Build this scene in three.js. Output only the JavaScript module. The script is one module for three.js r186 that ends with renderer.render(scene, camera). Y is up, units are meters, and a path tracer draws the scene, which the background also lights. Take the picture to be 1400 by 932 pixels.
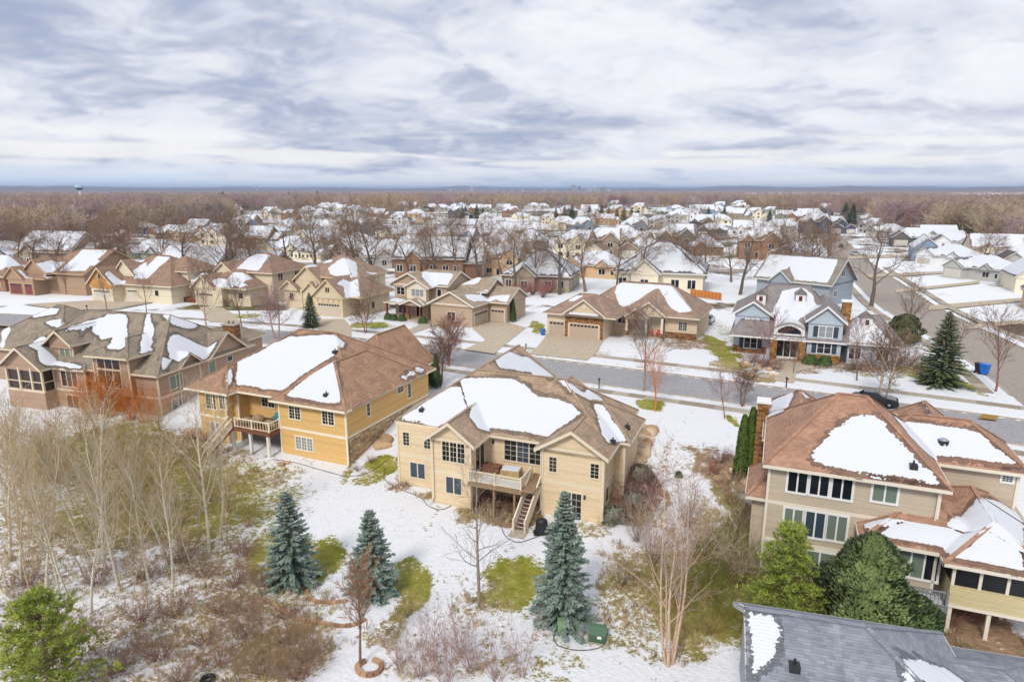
import * as THREE from 'three';
import { mergeGeometries } from 'three/addons/utils/BufferGeometryUtils.js';

// ---------------------------------------------------------------- camera, sky, sun, exposure
const scene = new THREE.Scene();
const EYE = 26, PITCH = Math.atan(206 / 900), CP = Math.cos(PITCH), SP = Math.sin(PITCH);
const camera = new THREE.PerspectiveCamera(2 * Math.atan(466 / 900) * 180 / Math.PI, 1400 / 932, 0.5, 30000);
camera.position.set(0, EYE, 0);
camera.rotation.x = -PITCH;
const renderer = new THREE.WebGLRenderer({ antialias: true });
renderer.toneMapping = THREE.LinearToneMapping;
renderer.toneMappingExposure = 1.66;
renderer.shadowMap.enabled = true;
const sun = new THREE.DirectionalLight(0xfff8ee, 1.5);
sun.position.set(-60, 150, 70); sun.target.position.set(0, 0, -70);
sun.castShadow = true; sun.shadow.radius = 24; sun.shadow.mapSize.set(4096, 4096);
Object.assign(sun.shadow.camera, { left: -160, right: 160, top: 160, bottom: -160, near: 1, far: 500 });
scene.add(sun, sun.target);

// ---------------------------------------------------------------- noise and random numbers
const rng = (a) => () => { a = (a + 0x6d2b79f5) | 0; let t = Math.imul(a ^ (a >>> 15), 1 | a); t = (t + Math.imul(t ^ (t >>> 7), 61 | t)) ^ t; return ((t ^ (t >>> 14)) >>> 0) / 4294967296; };
const PERM = new Float32Array(65536); { const R = rng(77); for (let i = 0; i < 65536; i++) PERM[i] = R(); }
const hash2 = (i, j) => PERM[((i * 73 + (j & 255) * 256 + ((j >> 8) * 37)) ^ ((i >> 8) * 91)) & 65535];
function noise(x, y) {
  const i = Math.floor(x), j = Math.floor(y); let u = x - i, v = y - j; u = u * u * (3 - 2 * u); v = v * v * (3 - 2 * v);
  const a = hash2(i, j), b = hash2(i + 1, j), c = hash2(i, j + 1), d = hash2(i + 1, j + 1);
  return a + (b - a) * u + (c - a) * v + (a - b - c + d) * u * v;
}
const fbm = (x, y, n = 4) => { let s = 0, a = 0.5, t = 0; for (let k = 0; k < n; k++) { s += a * noise(x, y); t += a; a *= 0.5; const q = x * 1.62 - y * 1.2 + 17.3; y = x * 1.2 + y * 1.62 + 9.1; x = q; } return s / t; };
const clamp = (x, a = 0, b = 1) => Math.min(b, Math.max(a, x)), lerp = (a, b, t) => a + (b - a) * t;
const smooth = (a, b, x) => { const t = clamp((x - a) / (b - a)); return t * t * (3 - 2 * t); };

{ // the overcast sky: a wind-torn cloud deck, thinner and paler towards the horizon
  const W = 4096, H = 2048, data = new Float32Array(W * H * 4), K = 0.62;
  for (let r = 0; r < H; r++) {
    const el = ((r + 0.5) / H - 0.5) * Math.PI, y = Math.sin(el), ch = Math.cos(el);
    for (let c = 0; c < W; c++) {
      const o = (r * W + c) * 4; let R = 0.6, G = 0.62, B = 0.66;
      if (y > -0.01) {
        const az = ((c + 0.5) / W - 0.5) * 2 * Math.PI, x = Math.cos(az) * ch, z = Math.sin(az) * ch, k = 5.2 / (Math.max(y, 0) + 0.22);
        const px = x * k + 13.7, pz = z * k - 5.4;
        const wx = fbm(px * 0.5 + 5, pz * 0.5, 3) - 0.5, wz = fbm(px * 0.5 - 9, pz * 0.5 + 4, 3) - 0.5;
        const big = fbm(px * 0.17 + wx * 0.7 + 2.2, pz * 0.2 + wz * 0.7, 3), mid = fbm(px * 0.62 + wx * 1.3, pz * 0.78 + wz * 1.3, 5), lump = 1 - Math.abs(2 * fbm(px * 1.25 + wx * 2, pz * 1.6 + wz * 2, 4) - 1) * 2.2, fine = fbm(px * 3.4 + wx * 3, pz * 4 + wz * 3, 5);
        const v = big * 0.42 + mid * 0.5 + lump * 0.05 + (fine - 0.5) * 0.2 + 0.05 * smooth(0.06, 0.11, y) * smooth(0.2, 0.12, y);
        const d = smooth(0.29, 0.74, v), edge = smooth(0.43, 0.5, mid + (fine - 0.5) * 0.35) - smooth(0.5, 0.6, mid + (fine - 0.5) * 0.35);       // how thick the deck is here; bright torn rims
        const lift = 0.99 + 0.14 * (fine - 0.5) + 0.06 * edge;
        R = lerp(0.92, 0.39, d) * lift; G = lerp(0.93, 0.45, d) * lift; B = lerp(0.98, 0.615, d) * lift;
        const sl = smooth(0.4, 0.62, fbm(az * 7 + wx, y * 80 + 3, 4)) * smooth(0.1, 0.05, y);   // long cream bands low down
        R = lerp(R, 1.02, sl * 0.8); G = lerp(G, 1.0, sl * 0.8); B = lerp(B, 0.97, sl * 0.8);
        const cl = smooth(0.04, 0.01, y) * (0.45 + 0.55 * smooth(0.35, 0.6, fbm(az * 3.2 + 8, y * 60, 3)));   // clear blue air under the deck's far edge
        R = lerp(R, 0.74, cl * 0.8); G = lerp(G, 0.88, cl * 0.8); B = lerp(B, 1.08, cl * 0.8);
      }
      data[o] = R * K; data[o + 1] = G * K; data[o + 2] = B * K; data[o + 3] = 1;
    }
  }
  const t = new THREE.DataTexture(data, W, H, THREE.RGBAFormat, THREE.FloatType);
  t.mapping = THREE.EquirectangularReflectionMapping; t.magFilter = THREE.LinearFilter; t.needsUpdate = true;
  scene.background = t; scene.environment = t;
}

// ---------------------------------------------------------------- photo pixel -> direction -> place on the ground
const ray = (px, py) => { const X = (px - 700) / 900, Y = (466 - py) / 900; return [X, Y * CP - SP, -(CP + Y * SP)]; };
const terr = (x, z) => {
  const T = 0.39 * x - 0.92 * z, up = smooth(46.5, 61, T);
  return 2.5 * up + (1 - up) * (0.9 * smooth(8, 17, x) + 0.8 * smooth(-30, -45, x)) + 0.25 * (fbm(x * 0.06, z * 0.06, 2) - 0.5) * (1 - smooth(52, 60, T));
};
const at = (px, py, y = 0) => { const d = ray(px, py), t = (y - EYE) / d[1]; return [d[0] * t, d[2] * t]; };
const onGround = (px, py) => { let y = 0, p; for (let k = 0; k < 6; k++) { p = at(px, py, y); y = terr(p[0], p[1]); } return p; };

// ---------------------------------------------------------------- mesh building
class MB {
  constructor() { this.p = []; this.n = []; this.u = []; this.i = []; this.c = null; }
  tint(c) { this.cur = c; if (!this.c) { this.c = []; for (let k = 0; k < this.p.length; k += 3) this.c.push(1, 1, 1); } return this; }
  vert(x, y, z, nx, ny, nz, u = 0, v = 0) { this.p.push(x, y, z); this.n.push(nx, ny, nz); this.u.push(u, v); if (this.c) this.c.push(...this.cur); return this.p.length / 3 - 1; }
  // flat polygon (fan); hint says which way it should face; uv in metres along the face
  poly(P, hint) {
    const a = P[0], b = P[1], c = P[2]; let nx = (b[1] - a[1]) * (c[2] - a[2]) - (b[2] - a[2]) * (c[1] - a[1]), ny = (b[2] - a[2]) * (c[0] - a[0]) - (b[0] - a[0]) * (c[2] - a[2]), nz = (b[0] - a[0]) * (c[1] - a[1]) - (b[1] - a[1]) * (c[0] - a[0]);
    const l = Math.hypot(nx, ny, nz) || 1; nx /= l; ny /= l; nz /= l;
    if (hint && nx * hint[0] + ny * hint[1] + nz * hint[2] < 0) { nx = -nx; ny = -ny; nz = -nz; P = [...P].reverse(); }
    let tx = nz, tz = -nx; const tl = Math.hypot(tx, tz); if (tl < 0.01) { tx = 1; tz = 0; } else { tx /= tl; tz /= tl; }
    const bx = ny * tz, by = nz * tx - nx * tz, bz = -ny * tx, s = this.p.length / 3;
    for (const q of P) this.vert(q[0], q[1], q[2], nx, ny, nz, q[0] * tx + q[2] * tz, q[0] * bx + q[1] * by + q[2] * bz);
    for (let k = 2; k < P.length; k++) this.i.push(s, s + k - 1, s + k);
    return this;
  }
  box(x0, x1, y0, y1, z0, z1) {
    const v = (a, b, c) => [a ? x1 : x0, b ? y1 : y0, c ? z1 : z0];
    this.poly([v(0, 0, 1), v(1, 0, 1), v(1, 1, 1), v(0, 1, 1)], [0, 0, 1]).poly([v(0, 0, 0), v(0, 1, 0), v(1, 1, 0), v(1, 0, 0)], [0, 0, -1]);
    this.poly([v(1, 0, 0), v(1, 1, 0), v(1, 1, 1), v(1, 0, 1)], [1, 0, 0]).poly([v(0, 0, 0), v(0, 0, 1), v(0, 1, 1), v(0, 1, 0)], [-1, 0, 0]);
    return this.poly([v(0, 1, 0), v(0, 1, 1), v(1, 1, 1), v(1, 1, 0)], [0, 1, 0]).poly([v(0, 0, 0), v(1, 0, 0), v(1, 0, 1), v(0, 0, 1)], [0, -1, 0]);
  }
  // straight square bar from a to b
  bar(a, b, w, h = w) {
    const d = [b[0] - a[0], b[1] - a[1], b[2] - a[2]], l = Math.hypot(...d); for (let k = 0; k < 3; k++) d[k] /= l;
    let s = Math.abs(d[1]) > 0.98 ? [1, 0, 0] : [-d[2], 0, d[0]]; const sl = Math.hypot(...s); s = s.map((q) => q / sl);
    const u = [s[1] * d[2] - s[2] * d[1], s[2] * d[0] - s[0] * d[2], s[0] * d[1] - s[1] * d[0]];
    const v = (e, i, j) => { const q = e ? b : a; return [0, 1, 2].map((k) => q[k] + s[k] * i * w / 2 + u[k] * j * h / 2); };
    for (const [i, j, n] of [[1, 0, s], [-1, 0, s.map((q) => -q)], [0, 1, u], [0, -1, u.map((q) => -q)]]) {
      const A = i ? [[i, -1], [i, 1]] : [[-1, j], [1, j]];
      this.poly([v(0, ...A[0]), v(1, ...A[0]), v(1, ...A[1]), v(0, ...A[1])], n);
    }
    this.poly([v(0, -1, -1), v(0, 1, -1), v(0, 1, 1), v(0, -1, 1)], d.map((q) => -q));
    return this.poly([v(1, -1, -1), v(1, 1, -1), v(1, 1, 1), v(1, -1, 1)], d);
  }
  // round tapering tube along points
  tube(P, rad, sides = 5, cap = false) {
    let pr = null; const n = P.length; let vl = 0;
    for (let k = 0; k < n; k++) {
      const a = P[Math.max(0, k - 1)], b = P[Math.min(n - 1, k + 1)]; let dx = b[0] - a[0], dy = b[1] - a[1], dz = b[2] - a[2]; const l = Math.hypot(dx, dy, dz) || 1; dx /= l; dy /= l; dz /= l;
      let sx, sy, sz; if (Math.abs(dy) > 0.9) { sx = 0; sy = -dz; sz = dy; sx = 0; } else { sx = -dz; sy = 0; sz = dx; } const sl = Math.hypot(sx, sy, sz) || 1; sx /= sl; sy /= sl; sz /= sl;
      if (pr && (sx * pr[0] + sy * pr[1] + sz * pr[2]) < 0) { sx = -sx; sy = -sy; sz = -sz; } pr = [sx, sy, sz];
      const ux = sy * dz - sz * dy, uy = sz * dx - sx * dz, uz = sx * dy - sy * dx, r = Array.isArray(rad) ? rad[k] : rad, s = this.p.length / 3;
      if (k) vl += Math.hypot(P[k][0] - P[k - 1][0], P[k][1] - P[k - 1][1], P[k][2] - P[k - 1][2]);
      for (let j = 0; j < sides; j++) { const t = j / sides * 6.2832, c = Math.cos(t), q = Math.sin(t), nx = sx * c + ux * q, ny = sy * c + uy * q, nz = sz * c + uz * q; this.vert(P[k][0] + nx * r, P[k][1] + ny * r, P[k][2] + nz * r, nx, ny, nz, j / sides, vl); }
      if (k) for (let j = 0; j < sides; j++) { const j2 = (j + 1) % sides, A = s - sides; this.i.push(A + j, s + j, A + j2, s + j, s + j2, A + j2); }
      if (cap && (k === 0 || k === n - 1)) { const m = this.vert(...P[k], dx * (k ? 1 : -1), dy * (k ? 1 : -1), dz * (k ? 1 : -1)); for (let j = 0; j < sides; j++) { const j2 = (j + 1) % sides; k ? this.i.push(m, s + j2, s + j) : this.i.push(m, s + j, s + j2); } }
    }
    return this;
  }
  // one leaf-like diamond from p along d (length l, width w), facing roughly n
  blade(p, d, l, w, n) {
    let sx = d[1] * n[2] - d[2] * n[1], sy = d[2] * n[0] - d[0] * n[2], sz = d[0] * n[1] - d[1] * n[0]; const q = Math.hypot(sx, sy, sz) || 1; sx *= w / q / 2; sy *= w / q / 2; sz *= w / q / 2;
    const m = [p[0] + d[0] * l * 0.45, p[1] + d[1] * l * 0.45, p[2] + d[2] * l * 0.45];
    const a = this.vert(...p, ...n), b = this.vert(m[0] + sx, m[1] + sy, m[2] + sz, ...n), c = this.vert(p[0] + d[0] * l, p[1] + d[1] * l, p[2] + d[2] * l, ...n), e = this.vert(m[0] - sx, m[1] - sy, m[2] - sz, ...n);
    this.i.push(a, b, c, a, c, e); return this;
  }
  geo() {
    const g = new THREE.BufferGeometry();
    g.setAttribute('position', new THREE.Float32BufferAttribute(this.p, 3)); g.setAttribute('normal', new THREE.Float32BufferAttribute(this.n, 3)); g.setAttribute('uv', new THREE.Float32BufferAttribute(this.u, 2));
    if (this.c) g.setAttribute('color', new THREE.Float32BufferAttribute(this.c, 3));
    g.setIndex(this.i); return g;
  }
  build(name, mat, parent) { const m = new THREE.Mesh(this.geo(), mat); m.name = name; parent.add(m); return m; }
}
const taken = new Map();
const numbered = (name) => { const k = (taken.get(name) ?? -1) + 1; taken.set(name, k); return k ? name + '_' + String(k).padStart(3, '0') : name; };
function tag(o, label, category, group) { o.userData.label = label; o.userData.category = category; if (group) o.userData.group = group; return o; }
function thing(name, label, category, pos = [0, 0, 0], turn = 0, group) { const o = new THREE.Group(); o.name = numbered(name); o.position.set(...pos); o.rotation.y = turn; scene.add(o); return tag(o, label, category, group); }
function struct(name, mb, mat, kind = 'structure') { const m = mb.isMesh ? mb : mb.build(name, mat, scene); m.name = numbered(name); m.userData.kind = kind; scene.add(m); return m; }
function copy(src, pos, turn = 0, scale = 1, label, group) { const c = src.clone(); c.name = numbered(src.name.replace(/_\d{3}$/, '')); c.position.set(...pos); c.rotation.y = turn; if (Array.isArray(scale)) c.scale.set(...scale); else c.scale.setScalar(scale); c.userData = { ...src.userData }; if (label) c.userData.label = label; if (group) c.userData.group = group; scene.add(c); return c; }

// ---------------------------------------------------------------- materials
function tex(w, h, f, srgb = true, rep = 1) {
  const d = new Uint8Array(w * h * 4); let o = 0;
  for (let y = 0; y < h; y++) for (let x = 0; x < w; x++) { const c = f(x / w, y / h, x, y); d[o++] = clamp(c[0]) * 255; d[o++] = clamp(c[1]) * 255; d[o++] = clamp(c[2]) * 255; d[o++] = 255; }
  const t = new THREE.DataTexture(d, w, h); t.wrapS = t.wrapT = THREE.RepeatWrapping; t.magFilter = THREE.LinearFilter; t.minFilter = THREE.LinearMipmapLinearFilter; t.generateMipmaps = true; if (srgb) t.colorSpace = THREE.SRGBColorSpace; t.repeat.set(rep, rep); t.needsUpdate = true; return t;
}
const wrapN = (u, v, n, s) => noise(((u * n) % n) + s, ((v * n) % n) + s);
// shingles: 4 m tile, courses of 0.143 m, tabs of 0.3 m with their own tone
const SH = 28, shTone = (u, v) => { const r = Math.floor(v * SH), c = Math.floor(u * 13 + (r % 2) * 0.5 + hash2(r, 3) * 0.4); return hash2(c % 13 + r * 17, r * 5 + 7); };
const texShingle = tex(512, 512, (u, v, x, y) => { const t = shTone(u, v), e = (v * SH) % 1, g = 0.84 + 0.13 * t + 0.1 * (PERM[(x * 131 + y * 517) & 65535] - 0.5) + 0.12 * (noise(u * 5, v * 5) - 0.5) - (e < 0.13 ? 0.14 : 0); return [g * 1.0, g * 0.985, g * 0.97]; }, true, 0.25);
const texShingleB = tex(512, 512, (u, v) => { const e = (v * SH) % 1, t = shTone(u, v); const g = 0.25 + 0.5 * (1 - e) + 0.2 * t; return [g, g, g]; }, false, 0.25);
// lap siding: 2 m tile, 13 courses
const texSiding = tex(256, 512, (u, v, x, y) => { const e = (v * 13) % 1, r = Math.floor(v * 13), g = 0.93 + 0.06 * hash2(r, 9) + 0.05 * (noise(u * 8, v * 30) - 0.5) - (e > 0.88 ? 0.07 : 0); return [g, g, g]; }, true, 0.5);
const texSidingB = tex(64, 512, (u, v) => { const e = (v * 13) % 1, g = 0.9 - e * 0.8; return [g, g, g]; }, false, 0.5);
const texGrain = tex(256, 256, (u, v, x, y) => { const g = 0.86 + 0.2 * (noise(u * 90, v * 7) - 0.5) + 0.16 * (noise(u * 24, v * 3) - 0.5) + 0.08 * PERM[(x * 37 + y * 911) & 65535]; return [g, g, g]; }, true, 0.6);
const texRough = tex(512, 512, (u, v, x, y) => { const g = 0.86 + 0.22 * (fbm(u * 24, v * 24, 4) - 0.5) + 0.16 * (PERM[(x * 193 + y * 389) & 65535] - 0.5); return [g, g, g]; }, true, 0.2);
const texBump = tex(256, 256, (u, v) => { const g = fbm(u * 20, v * 20, 4); return [g, g, g]; }, false, 0.4);
const texStone = tex(512, 512, (u, v, x, y) => { const r = Math.floor(v * 14), c = u * 7 + hash2(r, 1) * 3, ci = Math.floor(c) % 7, t = hash2(ci + 3, r * 3), w = hash2(ci + 9, r + 40), ev = (v * 14) % 1, eu = c % 1; let g = 0.55 + 0.4 * t + 0.2 * (noise(u * 60, v * 60) - 0.5); if (ev < 0.1 || eu < 0.06) g *= 0.55; return [g, g * (0.9 - 0.12 * w), g * (0.8 - 0.25 * w)]; }, true, 0.35);
const M = {};
const std = (c, o = {}) => new THREE.MeshStandardMaterial({ color: new THREE.Color(c), roughness: 0.85, ...o });
const brighter = (c, k) => { const q = new THREE.Color(c); return new THREE.Color(Math.min(0.8, q.r * k), Math.min(0.8, q.g * k), Math.min(0.8, q.b * k)); };
const muted = (c, k) => { const q = brighter(c, 1.6), m = q.r * 0.3 + q.g * 0.5 + q.b * 0.2; return new THREE.Color(lerp(q.r, m * 1.08, k), lerp(q.g, m, k), lerp(q.b, m * 0.8, k)); };
const shingle = (c) => std(muted(c, 0.46), { map: texShingle, bumpMap: texShingleB, bumpScale: 0.012, roughness: 0.95 });
const siding = (c) => std(brighter(c, 1.28), { map: texSiding, bumpMap: texSidingB, bumpScale: 0.01, roughness: 0.7 });
M.trim = std('#dcd7cc', { roughness: 0.6 }); M.white = std('#e2e2e0', { roughness: 0.55 });
M.glass = std('#1a2027', { roughness: 0.05 }); M.glassBlue = std('#3a4856', { roughness: 0.07 }); M.glassGreen = std('#6f7d72', { roughness: 0.08 }); M.blind = std('#8d949b', { roughness: 0.25 });
M.snow = std('#d0d4db', { bumpMap: texShingleB, bumpScale: 0.03, roughness: 0.9 });
M.wood = std('#a08468', { map: texGrain, roughness: 0.8 }); M.redwood = std('#84543c', { map: texGrain, roughness: 0.85 }); M.greydeck = std('#8d8e93', { map: texGrain, roughness: 0.8 });
M.concrete = std('#c6baa9', { map: texRough, bumpMap: texBump, bumpScale: 0.01, roughness: 0.95 }); M.asphalt = std('#adacaf', { map: texRough, bumpMap: texBump, bumpScale: 0.012, roughness: 0.95 }); M.asphaltTan = std('#b0a59b', { map: texRough, bumpMap: texBump, bumpScale: 0.012, roughness: 0.95 });
M.stone = std('#b39a7c', { map: texStone, bumpMap: texStone, bumpScale: 0.03, roughness: 0.95 }); M.black = std('#16181b', { roughness: 0.5 }); M.darkmetal = std('#2b2d30', { roughness: 0.5 });

// ---------------------------------------------------------------- the land
const STREET = [[-190, -142], [-120, -126.5], [-86, -119], [-56.2, -110.8], [-37, -104.8], [-18, -97.2], [-2, -89.8], [14, -82], [32, -72.7], [49, -63.3], [62, -56], [90, -40]];
const CROSS = [[52, -32], [57, -50], [62, -67], [68, -83], [73.5, -101], [81, -130], [91, -158], [111, -212], [148, -303], [172, -361], [196, -420]];
const BACKST = [[-260, -250], [-150, -232], [-60, -215], [10, -208], [70, -196]], BACKST2 = [[-120, -372], [0, -352], [90, -345], [150, -330]];
function curve(P, step = 2) { const c = new THREE.CatmullRomCurve3(P.map((p) => new THREE.Vector3(p[0], 0, p[1])), false, 'centripetal'); return c.getSpacedPoints(Math.ceil(c.getLength() / step)).map((v) => [v.x, v.z]); }
const streetLine = curve(STREET), crossLine = curve(CROSS);
const segDist = (L, x, z) => { let m = 1e9; for (let k = 1; k < L.length; k++) { const a = L[k - 1], b = L[k], dx = b[0] - a[0], dz = b[1] - a[1], t = clamp(((x - a[0]) * dx + (z - a[1]) * dz) / (dx * dx + dz * dz)), q = (a[0] + dx * t - x) ** 2 + (a[1] + dz * t - z) ** 2; if (q < m) m = q; } return Math.sqrt(m); };
const roadDip = (x, z) => { if (0.39 * x - 0.92 * z < 58) return 0; const d = Math.min(segDist(streetLine, x, z) - 4.35, segDist(crossLine, x, z) - 5.4); return -0.16 * smooth(0.45, -0.25, d); };
const X0 = -80, X1 = 84, Z0 = -130, Z1 = -14, TW = 2048, TH = Math.round(TW * (Z1 - Z0) / (X1 - X0));

// bare ground showing through the snow: [px, py, rx px, ry px, strength, kind] read off the photo, kept as ellipses on the ground
const LAWN = 0, DRY = 1, MULCH = 2, GREEN = 3;
const spots = [
  [120, 770, 150, 60, 0.4, DRY], [290, 820, 130, 60, 0.5, DRY], [150, 900, 170, 60, 0.5, DRY], [320, 755, 80, 30, 0.6, LAWN], [60, 690, 90, 60, 0.5, LAWN], [350, 900, 80, 50, 0.6, DRY], [230, 690, 170, 60, 0.8, LAWN], [60, 880, 90, 60, .42, MULCH], [180, 780, 90, 26, .45, MULCH],
  [900, 850, 90, 60, .5, DRY], [940, 660, 50, 60, .28, DRY], [700, 870, 120, 50, .28, DRY], [590, 830, 60, 50, .3, DRY],
  [250, 690, 110, 50, 1.0, LAWN], [335, 660, 50, 18, 0.9, DRY], [190, 660, 80, 45, 1.0, LAWN], [300, 700, 60, 30, .9, LAWN], [380, 770, 40, 40, 0.75, LAWN], [432, 768, 26, 34, 1.1, GREEN], [360, 745, 30, 30, 0.9, GREEN], [290, 625, 60, 14, .5, DRY], [120, 620, 80, 40, .8, LAWN],
  [556, 812, 19, 46, 1.15, GREEN], [540, 860, 22, 30, 0.7, DRY], [700, 794, 42, 32, 1.1, GREEN], [660, 830, 30, 24, .5, DRY], [905, 790, 85, 42, 0.95, LAWN], [960, 840, 62, 48, 1.1, LAWN], [855, 810, 34, 60, 0.7, DRY], [860, 880, 30, 20, .5, LAWN], [940, 740, 60, 30, 0.35, DRY], [990, 760, 40, 70, .9, LAWN], [1020, 830, 50, 60, 1, LAWN],
  [330, 860, 120, 60, 0.52, DRY], [390, 890, 60, 50, 0.85, DRY], [200, 870, 120, 50, 0.55, MULCH], [60, 790, 60, 24, 0.45, MULCH], [230, 780, 120, 40, 0.45, MULCH], [150, 740, 80, 40, .35, MULCH], [30, 860, 40, 40, .4, MULCH], [600, 905, 70, 30, 0.4, DRY], [720, 910, 60, 26, .45, LAWN], [760, 895, 90, 22, .3, LAWN],
  [522, 634, 17, 13, 1.2, GREEN], [505, 655, 16, 9, 0.9, LAWN], [470, 650, 8, 10, .8, LAWN], [425, 640, 26, 8, .3, DRY], [645, 700, 24, 8, 1, DRY], [590, 678, 16, 9, 0.9, DRY], [700, 706, 30, 10, 1.2, MULCH], [552, 655, 18, 14, .9, MULCH], [690, 690, 40, 18, 1.2, MULCH], [815, 728, 30, 8, .7, DRY], [760, 720, 30, 8, .8, DRY],
  [860, 690, 34, 26, 1.1, MULCH], [878, 640, 16, 36, 1.1, MULCH], [905, 680, 4, 30, 1.3, MULCH], [898, 712, 5, 26, 1.2, DRY], [975, 640, 24, 30, .9, MULCH], [1000, 690, 16, 40, 1.0, LAWN], [1015, 650, 30, 22, 1, MULCH],
  [890, 553, 19, 6.5, 1.3, GREEN], [1000, 575, 11, 6.5, 1.3, GREEN], [992, 486, 16, 14, 1.3, GREEN], [1000, 500, 24, 10, 1.0, DRY], [1040, 515, 22, 6, 1.1, DRY], [980, 470, 12, 12, 1.2, GREEN], [1305, 520, 14, 14, 1.3, GREEN], [1260, 508, 40, 8, 0.9, LAWN], [1330, 530, 8, 10, .9, LAWN], [1190, 512, 14, 4, .8, LAWN], [600, 440, 26, 7, 1.0, LAWN], [560, 432, 18, 5, .9, LAWN], [505, 445, 30, 4, 1, GREEN], [592, 520, 8, 8, 1, LAWN], [735, 447, 8, 8, 1, GREEN], [330, 432, 26, 3, .9, GREEN], [240, 458, 30, 4, .6, DRY], [860, 446, 30, 8, 1, MULCH], [940, 470, 40, 8, .8, MULCH], [1090, 500, 60, 9, .9, MULCH], [1170, 500, 40, 10, 1, MULCH], [780, 482, 60, 5, .55, DRY], [950, 503, 120, 5, .3, DRY], [500, 870, 25, 8, .6, DRY], [1010, 460, 20, 20, .4, LAWN], [80, 570, 80, 16, .3, DRY], [230, 600, 50, 14, .7, MULCH], [275, 615, 30, 14, 1, MULCH], [1300, 850, 80, 26, 1.3, MULCH], [1360, 880, 60, 20, 1, MULCH], [1200, 850, 50, 26, 1.2, MULCH], [1080, 790, 60, 40, 1.0, LAWN], [40, 425, 60, 4, .5, DRY], [470, 628, 40, 8, .3, LAWN],
].map(([px, py, rx, ry, s, k]) => { const c = onGround(px, py), a = onGround(px + rx, py), b = onGround(px, py - ry), e = onGround(px, py + ry); return { x: c[0], z: (b[1] + e[1]) / 2, rx: Math.abs(a[0] - c[0]), rz: Math.abs(b[1] - e[1]) / 2, s, k }; });
const BARE = [[0.3, 0.265, 0.05], [0.36, 0.27, 0.125], [0.29, 0.19, 0.115], [0.25, 0.255, 0.022]];
const footprints = [];
{ const trail = [[948, 556], [940, 570], [932, 585], [922, 594], [915, 606], [910, 618], [905, 635], [902, 650]].map(([a, b]) => onGround(a, b)); for (let k = 1; k < trail.length; k++) for (let j = 0; j < 5; j++) { const t = j / 5, s = (j % 2 ? 0.16 : -0.16); footprints.push([lerp(trail[k - 1][0], trail[k][0], t) + s, lerp(trail[k - 1][1], trail[k][1], t)]); }
  const t2 = [[600, 692], [594, 700], [590, 715], [575, 728]].map(([a, b]) => onGround(a, b)); for (let k = 1; k < t2.length; k++) for (let j = 0; j < 4; j++) footprints.push([lerp(t2[k - 1][0], t2[k][0], j / 4) + (j % 2 ? 0.14 : -0.14), lerp(t2[k - 1][1], t2[k][1], j / 4)]); }
function bareAt(x, z) { let b = 0; const w = [0, 0, 0, 0], jx = (noise(x * 0.5, z * 0.5) - 0.5) * 1.8, jz = (noise(x * 0.5 + 40, z * 0.5) - 0.5) * 1.8; for (const e of spots) { const q = ((x + jx - e.x) / e.rx) ** 2 + ((z + jz - e.z) / e.rz) ** 2; if (q < 2.2) { const v = e.s * smooth(2.0, 0.5, q); w[e.k] += v + 1e-4; if (v > b) b = v; } } return [b, w]; }
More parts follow.
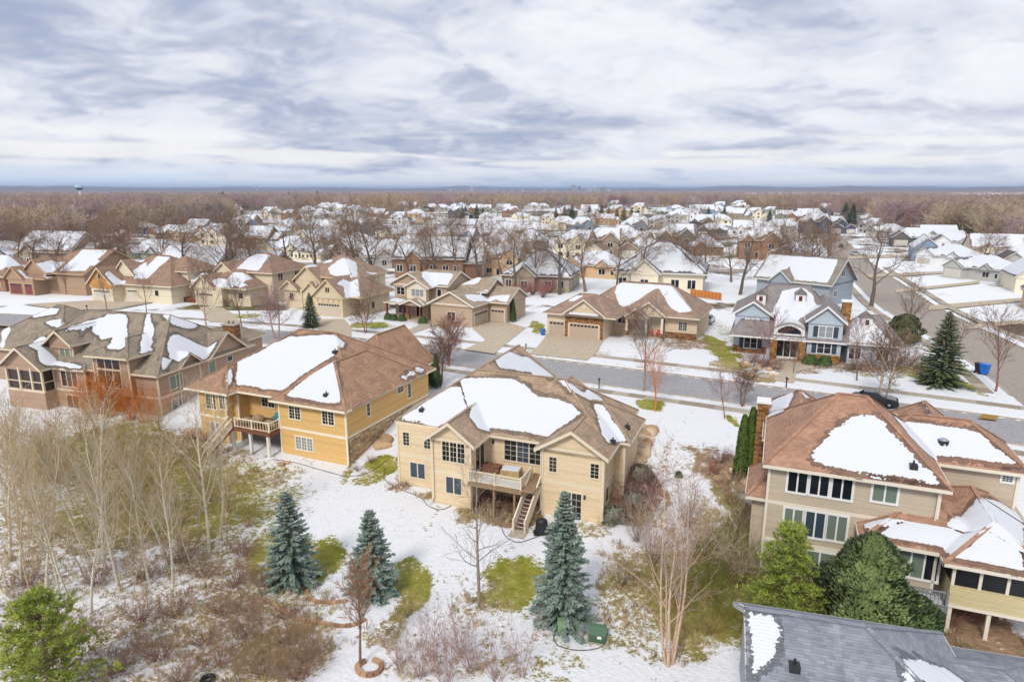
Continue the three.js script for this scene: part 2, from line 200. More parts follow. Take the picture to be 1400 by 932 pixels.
{
  const col = new Uint8Array(TW * TH * 4), prints = new Set();
  for (const [x, z] of footprints) { const i = Math.round((x - X0) / (X1 - X0) * TW), j = Math.round((z - Z0) / (Z1 - Z0) * TH); for (let a = -1; a <= 1; a++) for (let b = -2; b <= 1; b++) prints.add((j + b) * TW + i + a); }
  const cell = (X1 - X0) / TW, coarse = [], CS = 4;
  const CW = Math.ceil(TW / CS) + 2, CH = Math.ceil(TH / CS) + 2;
  for (let j = 0; j < CH; j++) for (let i = 0; i < CW; i++) { const x = X0 + i * CS * cell, z = Z0 + j * CS * cell, [b, w] = bareAt(x, z), big = fbm(x * 0.11 + 3, z * 0.11, 3); coarse.push([b, w, big]); }
  for (let j = 0; j < TH; j++) for (let i = 0; i < TW; i++) {
    const x = X0 + (i + 0.5) * cell, z = Z0 + (j + 0.5) * cell, o = (j * TW + i) * 4, ci = i / CS, cj = j / CS, i0 = ci | 0, j0 = cj | 0, A = coarse[j0 * CW + i0], B = coarse[j0 * CW + i0 + 1], C = coarse[(j0 + 1) * CW + i0], fu = ci - i0, fv = cj - j0;
    const bare = A[0] + (B[0] - A[0]) * fu + (C[0] - A[0]) * fv, big = A[2] + (B[2] - A[2]) * fu + (C[2] - A[2]) * fv, w = A[1];
    const n1 = noise(x * 1.3, z * 1.3), n2 = noise(x * 4.1 + 7, z * 4.1), n3 = PERM[(i * 7919 + j * 104729) & 65535];
    let s = 0.86 - bare * 0.72 + (big - 0.5) * 0.42 + (n1 - 0.5) * 0.3 + (n2 - 0.5) * 0.46 + (n3 - 0.5) * 0.42;
    if (prints.has(j * TW + i)) s -= 0.34;
    const snow = smooth(0.34, 0.52, s), tot = w[0] + w[1] + w[2] + w[3] + 0.02, v = 0.72 + 0.35 * n2 + 0.35 * (n3 - 0.5) + 0.3 * (n1 - 0.5);
    const dry = 0.02 * (0.5 + n1) + (w[0] + w[3]) * 0.35 * smooth(0.45, 0.7, n1), ws = [w[0] + 0.012, w[1] + dry + 0.008, w[2], w[3]], wt = ws[0] + ws[1] + ws[2] + ws[3];
    for (let c = 0; c < 3; c++) { let g = 0; for (let k = 0; k < 4; k++) g += BARE[k][c] * ws[k] / wt; const sn = [0.70, 0.715, 0.745][c] * (0.965 + 0.05 * n2 + 0.03 * (n3 - 0.5)); const lin = lerp(g * v, sn, snow); col[o + c] = 255 * (lin <= 0.0031308 ? lin * 12.92 : 1.055 * Math.pow(lin, 1 / 2.4) - 0.055); }
    col[o + 3] = 255;
  }
  const t = new THREE.DataTexture(col, TW, TH); t.magFilter = THREE.LinearFilter; t.colorSpace = THREE.SRGBColorSpace; t.needsUpdate = true;
  M.yard = std('#ffffff', { map: t, bumpMap: tex(512, 512, (u, v) => { const g = fbm(u * 30, v * 30, 4); return [g, g, g]; }, false, 1), bumpScale: 0.06, roughness: 0.95 });
  M.yard.bumpMap.repeat.set(26, 18);
  const nx = Math.round((X1 - X0) / 0.8), nz = Math.round((Z1 - Z0) / 0.8), P = [], U = [], I = [];
  for (let j = 0; j <= nz; j++) for (let i = 0; i <= nx; i++) { const x = lerp(X0, X1, i / nx), z = lerp(Z0, Z1, j / nz); P.push(x, terr(x, z) + roadDip(x, z) + 0.03 * (noise(x * 0.9, z * 0.9) - 0.5), z); U.push(i / nx, j / nz); }
  for (let j = 0; j < nz; j++) for (let i = 0; i < nx; i++) { const a = j * (nx + 1) + i, b = a + 1, c = a + nx + 1, d = c + 1; I.push(a, c, b, b, c, d); }
  const g = new THREE.BufferGeometry(); g.setAttribute('position', new THREE.Float32BufferAttribute(P, 3)); g.setAttribute('uv', new THREE.Float32BufferAttribute(U, 2)); g.setIndex(I); g.computeVertexNormals();
  const m = new THREE.Mesh(g, M.yard); struct('yard_ground', m);
}
{ // the land around and beyond, to the horizon
  const S = 1024;
  const t = tex(S, S, (u, v, i, j) => {
    const x = u * 900, z = v * 900, b = fbm(x * 0.018, z * 0.018, 4), n = fbm(x * 0.14 + 5, z * 0.14, 3), r = PERM[(i * 31 + j * 7177) & 65535], s = smooth(0.4, 0.52, 1.05 - b + (n - 0.5) * 0.5 + (r - 0.5) * 0.1), k = smooth(0.4, 0.65, fbm(x * 0.05 + 60, z * 0.05, 3)), q = 0.8 + 0.4 * (r - 0.5);
    return [lerp(lerp(0.46, 0.42, k) * q, 0.87, s), lerp(lerp(0.38, 0.4, k) * q, 0.88, s), lerp(lerp(0.3, 0.2, k) * q, 0.895, s)];
  }); t.wrapS = t.wrapT = THREE.MirroredRepeatWrapping;
  M.land = std('#ffffff', { map: t, roughness: 1 });
  const line = (a, b, k) => { const L = [a, b]; for (const v of [-26000, -12000, -6000, -3500, -2200, -1500, -1000, -700, -500, -380, -300, -240, -200, -170, -150, 60, 100, 130, 160, 200, 240, 300, 380, 500, 700, 1000, 1500, 2200, 3500, 6000, 12000, 26000]) { const w = k ? v : v; if (w < a - 4 || w > b + 4) L.push(w); } for (let v = a + 8; v < b - 4; v += 8) L.push(v); return L.sort((p, q) => p - q); };
  const xs = line(X0, X1, 0), zs = line(Z0, Z1, 1).filter((z) => z <= 300), P = [], U = [], I = [], n = xs.length;
  for (const z of zs) for (const x of xs) { P.push(x, terr(x, z) - 0.02 + roadDip(x, z) - 0.1, z); U.push(x / 900, z / 900); }
  for (let j = 0; j < zs.length - 1; j++) for (let i = 0; i < n - 1; i++) { if (xs[i] >= X0 - 1e-6 && xs[i + 1] <= X1 + 1e-6 && zs[j] >= Z0 - 1e-6 && zs[j + 1] <= Z1 + 1e-6) continue; const a = j * n + i; I.push(a, a + n, a + 1, a + 1, a + n, a + n + 1); }
  const g = new THREE.BufferGeometry(); g.setAttribute('position', new THREE.Float32BufferAttribute(P, 3)); g.setAttribute('uv', new THREE.Float32BufferAttribute(U, 2)); g.setIndex(I); g.computeVertexNormals();
  struct('ground', new THREE.Mesh(g, M.land));
}
// a strip laid along a line: offsets a..b to its right, at height dy over the land
const roadY = (x, z) => terr(x, z);
function strip(mb, L, a, b, dy, from = 0, to = L.length - 1, thick = 0) {
  const row = (k) => { const p = L[Math.max(0, k - 1)], q = L[Math.min(L.length - 1, k + 1)], dx = q[0] - p[0], dz = q[1] - p[1], l = Math.hypot(dx, dz), nx = -dz / l, nz = dx / l; return [a, b].map((s) => { const x = L[k][0] + nx * s, z = L[k][1] + nz * s; return [x, roadY(L[k][0], L[k][1]) + dy, z]; }); };
  for (let k = from; k < to; k++) { const p = row(k), q = row(k + 1); mb.poly([p[0], p[1], q[1], q[0]], [0, 1, 0]); if (thick) for (const s of [0, 1]) { const lo = (v) => [v[0], v[1] - thick, v[2]]; mb.poly([p[s], q[s], lo(q[s]), lo(p[s])], s ? [q[1][0] - q[0][0], 0, q[1][2] - q[0][2]] : [q[0][0] - q[1][0], 0, q[0][2] - q[1][2]]); } }
  return mb;
}
const nearest = (L, x, z) => { let b = 0, m = 1e9; L.forEach((p, k) => { const d = (p[0] - x) ** 2 + (p[1] - z) ** 2; if (d < m) { m = d; b = k; } }); return b; };
struct('street', strip(new MB(), streetLine, -4.3, 4.3, -0.1), M.asphalt);
struct('cross_street', strip(new MB(), crossLine, -5.3, 5.3, -0.096), M.asphaltTan);
{ const e = nearest(streetLine, 53, -61), s = nearest(crossLine, 60, -60), s2 = nearest(crossLine, 65, -72);
  struct('kerb', strip(new MB(), streetLine, 4.3, 4.6, 0.02, 0, e, 0.2), M.concrete); struct('kerb', strip(new MB(), streetLine, -4.6, -4.3, 0.02, 0, e, 0.2), M.concrete);
  struct('kerb', strip(new MB(), crossLine, -5.6, -5.3, 0.02, s2, crossLine.length - 1, 0.2), M.concrete); struct('kerb', strip(new MB(), crossLine, 5.3, 5.6, 0.02, s, crossLine.length - 1, 0.2), M.concrete);
  const slabs = (L, a, b, from, to) => { const o = new THREE.Group(); o.name = numbered('sidewalk'); o.userData.kind = 'structure'; scene.add(o); const C = [M.concrete, M.walkB, M.walkC]; for (let k = from; k < to; k++) { const p = L[k], q = L[k + 1], f = 0.006; strip(new MB(), [[lerp(p[0], q[0], f), lerp(p[1], q[1], f)], [lerp(p[0], q[0], 1 - f), lerp(p[1], q[1], 1 - f)]], a, b, 0.045 + 0.01 * hash2(k, 5), 0, 1, 0.1).build('slab', C[Math.floor(hash2(k, 11) * 3)], o); } };
  M.walkB = std('#a89b89', { map: texRough, roughness: 0.95 }); M.walkC = std('#beb3a2', { map: texRough, roughness: 0.95 });
  slabs(streetLine, 6.4, 7.8, nearest(streetLine, -75, -112), e); slabs(streetLine, -9.7, -8.2, nearest(streetLine, -75, -112), e);
  slabs(crossLine, -8.6, -7.1, s2, nearest(crossLine, 95, -170)); slabs(crossLine, 7.1, 8.6, s2, nearest(crossLine, 110, -210)); }
for (const L of [BACKST, BACKST2]) struct('back_street', strip(new MB(), curve(L, 4), -4, 4, 0.02), M.asphaltTan);
// driveways and walks: outlines on the land
function pad(name, pts, mat, dy = 0.05) { const sh = new THREE.Shape(pts.map((p) => new THREE.Vector2(p[0], -p[1]))), g = new THREE.ShapeGeometry(sh), mb = new MB(), p = g.attributes.position, ix = g.index.array; for (let k = 0; k < ix.length; k += 3) { const v = [0, 1, 2].map((j) => { const x = p.getX(ix[k + j]), z = -p.getY(ix[k + j]); return [x, terr(x, z) + dy, z]; }); mb.poly(v, [0, 1, 0]); } return struct(name, mb, mat); }
const padPx = (name, px, mat, dy) => pad(name, px.map(([a, b]) => at(a, b, 2.5)), mat, dy);
M.drive = std('#cfbfa8', { map: texRough, bumpMap: texBump, bumpScale: 0.01, roughness: 0.95 });
padPx('driveway', [[749, 456], [826, 465], [815, 482], [803, 493], [722, 484], [735, 474]], M.drive, 0.062);
padPx('driveway', [[646, 449], [664, 440], [694, 441], [720, 448], [688, 473], [676, 484], [634, 478], [664, 465]], M.drive, 0.062);
padPx('driveway', [[1066, 493], [1113, 498], [1112, 504], [1090, 508], [1085, 524], [1058, 520], [1070, 505]], M.drive, 0.062);
padPx('driveway', [[425, 437], [470, 436], [480, 447], [480, 461], [440, 458]], M.drive, 0.062);
padPx('driveway', [[272, 420], [305, 421], [320, 430], [330, 442], [285, 440]], M.drive, 0.062);
padPx('driveway', [[120, 411], [210, 413], [160, 423], [90, 424], [30, 416]], M.drive, 0.062);
padPx('driveway', [[590, 437], [604, 442], [560, 458], [545, 466], [530, 462], [565, 448]], M.concrete, 0.058);
for (const [a, b, c, d] of [[1186, 377, 1310, 372], [1225, 398, 1340, 386], [1270, 421, 1400, 410], [1320, 447, 1400, 440], [1160, 352, 1240, 350]]) { const w = 2.1 + (d > 400 ? 1.2 : 0); padPx('driveway', [[a, b - w], [c, d - w], [c, d + w * 0.6], [a, b + w]], M.drive, 0.03); }
padPx('street_patch', [[1345, 566], [1366, 569], [1362, 575], [1338, 572]], std('#b08a32', { map: texRough }), 0.07);

// ---------------------------------------------------------------- houses: walls, roofs joined by overlap, windows, doors, snow on roofs
const R2 = Math.PI / 180, geoCache = new Map();
const cached = (key, make) => { if (!geoCache.has(key)) geoCache.set(key, make()); return geoCache.get(key); };
const part = (name, geo, mat, parent, pos, turn) => { const m = new THREE.Mesh(geo, mat); m.name = name; if (pos) m.position.set(...pos); if (turn) m.rotation.y = turn; parent.add(m); return m; };
class House {
  constructor(name, label, x, z, deg, group, category = 'house') { this.g = thing(name, label, category, [x, 0, z], -deg * R2, group); this.x = x; this.z = z; this.c = Math.cos(deg * R2); this.s = Math.sin(deg * R2); this.roofs = []; this.trim = M.trim; }
  loc(w) { const dx = w[0] - this.x, dz = w[1] - this.z; return [dx * this.c + dz * this.s, -dx * this.s + dz * this.c]; }
  world(x, z) { return [this.x + x * this.c - z * this.s, this.z + x * this.s + z * this.c]; }
  wall(x0, x1, y0, y1, z0, z1, mat, name = 'wall') { return new MB().box(x0, x1, y0, y1, z0, z1).build(name, mat, this.g); }
  // hip or gable roof over the eave outline; y = top of the eave edge, m = pitch, ends: 'h' hip or 'g' gable at the low and high end of the ridge axis
  roof(o) {
    const { x0, x1, z0, z1, y, m, axis = 'x', ends = 'hh', over = 0.45, cap = false } = o, mat = o.mat ?? this.roofMat, gable = o.gable ?? this.wallMat, sw = axis === 'z';
    const a0 = sw ? z0 : x0, a1 = sw ? z1 : x1, b0 = sw ? x0 : z0, b1 = sw ? x1 : z1, half = (b1 - b0) / 2, bc = (b0 + b1) / 2, me = o.me ?? m, ry = y + m * half;
    let r0 = ends[0] === 'h' ? a0 + half * m / me : a0, r1 = ends[1] === 'h' ? a1 - half * m / me : a1; if (r0 > r1) r0 = r1 = (r0 + r1) / 2;
    const V = (a, yy, b) => (sw ? [b, yy, a] : [a, yy, b]), t = 0.16, mb = new MB(), fas = new MB(), capm = new MB(), dn = (p) => [p[0], p[1] - t, p[2]];
    const A = V(a0, y, b0), B = V(a1, y, b0), C = V(a1, y, b1), D = V(a0, y, b1), E = V(r0, ry, bc), F = V(r1, ry, bc);
    const faces = [[A, B, F, E], [C, D, E, F]]; if (ends[0] === 'h') faces.push([D, A, E]); if (ends[1] === 'h') faces.push([B, C, F]);
    for (const f of faces) { mb.poly(f, [0, 1, 0]); mb.poly(f.map(dn), [0, -1, 0]); }
    const out = (p, q) => { const c = V((a0 + a1) / 2, 0, bc); let n = [-(q[2] - p[2]), 0, q[0] - p[0]]; const l = Math.hypot(n[0], n[2]) || 1; n = [n[0] / l, 0, n[2] / l]; if (n[0] * ((p[0] + q[0]) / 2 - c[0]) + n[2] * ((p[2] + q[2]) / 2 - c[2]) < 0) n = [-n[0], 0, -n[2]]; return n; };
    const edges = [[A, B], [C, D]]; edges.push(...(ends[0] === 'h' ? [[D, A]] : [[D, E], [E, A]]), ...(ends[1] === 'h' ? [[B, C]] : [[B, F], [F, C]]));
    for (const [p, q] of edges) {
      const n = out(p, q), w = p[1] !== q[1] ? 0.3 : 0.22; mb.poly([p, q, dn(q), dn(p)], n);
      const f = (v, k, h) => [v[0] + n[0] * k, v[1] + h, v[2] + n[2] * k], k0 = 0.004, k1 = 0.05;
      fas.poly([f(p, k1, -0.015), f(q, k1, -0.015), f(q, k1, -w), f(p, k1, -w)], n).poly([f(p, k0, -0.015), f(q, k0, -0.015), f(q, k1, -0.015), f(p, k1, -0.015)], [0, 1, 0]).poly([f(p, k0, -w), f(q, k0, -w), f(q, k1, -w), f(p, k1, -w)], [0, -1, 0]);
    }
    const me_ = mb.build('roof', mat, this.g); fas.build('fascia', o.fascia ?? this.trim, me_);
    if (cap) { const L = [[E, F]]; if (ends[0] === 'h') L.push([A, E], [D, E]); if (ends[1] === 'h') L.push([B, F], [C, F]); for (const [p, q] of L) if (Math.hypot(p[0] - q[0], p[2] - q[2]) > 0.3) capm.bar([p[0], p[1] + 0.005, p[2]], [q[0], q[1] + 0.005, q[2]], 0.26, 0.05); capm.build('ridge_cap', mat, me_); }
    if (gable) for (const e of [0, 1]) if (ends[e] === 'g' && !(o.noGable ?? '').includes(e)) {
      const aw = e ? a1 - over : a0 + over, th = e ? -0.12 : 0.12, base = o.gy ?? y - 0.4, wl = b0 + over, wr = b1 - over, yy = (b) => y + m * Math.min(b - b0, b1 - b) - t * 0.9, G = (a) => [V(a, base, wl), V(a, yy(wl), wl), V(a, yy(bc), bc), V(a, yy(wr), wr), V(a, base, wr)], p = G(aw), q = G(aw + th), w = new MB(), nn = V(e ? 1 : -1, 0, 0);
      w.poly(p, nn).poly(q, nn.map((v) => -v)); for (let k = 0; k < 5; k++) { const j = (k + 1) % 5; w.poly([p[k], p[j], q[j], q[k]]); }
      const gw = w.build('gable_wall', o.gmat ?? gable, this.g);
      if (o.band) { const bm = new MB(), h = 0.22, a = aw + (e ? 0.03 : -0.03), s = [V(a, y - 0.12, wl), V(a, y - 0.12, wr), V(a, y - 0.12 + h, wr), V(a, y - 0.12 + h, wl)], r = V(aw + (e ? -0.02 : 0.02), 0, 0); bm.poly(s, nn); const back = s.map((v) => (sw ? [v[0], v[1], aw] : [aw, v[1], v[2]])); for (let k = 0; k < 4; k++) { const j = (k + 1) % 4; bm.poly([s[k], s[j], back[j], back[k]]); } bm.build('trim_band', this.trim, gw); }
    }
    const rec = { x0, x1, z0, z1, h: (x, z) => { const a = sw ? z : x, b = sw ? x : z; let d = m * Math.min(b - b0, b1 - b); if (ends[0] === 'h') d = Math.min(d, (r0 > a0 ? half * m / (r0 - a0) : me) * (a - a0)); if (ends[1] === 'h') d = Math.min(d, (r1 < a1 ? half * m / (a1 - r1) : me) * (a1 - a)); return y + d; } };
    this.roofs.push(rec); this.lastRoof = me_; return me_;
  }
  height(x, z) { let h = -99; for (const r of this.roofs) if (x >= r.x0 && x <= r.x1 && z >= r.z0 && z <= r.z1) { const v = r.h(x, z); if (v > h) h = v; } return h; }
  // where the photo's pixel meets this house's roofs, in the house's own axes
  hit(px, py) {
    const d = ray(px, py), o = this.loc([0, 0]), dx = d[0] * this.c + d[2] * this.s, dz = -d[0] * this.s + d[2] * this.c; let best = null;
    for (let t = 15, k = 0; k < 4000; k++, t += 0.06) { const x = o[0] + dx * t, z = o[1] + dz * t, y = EYE + d[1] * t, h = this.height(x, z); if (h > -50 && y <= h) return [x, z]; if (y < 0) break; if (h > -50) { if (!best || y - h < best[2]) best = [x, z, y - h]; } }
    if (best) return best; const r = this.roofs[0], c = at(px, py, r.h((r.x0 + r.x1) / 2, r.z0 + 0.1)); return this.loc(c);
  }
  // a sheet of snow lying on the roofs inside an outline (roof plan, or photo pixels)
  snow(P, { px = true, cell = 0.2, thick = 0.09, jag = 0.14, margin = 0, parent, wet = cell <= 0.2 && px, skin } = {}) {
    if (wet) this.snow(P, { px, cell: cell * 1.3, thick: 0, jag: jag * 1.6, margin: margin - 0.3, parent, wet: false, skin: this.wetMat ??= this.roofMat.clone() });
    const Q = px ? P.map(([a, b]) => this.hit(a, b)) : P; let a0 = 1e9, a1 = -1e9, c0 = 1e9, c1 = -1e9; for (const q of Q) { a0 = Math.min(a0, q[0]); a1 = Math.max(a1, q[0]); c0 = Math.min(c0, q[1]); c1 = Math.max(c1, q[1]); }
    const nx = Math.ceil((a1 - a0) / cell) + 4, nz = Math.ceil((c1 - c0) / cell) + 4, bx = a0 - cell * 2, bz = c0 - cell * 2, sd = (x, z) => { let ins = false, m = 1e9; for (let k = 0, j = Q.length - 1; k < Q.length; j = k++) { const A = Q[k], B = Q[j]; if ((A[1] > z) !== (B[1] > z) && x < (B[0] - A[0]) * (z - A[1]) / (B[1] - A[1]) + A[0]) ins = !ins; const dx = B[0] - A[0], dz = B[1] - A[1], t = clamp(((x - A[0]) * dx + (z - A[1]) * dz) / (dx * dx + dz * dz + 1e-9)); m = Math.min(m, Math.hypot(A[0] + dx * t - x, A[1] + dz * t - z)); } return ins ? m : -m; };
    const E = new Float32Array((nx + 1) * (nz + 1)), Hh = new Float32Array(E.length), mb = new MB();
    for (let j = 0; j <= nz; j++) for (let i = 0; i <= nx; i++) { const x = bx + i * cell, z = bz + j * cell, k = j * (nx + 1) + i; Hh[k] = this.height(x, z); E[k] = sd(x, z) - margin + jag * ((noise(x * 1.1 + 5, z * 1.1) - 0.5) * 1.6 + (hash2(j, 31) - 0.5) * 0.9 + (hash2(i, j + 77) - 0.5) * 0.9); }
    for (let j = 0; j <= nz; j++) for (let i = 0; i <= nx; i++) { const k = j * (nx + 1) + i; if (Hh[k] > -50) continue; let best = -99; for (const [p, q] of [[1, 0], [-1, 0], [0, 1], [0, -1]]) { const i2 = i + p, j2 = j + q, i3 = i + 2 * p, j3 = j + 2 * q; if (i3 < 0 || j3 < 0 || i3 > nx || j3 > nz) continue; const h2 = this.height(bx + i2 * cell, bz + j2 * cell), h3 = this.height(bx + i3 * cell, bz + j3 * cell); if (h2 > -50 && h3 > -50) best = Math.max(best, 2 * h2 - h3); } Hh[k] = best; E[k] = best > -50 ? Math.min(E[k], -0.02) : -1; }
    const ids = new Map(), pt = (k) => [bx + (k % (nx + 1)) * cell, Hh[k], bz + Math.floor(k / (nx + 1)) * cell, E[k]], vid = (key, x, h, z, e) => { if (!ids.has(key)) ids.set(key, mb.vert(x, h + (thick ? 0.016 : 0.008) + thick * (1 - Math.exp(-Math.max(0, e) * 4)) * (0.8 + 0.4 * noise(x * 1.6, z * 1.6)), z, 0, 1, 0, x, z)); return ids.get(key); };
    const tri = (a, b, c) => { const L = [a, b, c]; if (L.every((k) => E[k] <= 0) || L.some((k) => Hh[k] < -50)) return; const hs = L.map((k) => Hh[k]); if (Math.max(...hs) - Math.min(...hs) > cell * 1.9 + 0.12) return; const out = []; for (let q = 0; q < 3; q++) { const k = L[q], m = L[(q + 1) % 3], A = pt(k), B = pt(m); if (A[3] > 0) out.push(vid('' + k, ...A)); if ((A[3] > 0) !== (B[3] > 0)) { const t = A[3] / (A[3] - B[3]), w = (n) => lerp(A[n], B[n], t); out.push(vid(Math.min(k, m) + '_' + Math.max(k, m), w(0), w(1), w(2), 0)); } } for (let q = 2; q < out.length; q++) mb.i.push(out[0], out[q - 1], out[q]); };
    for (let j = 0; j < nz; j++) for (let i = 0; i < nx; i++) { const a = j * (nx + 1) + i, b = a + 1, c = a + nx + 1, d = c + 1; tri(a, c, b); tri(b, c, d); }
    if (!mb.i.length) return null;
    const geo = mb.geo(); geo.deleteAttribute('normal'); geo.computeVertexNormals();
    if (skin) { if (!skin.userData.wet) { skin.userData.wet = 1; skin.color.multiplyScalar(0.5); skin.roughness = 0.55; } return part('wet_shingles', geo, skin, parent ?? this.roofNode ?? this.g); }
    return part('snow', geo, M.snow, parent ?? this.roofNode ?? this.g);
  }
  face(f, u, y, d) { return f === 'b' ? [[u, y, d], 0] : f === 'r' ? [[d, y, -u], Math.PI / 2] : f === 'l' ? [[d, y, u], -Math.PI / 2] : [[-u, y, d], Math.PI]; }
  // window on a face: b = +z (at z=d), r = +x (at x=d; u = -z), l = -x, f = -z
  win(f, u, y, d, w, h, { cols = 1, rows = 1, sash = 1, glass = M.glass, trim = this.trim, tw = 0.11, detail = true } = {}) {
    const [pos, turn] = this.face(f, u, y, d), key = ['win', w, h, cols, rows, sash, tw].join();
    const g = cached(key, () => { const mb = new MB(), o = tw; mb.box(-w / 2 - o, w / 2 + o, h, h + o, -0.03, 0.06).box(-w / 2 - o, w / 2 + o, -o, 0, -0.03, 0.08).box(-w / 2 - o, -w / 2, 0, h, -0.03, 0.05).box(w / 2, w / 2 + o, 0, h, -0.03, 0.05); for (let k = 1; k < sash; k++) { const x = -w / 2 + w * k / sash; mb.box(x - 0.05, x + 0.05, 0, h, -0.03, 0.045); } return mb.geo(); });
    const win = part('window', g, trim, this.g, pos, turn), sw = w / sash;
    const pg = cached('pane' + [sw, h], () => new MB().box(-sw / 2 + 0.01, sw / 2 - 0.01, 0.01, h - 0.01, -0.02, 0.014).geo());
    for (let k = 0; k < sash; k++) part('pane', pg, Array.isArray(glass) ? glass[k % glass.length] : glass, win, [-w / 2 + sw * (k + 0.5), 0, 0]);
    if (detail && (cols > 1 || rows > 1)) { const mg = cached('mun' + [w, h, cols, rows, sash], () => { const mb = new MB(); for (let s = 0; s < sash; s++) { const x0 = -w / 2 + sw * s; for (let k = 1; k < cols; k++) mb.box(x0 + sw * k / cols - 0.014, x0 + sw * k / cols + 0.014, 0.02, h - 0.02, 0.012, 0.03); for (let k = 1; k < rows; k++) mb.box(x0 + 0.02, x0 + sw - 0.02, h * k / rows - 0.014, h * k / rows + 0.014, 0.012, 0.028); } return mb.geo(); }); part('muntin', mg, trim, win); }
    return win;
  }
  garage(f, u, y, d, w, h, mat, { win = true, cols = Math.round(w / 0.62) } = {}) {
    const [pos, turn] = this.face(f, u, y, d), g = cached('gd' + [w, h, cols], () => { const mb = new MB(); mb.box(-w / 2, w / 2, 0, h, -0.06, 0.01); const rh = h / 4, cw = w / cols; for (let r = 0; r < 4; r++) for (let c = 0; c < cols; c++) mb.box(-w / 2 + c * cw + 0.05, -w / 2 + (c + 1) * cw - 0.05, r * rh + 0.05, (r + 1) * rh - 0.05, 0, 0.03); return mb.geo(); });
    const door = part('garage_door', g, mat, this.g, pos, turn), fr = cached('gf' + [w, h], () => new MB().box(-w / 2 - 0.14, -w / 2, 0, h + 0.14, -0.05, 0.06).box(w / 2, w / 2 + 0.14, 0, h + 0.14, -0.05, 0.06).box(-w / 2, w / 2, h, h + 0.14, -0.05, 0.055).geo()); part('door_frame', fr, this.trim, door);
    if (win) { const cw = w / cols, pg = cached('gp' + cw, () => new MB().box(-cw / 2 + 0.08, cw / 2 - 0.08, 0, 0.3, 0.02, 0.045).geo()); for (let c = 0; c < cols; c++) part('pane', pg, M.glass, door, [-w / 2 + (c + 0.5) * cw, h * 0.79, 0]); }
    return door;
  }
  band(x0, x1, y, z0, z1, h = 0.24) { const p = 0.03; return new MB().box(x0 - p, x1 + p, y, y + h, z0 - p, z1 + p).build('trim_band', this.trim, this.g); }
  corner(x, z, y0, y1) { return new MB().box(x - 0.08, x + 0.08, y0, y1, z - 0.08, z + 0.08).build('corner_board', this.trim, this.g); }
  pipe(P) { return new MB().tube(P, 0.06, 6).build('downspout', this.trim, this.g); }
  vent(px, py) { const [x, z] = this.hit(px, py), y = this.height(x, z); const mb = new MB(); mb.box(x - 0.22, x + 0.22, y - 0.1, y + 0.22, z - 0.2, z + 0.24).tube([[x, y + 0.1, z], [x, y + 0.45, z]], 0.06, 7, true); return mb.build('roof_vent', M.darkmetal, this.g); }
}
// railing between two points: top rail, bottom rail, balusters
function railing(parent, a, b, mat, h = 0.95, gap = 0.13) { const mb = new MB(), l = Math.hypot(b[0] - a[0], b[2] - a[2]), up = (p, k) => [p[0], p[1] + k, p[2]]; mb.bar(up(a, h), up(b, h), 0.11, 0.07).bar(up(a, 0.1), up(b, 0.1), 0.06, 0.06); const n = Math.floor(l / gap); for (let k = 1; k < n; k++) { const t = k / n, p = [0, 1, 2].map((j) => lerp(a[j], b[j], t)); mb.bar(up(p, 0.1), up(p, h), 0.04); } return mb.build('railing', mat, parent); }
const post = (parent, x, y0, y1, z, w, mat, name = 'post') => new MB().box(x - w / 2, x + w / 2, y0, y1, z - w / 2, z + w / 2).build(name, mat, parent);
function stair(parent, a, b, w, n, mTread, mRail, mString) { // a top, b bottom, both centre points in plan order; runs along z
  const dx = b[0] - a[0], dz = b[2] - a[2], l = Math.hypot(dx, dz), sx = -dz / l * w / 2, sz = dx / l * w / 2;
  for (let k = 0; k < n; k++) { const t = (k + 0.5) / n, y = lerp(a[1], b[1], (k + 1) / n), x = lerp(a[0], b[0], t), z = lerp(a[2], b[2], t), s = l / n; const mb = new MB(), ux = dx / l, uz = dz / l, c = (i, j, h) => [x + sx * i + ux * j * s * 0.48, y + h, z + sz * i + uz * j * s * 0.48]; mb.poly([c(-1, -1, 0), c(1, -1, 0), c(1, 1, 0), c(-1, 1, 0)], [0, 1, 0]).poly([c(-1, -1, -0.05), c(1, -1, -0.05), c(1, 1, -0.05), c(-1, 1, -0.05)], [0, -1, 0]).poly([c(-1, 1, 0), c(1, 1, 0), c(1, 1, -0.05), c(-1, 1, -0.05)], [ux, 0, uz]).poly([c(-1, -1, 0), c(1, -1, 0), c(1, -1, -0.05), c(-1, -1, -0.05)], [-ux, 0, -uz]); mb.build('tread', mTread, parent);
    if (mTread !== M.greydeck && k % 1 === 0) { const sn = new MB(), e = (i, j) => [x + sx * i * 0.9 + ux * (j * s * 0.2 - s * 0.12), y + 0.02, z + sz * i * 0.9 + uz * (j * s * 0.2 - s * 0.12)]; sn.poly([e(-1, -1), e(1, -1), e(1, 1), e(-1, 1)], [0, 1, 0]).build('snow', M.snow, parent); } }
  for (const i of [-1, 1]) { const e = (p, h) => [p[0] + sx * i, p[1] + h, p[2] + sz * i]; new MB().bar(e(a, -0.12), e(b, -0.02), 0.06, 0.28).build('stringer', mString, parent); const rl = new MB(); rl.bar(e(a, 0.95), e(b, 0.95), 0.11, 0.08).bar(e(a, 0.12), e(b, 0.12), 0.06, 0.06); for (let k = 1; k < n * 2; k++) { const t = k / (n * 2), p = [0, 1, 2].map((j) => lerp(a[j], b[j], t)); rl.bar(e(p, 0.12), e(p, 0.95), 0.04); } rl.build('railing', mRail, parent); }
}

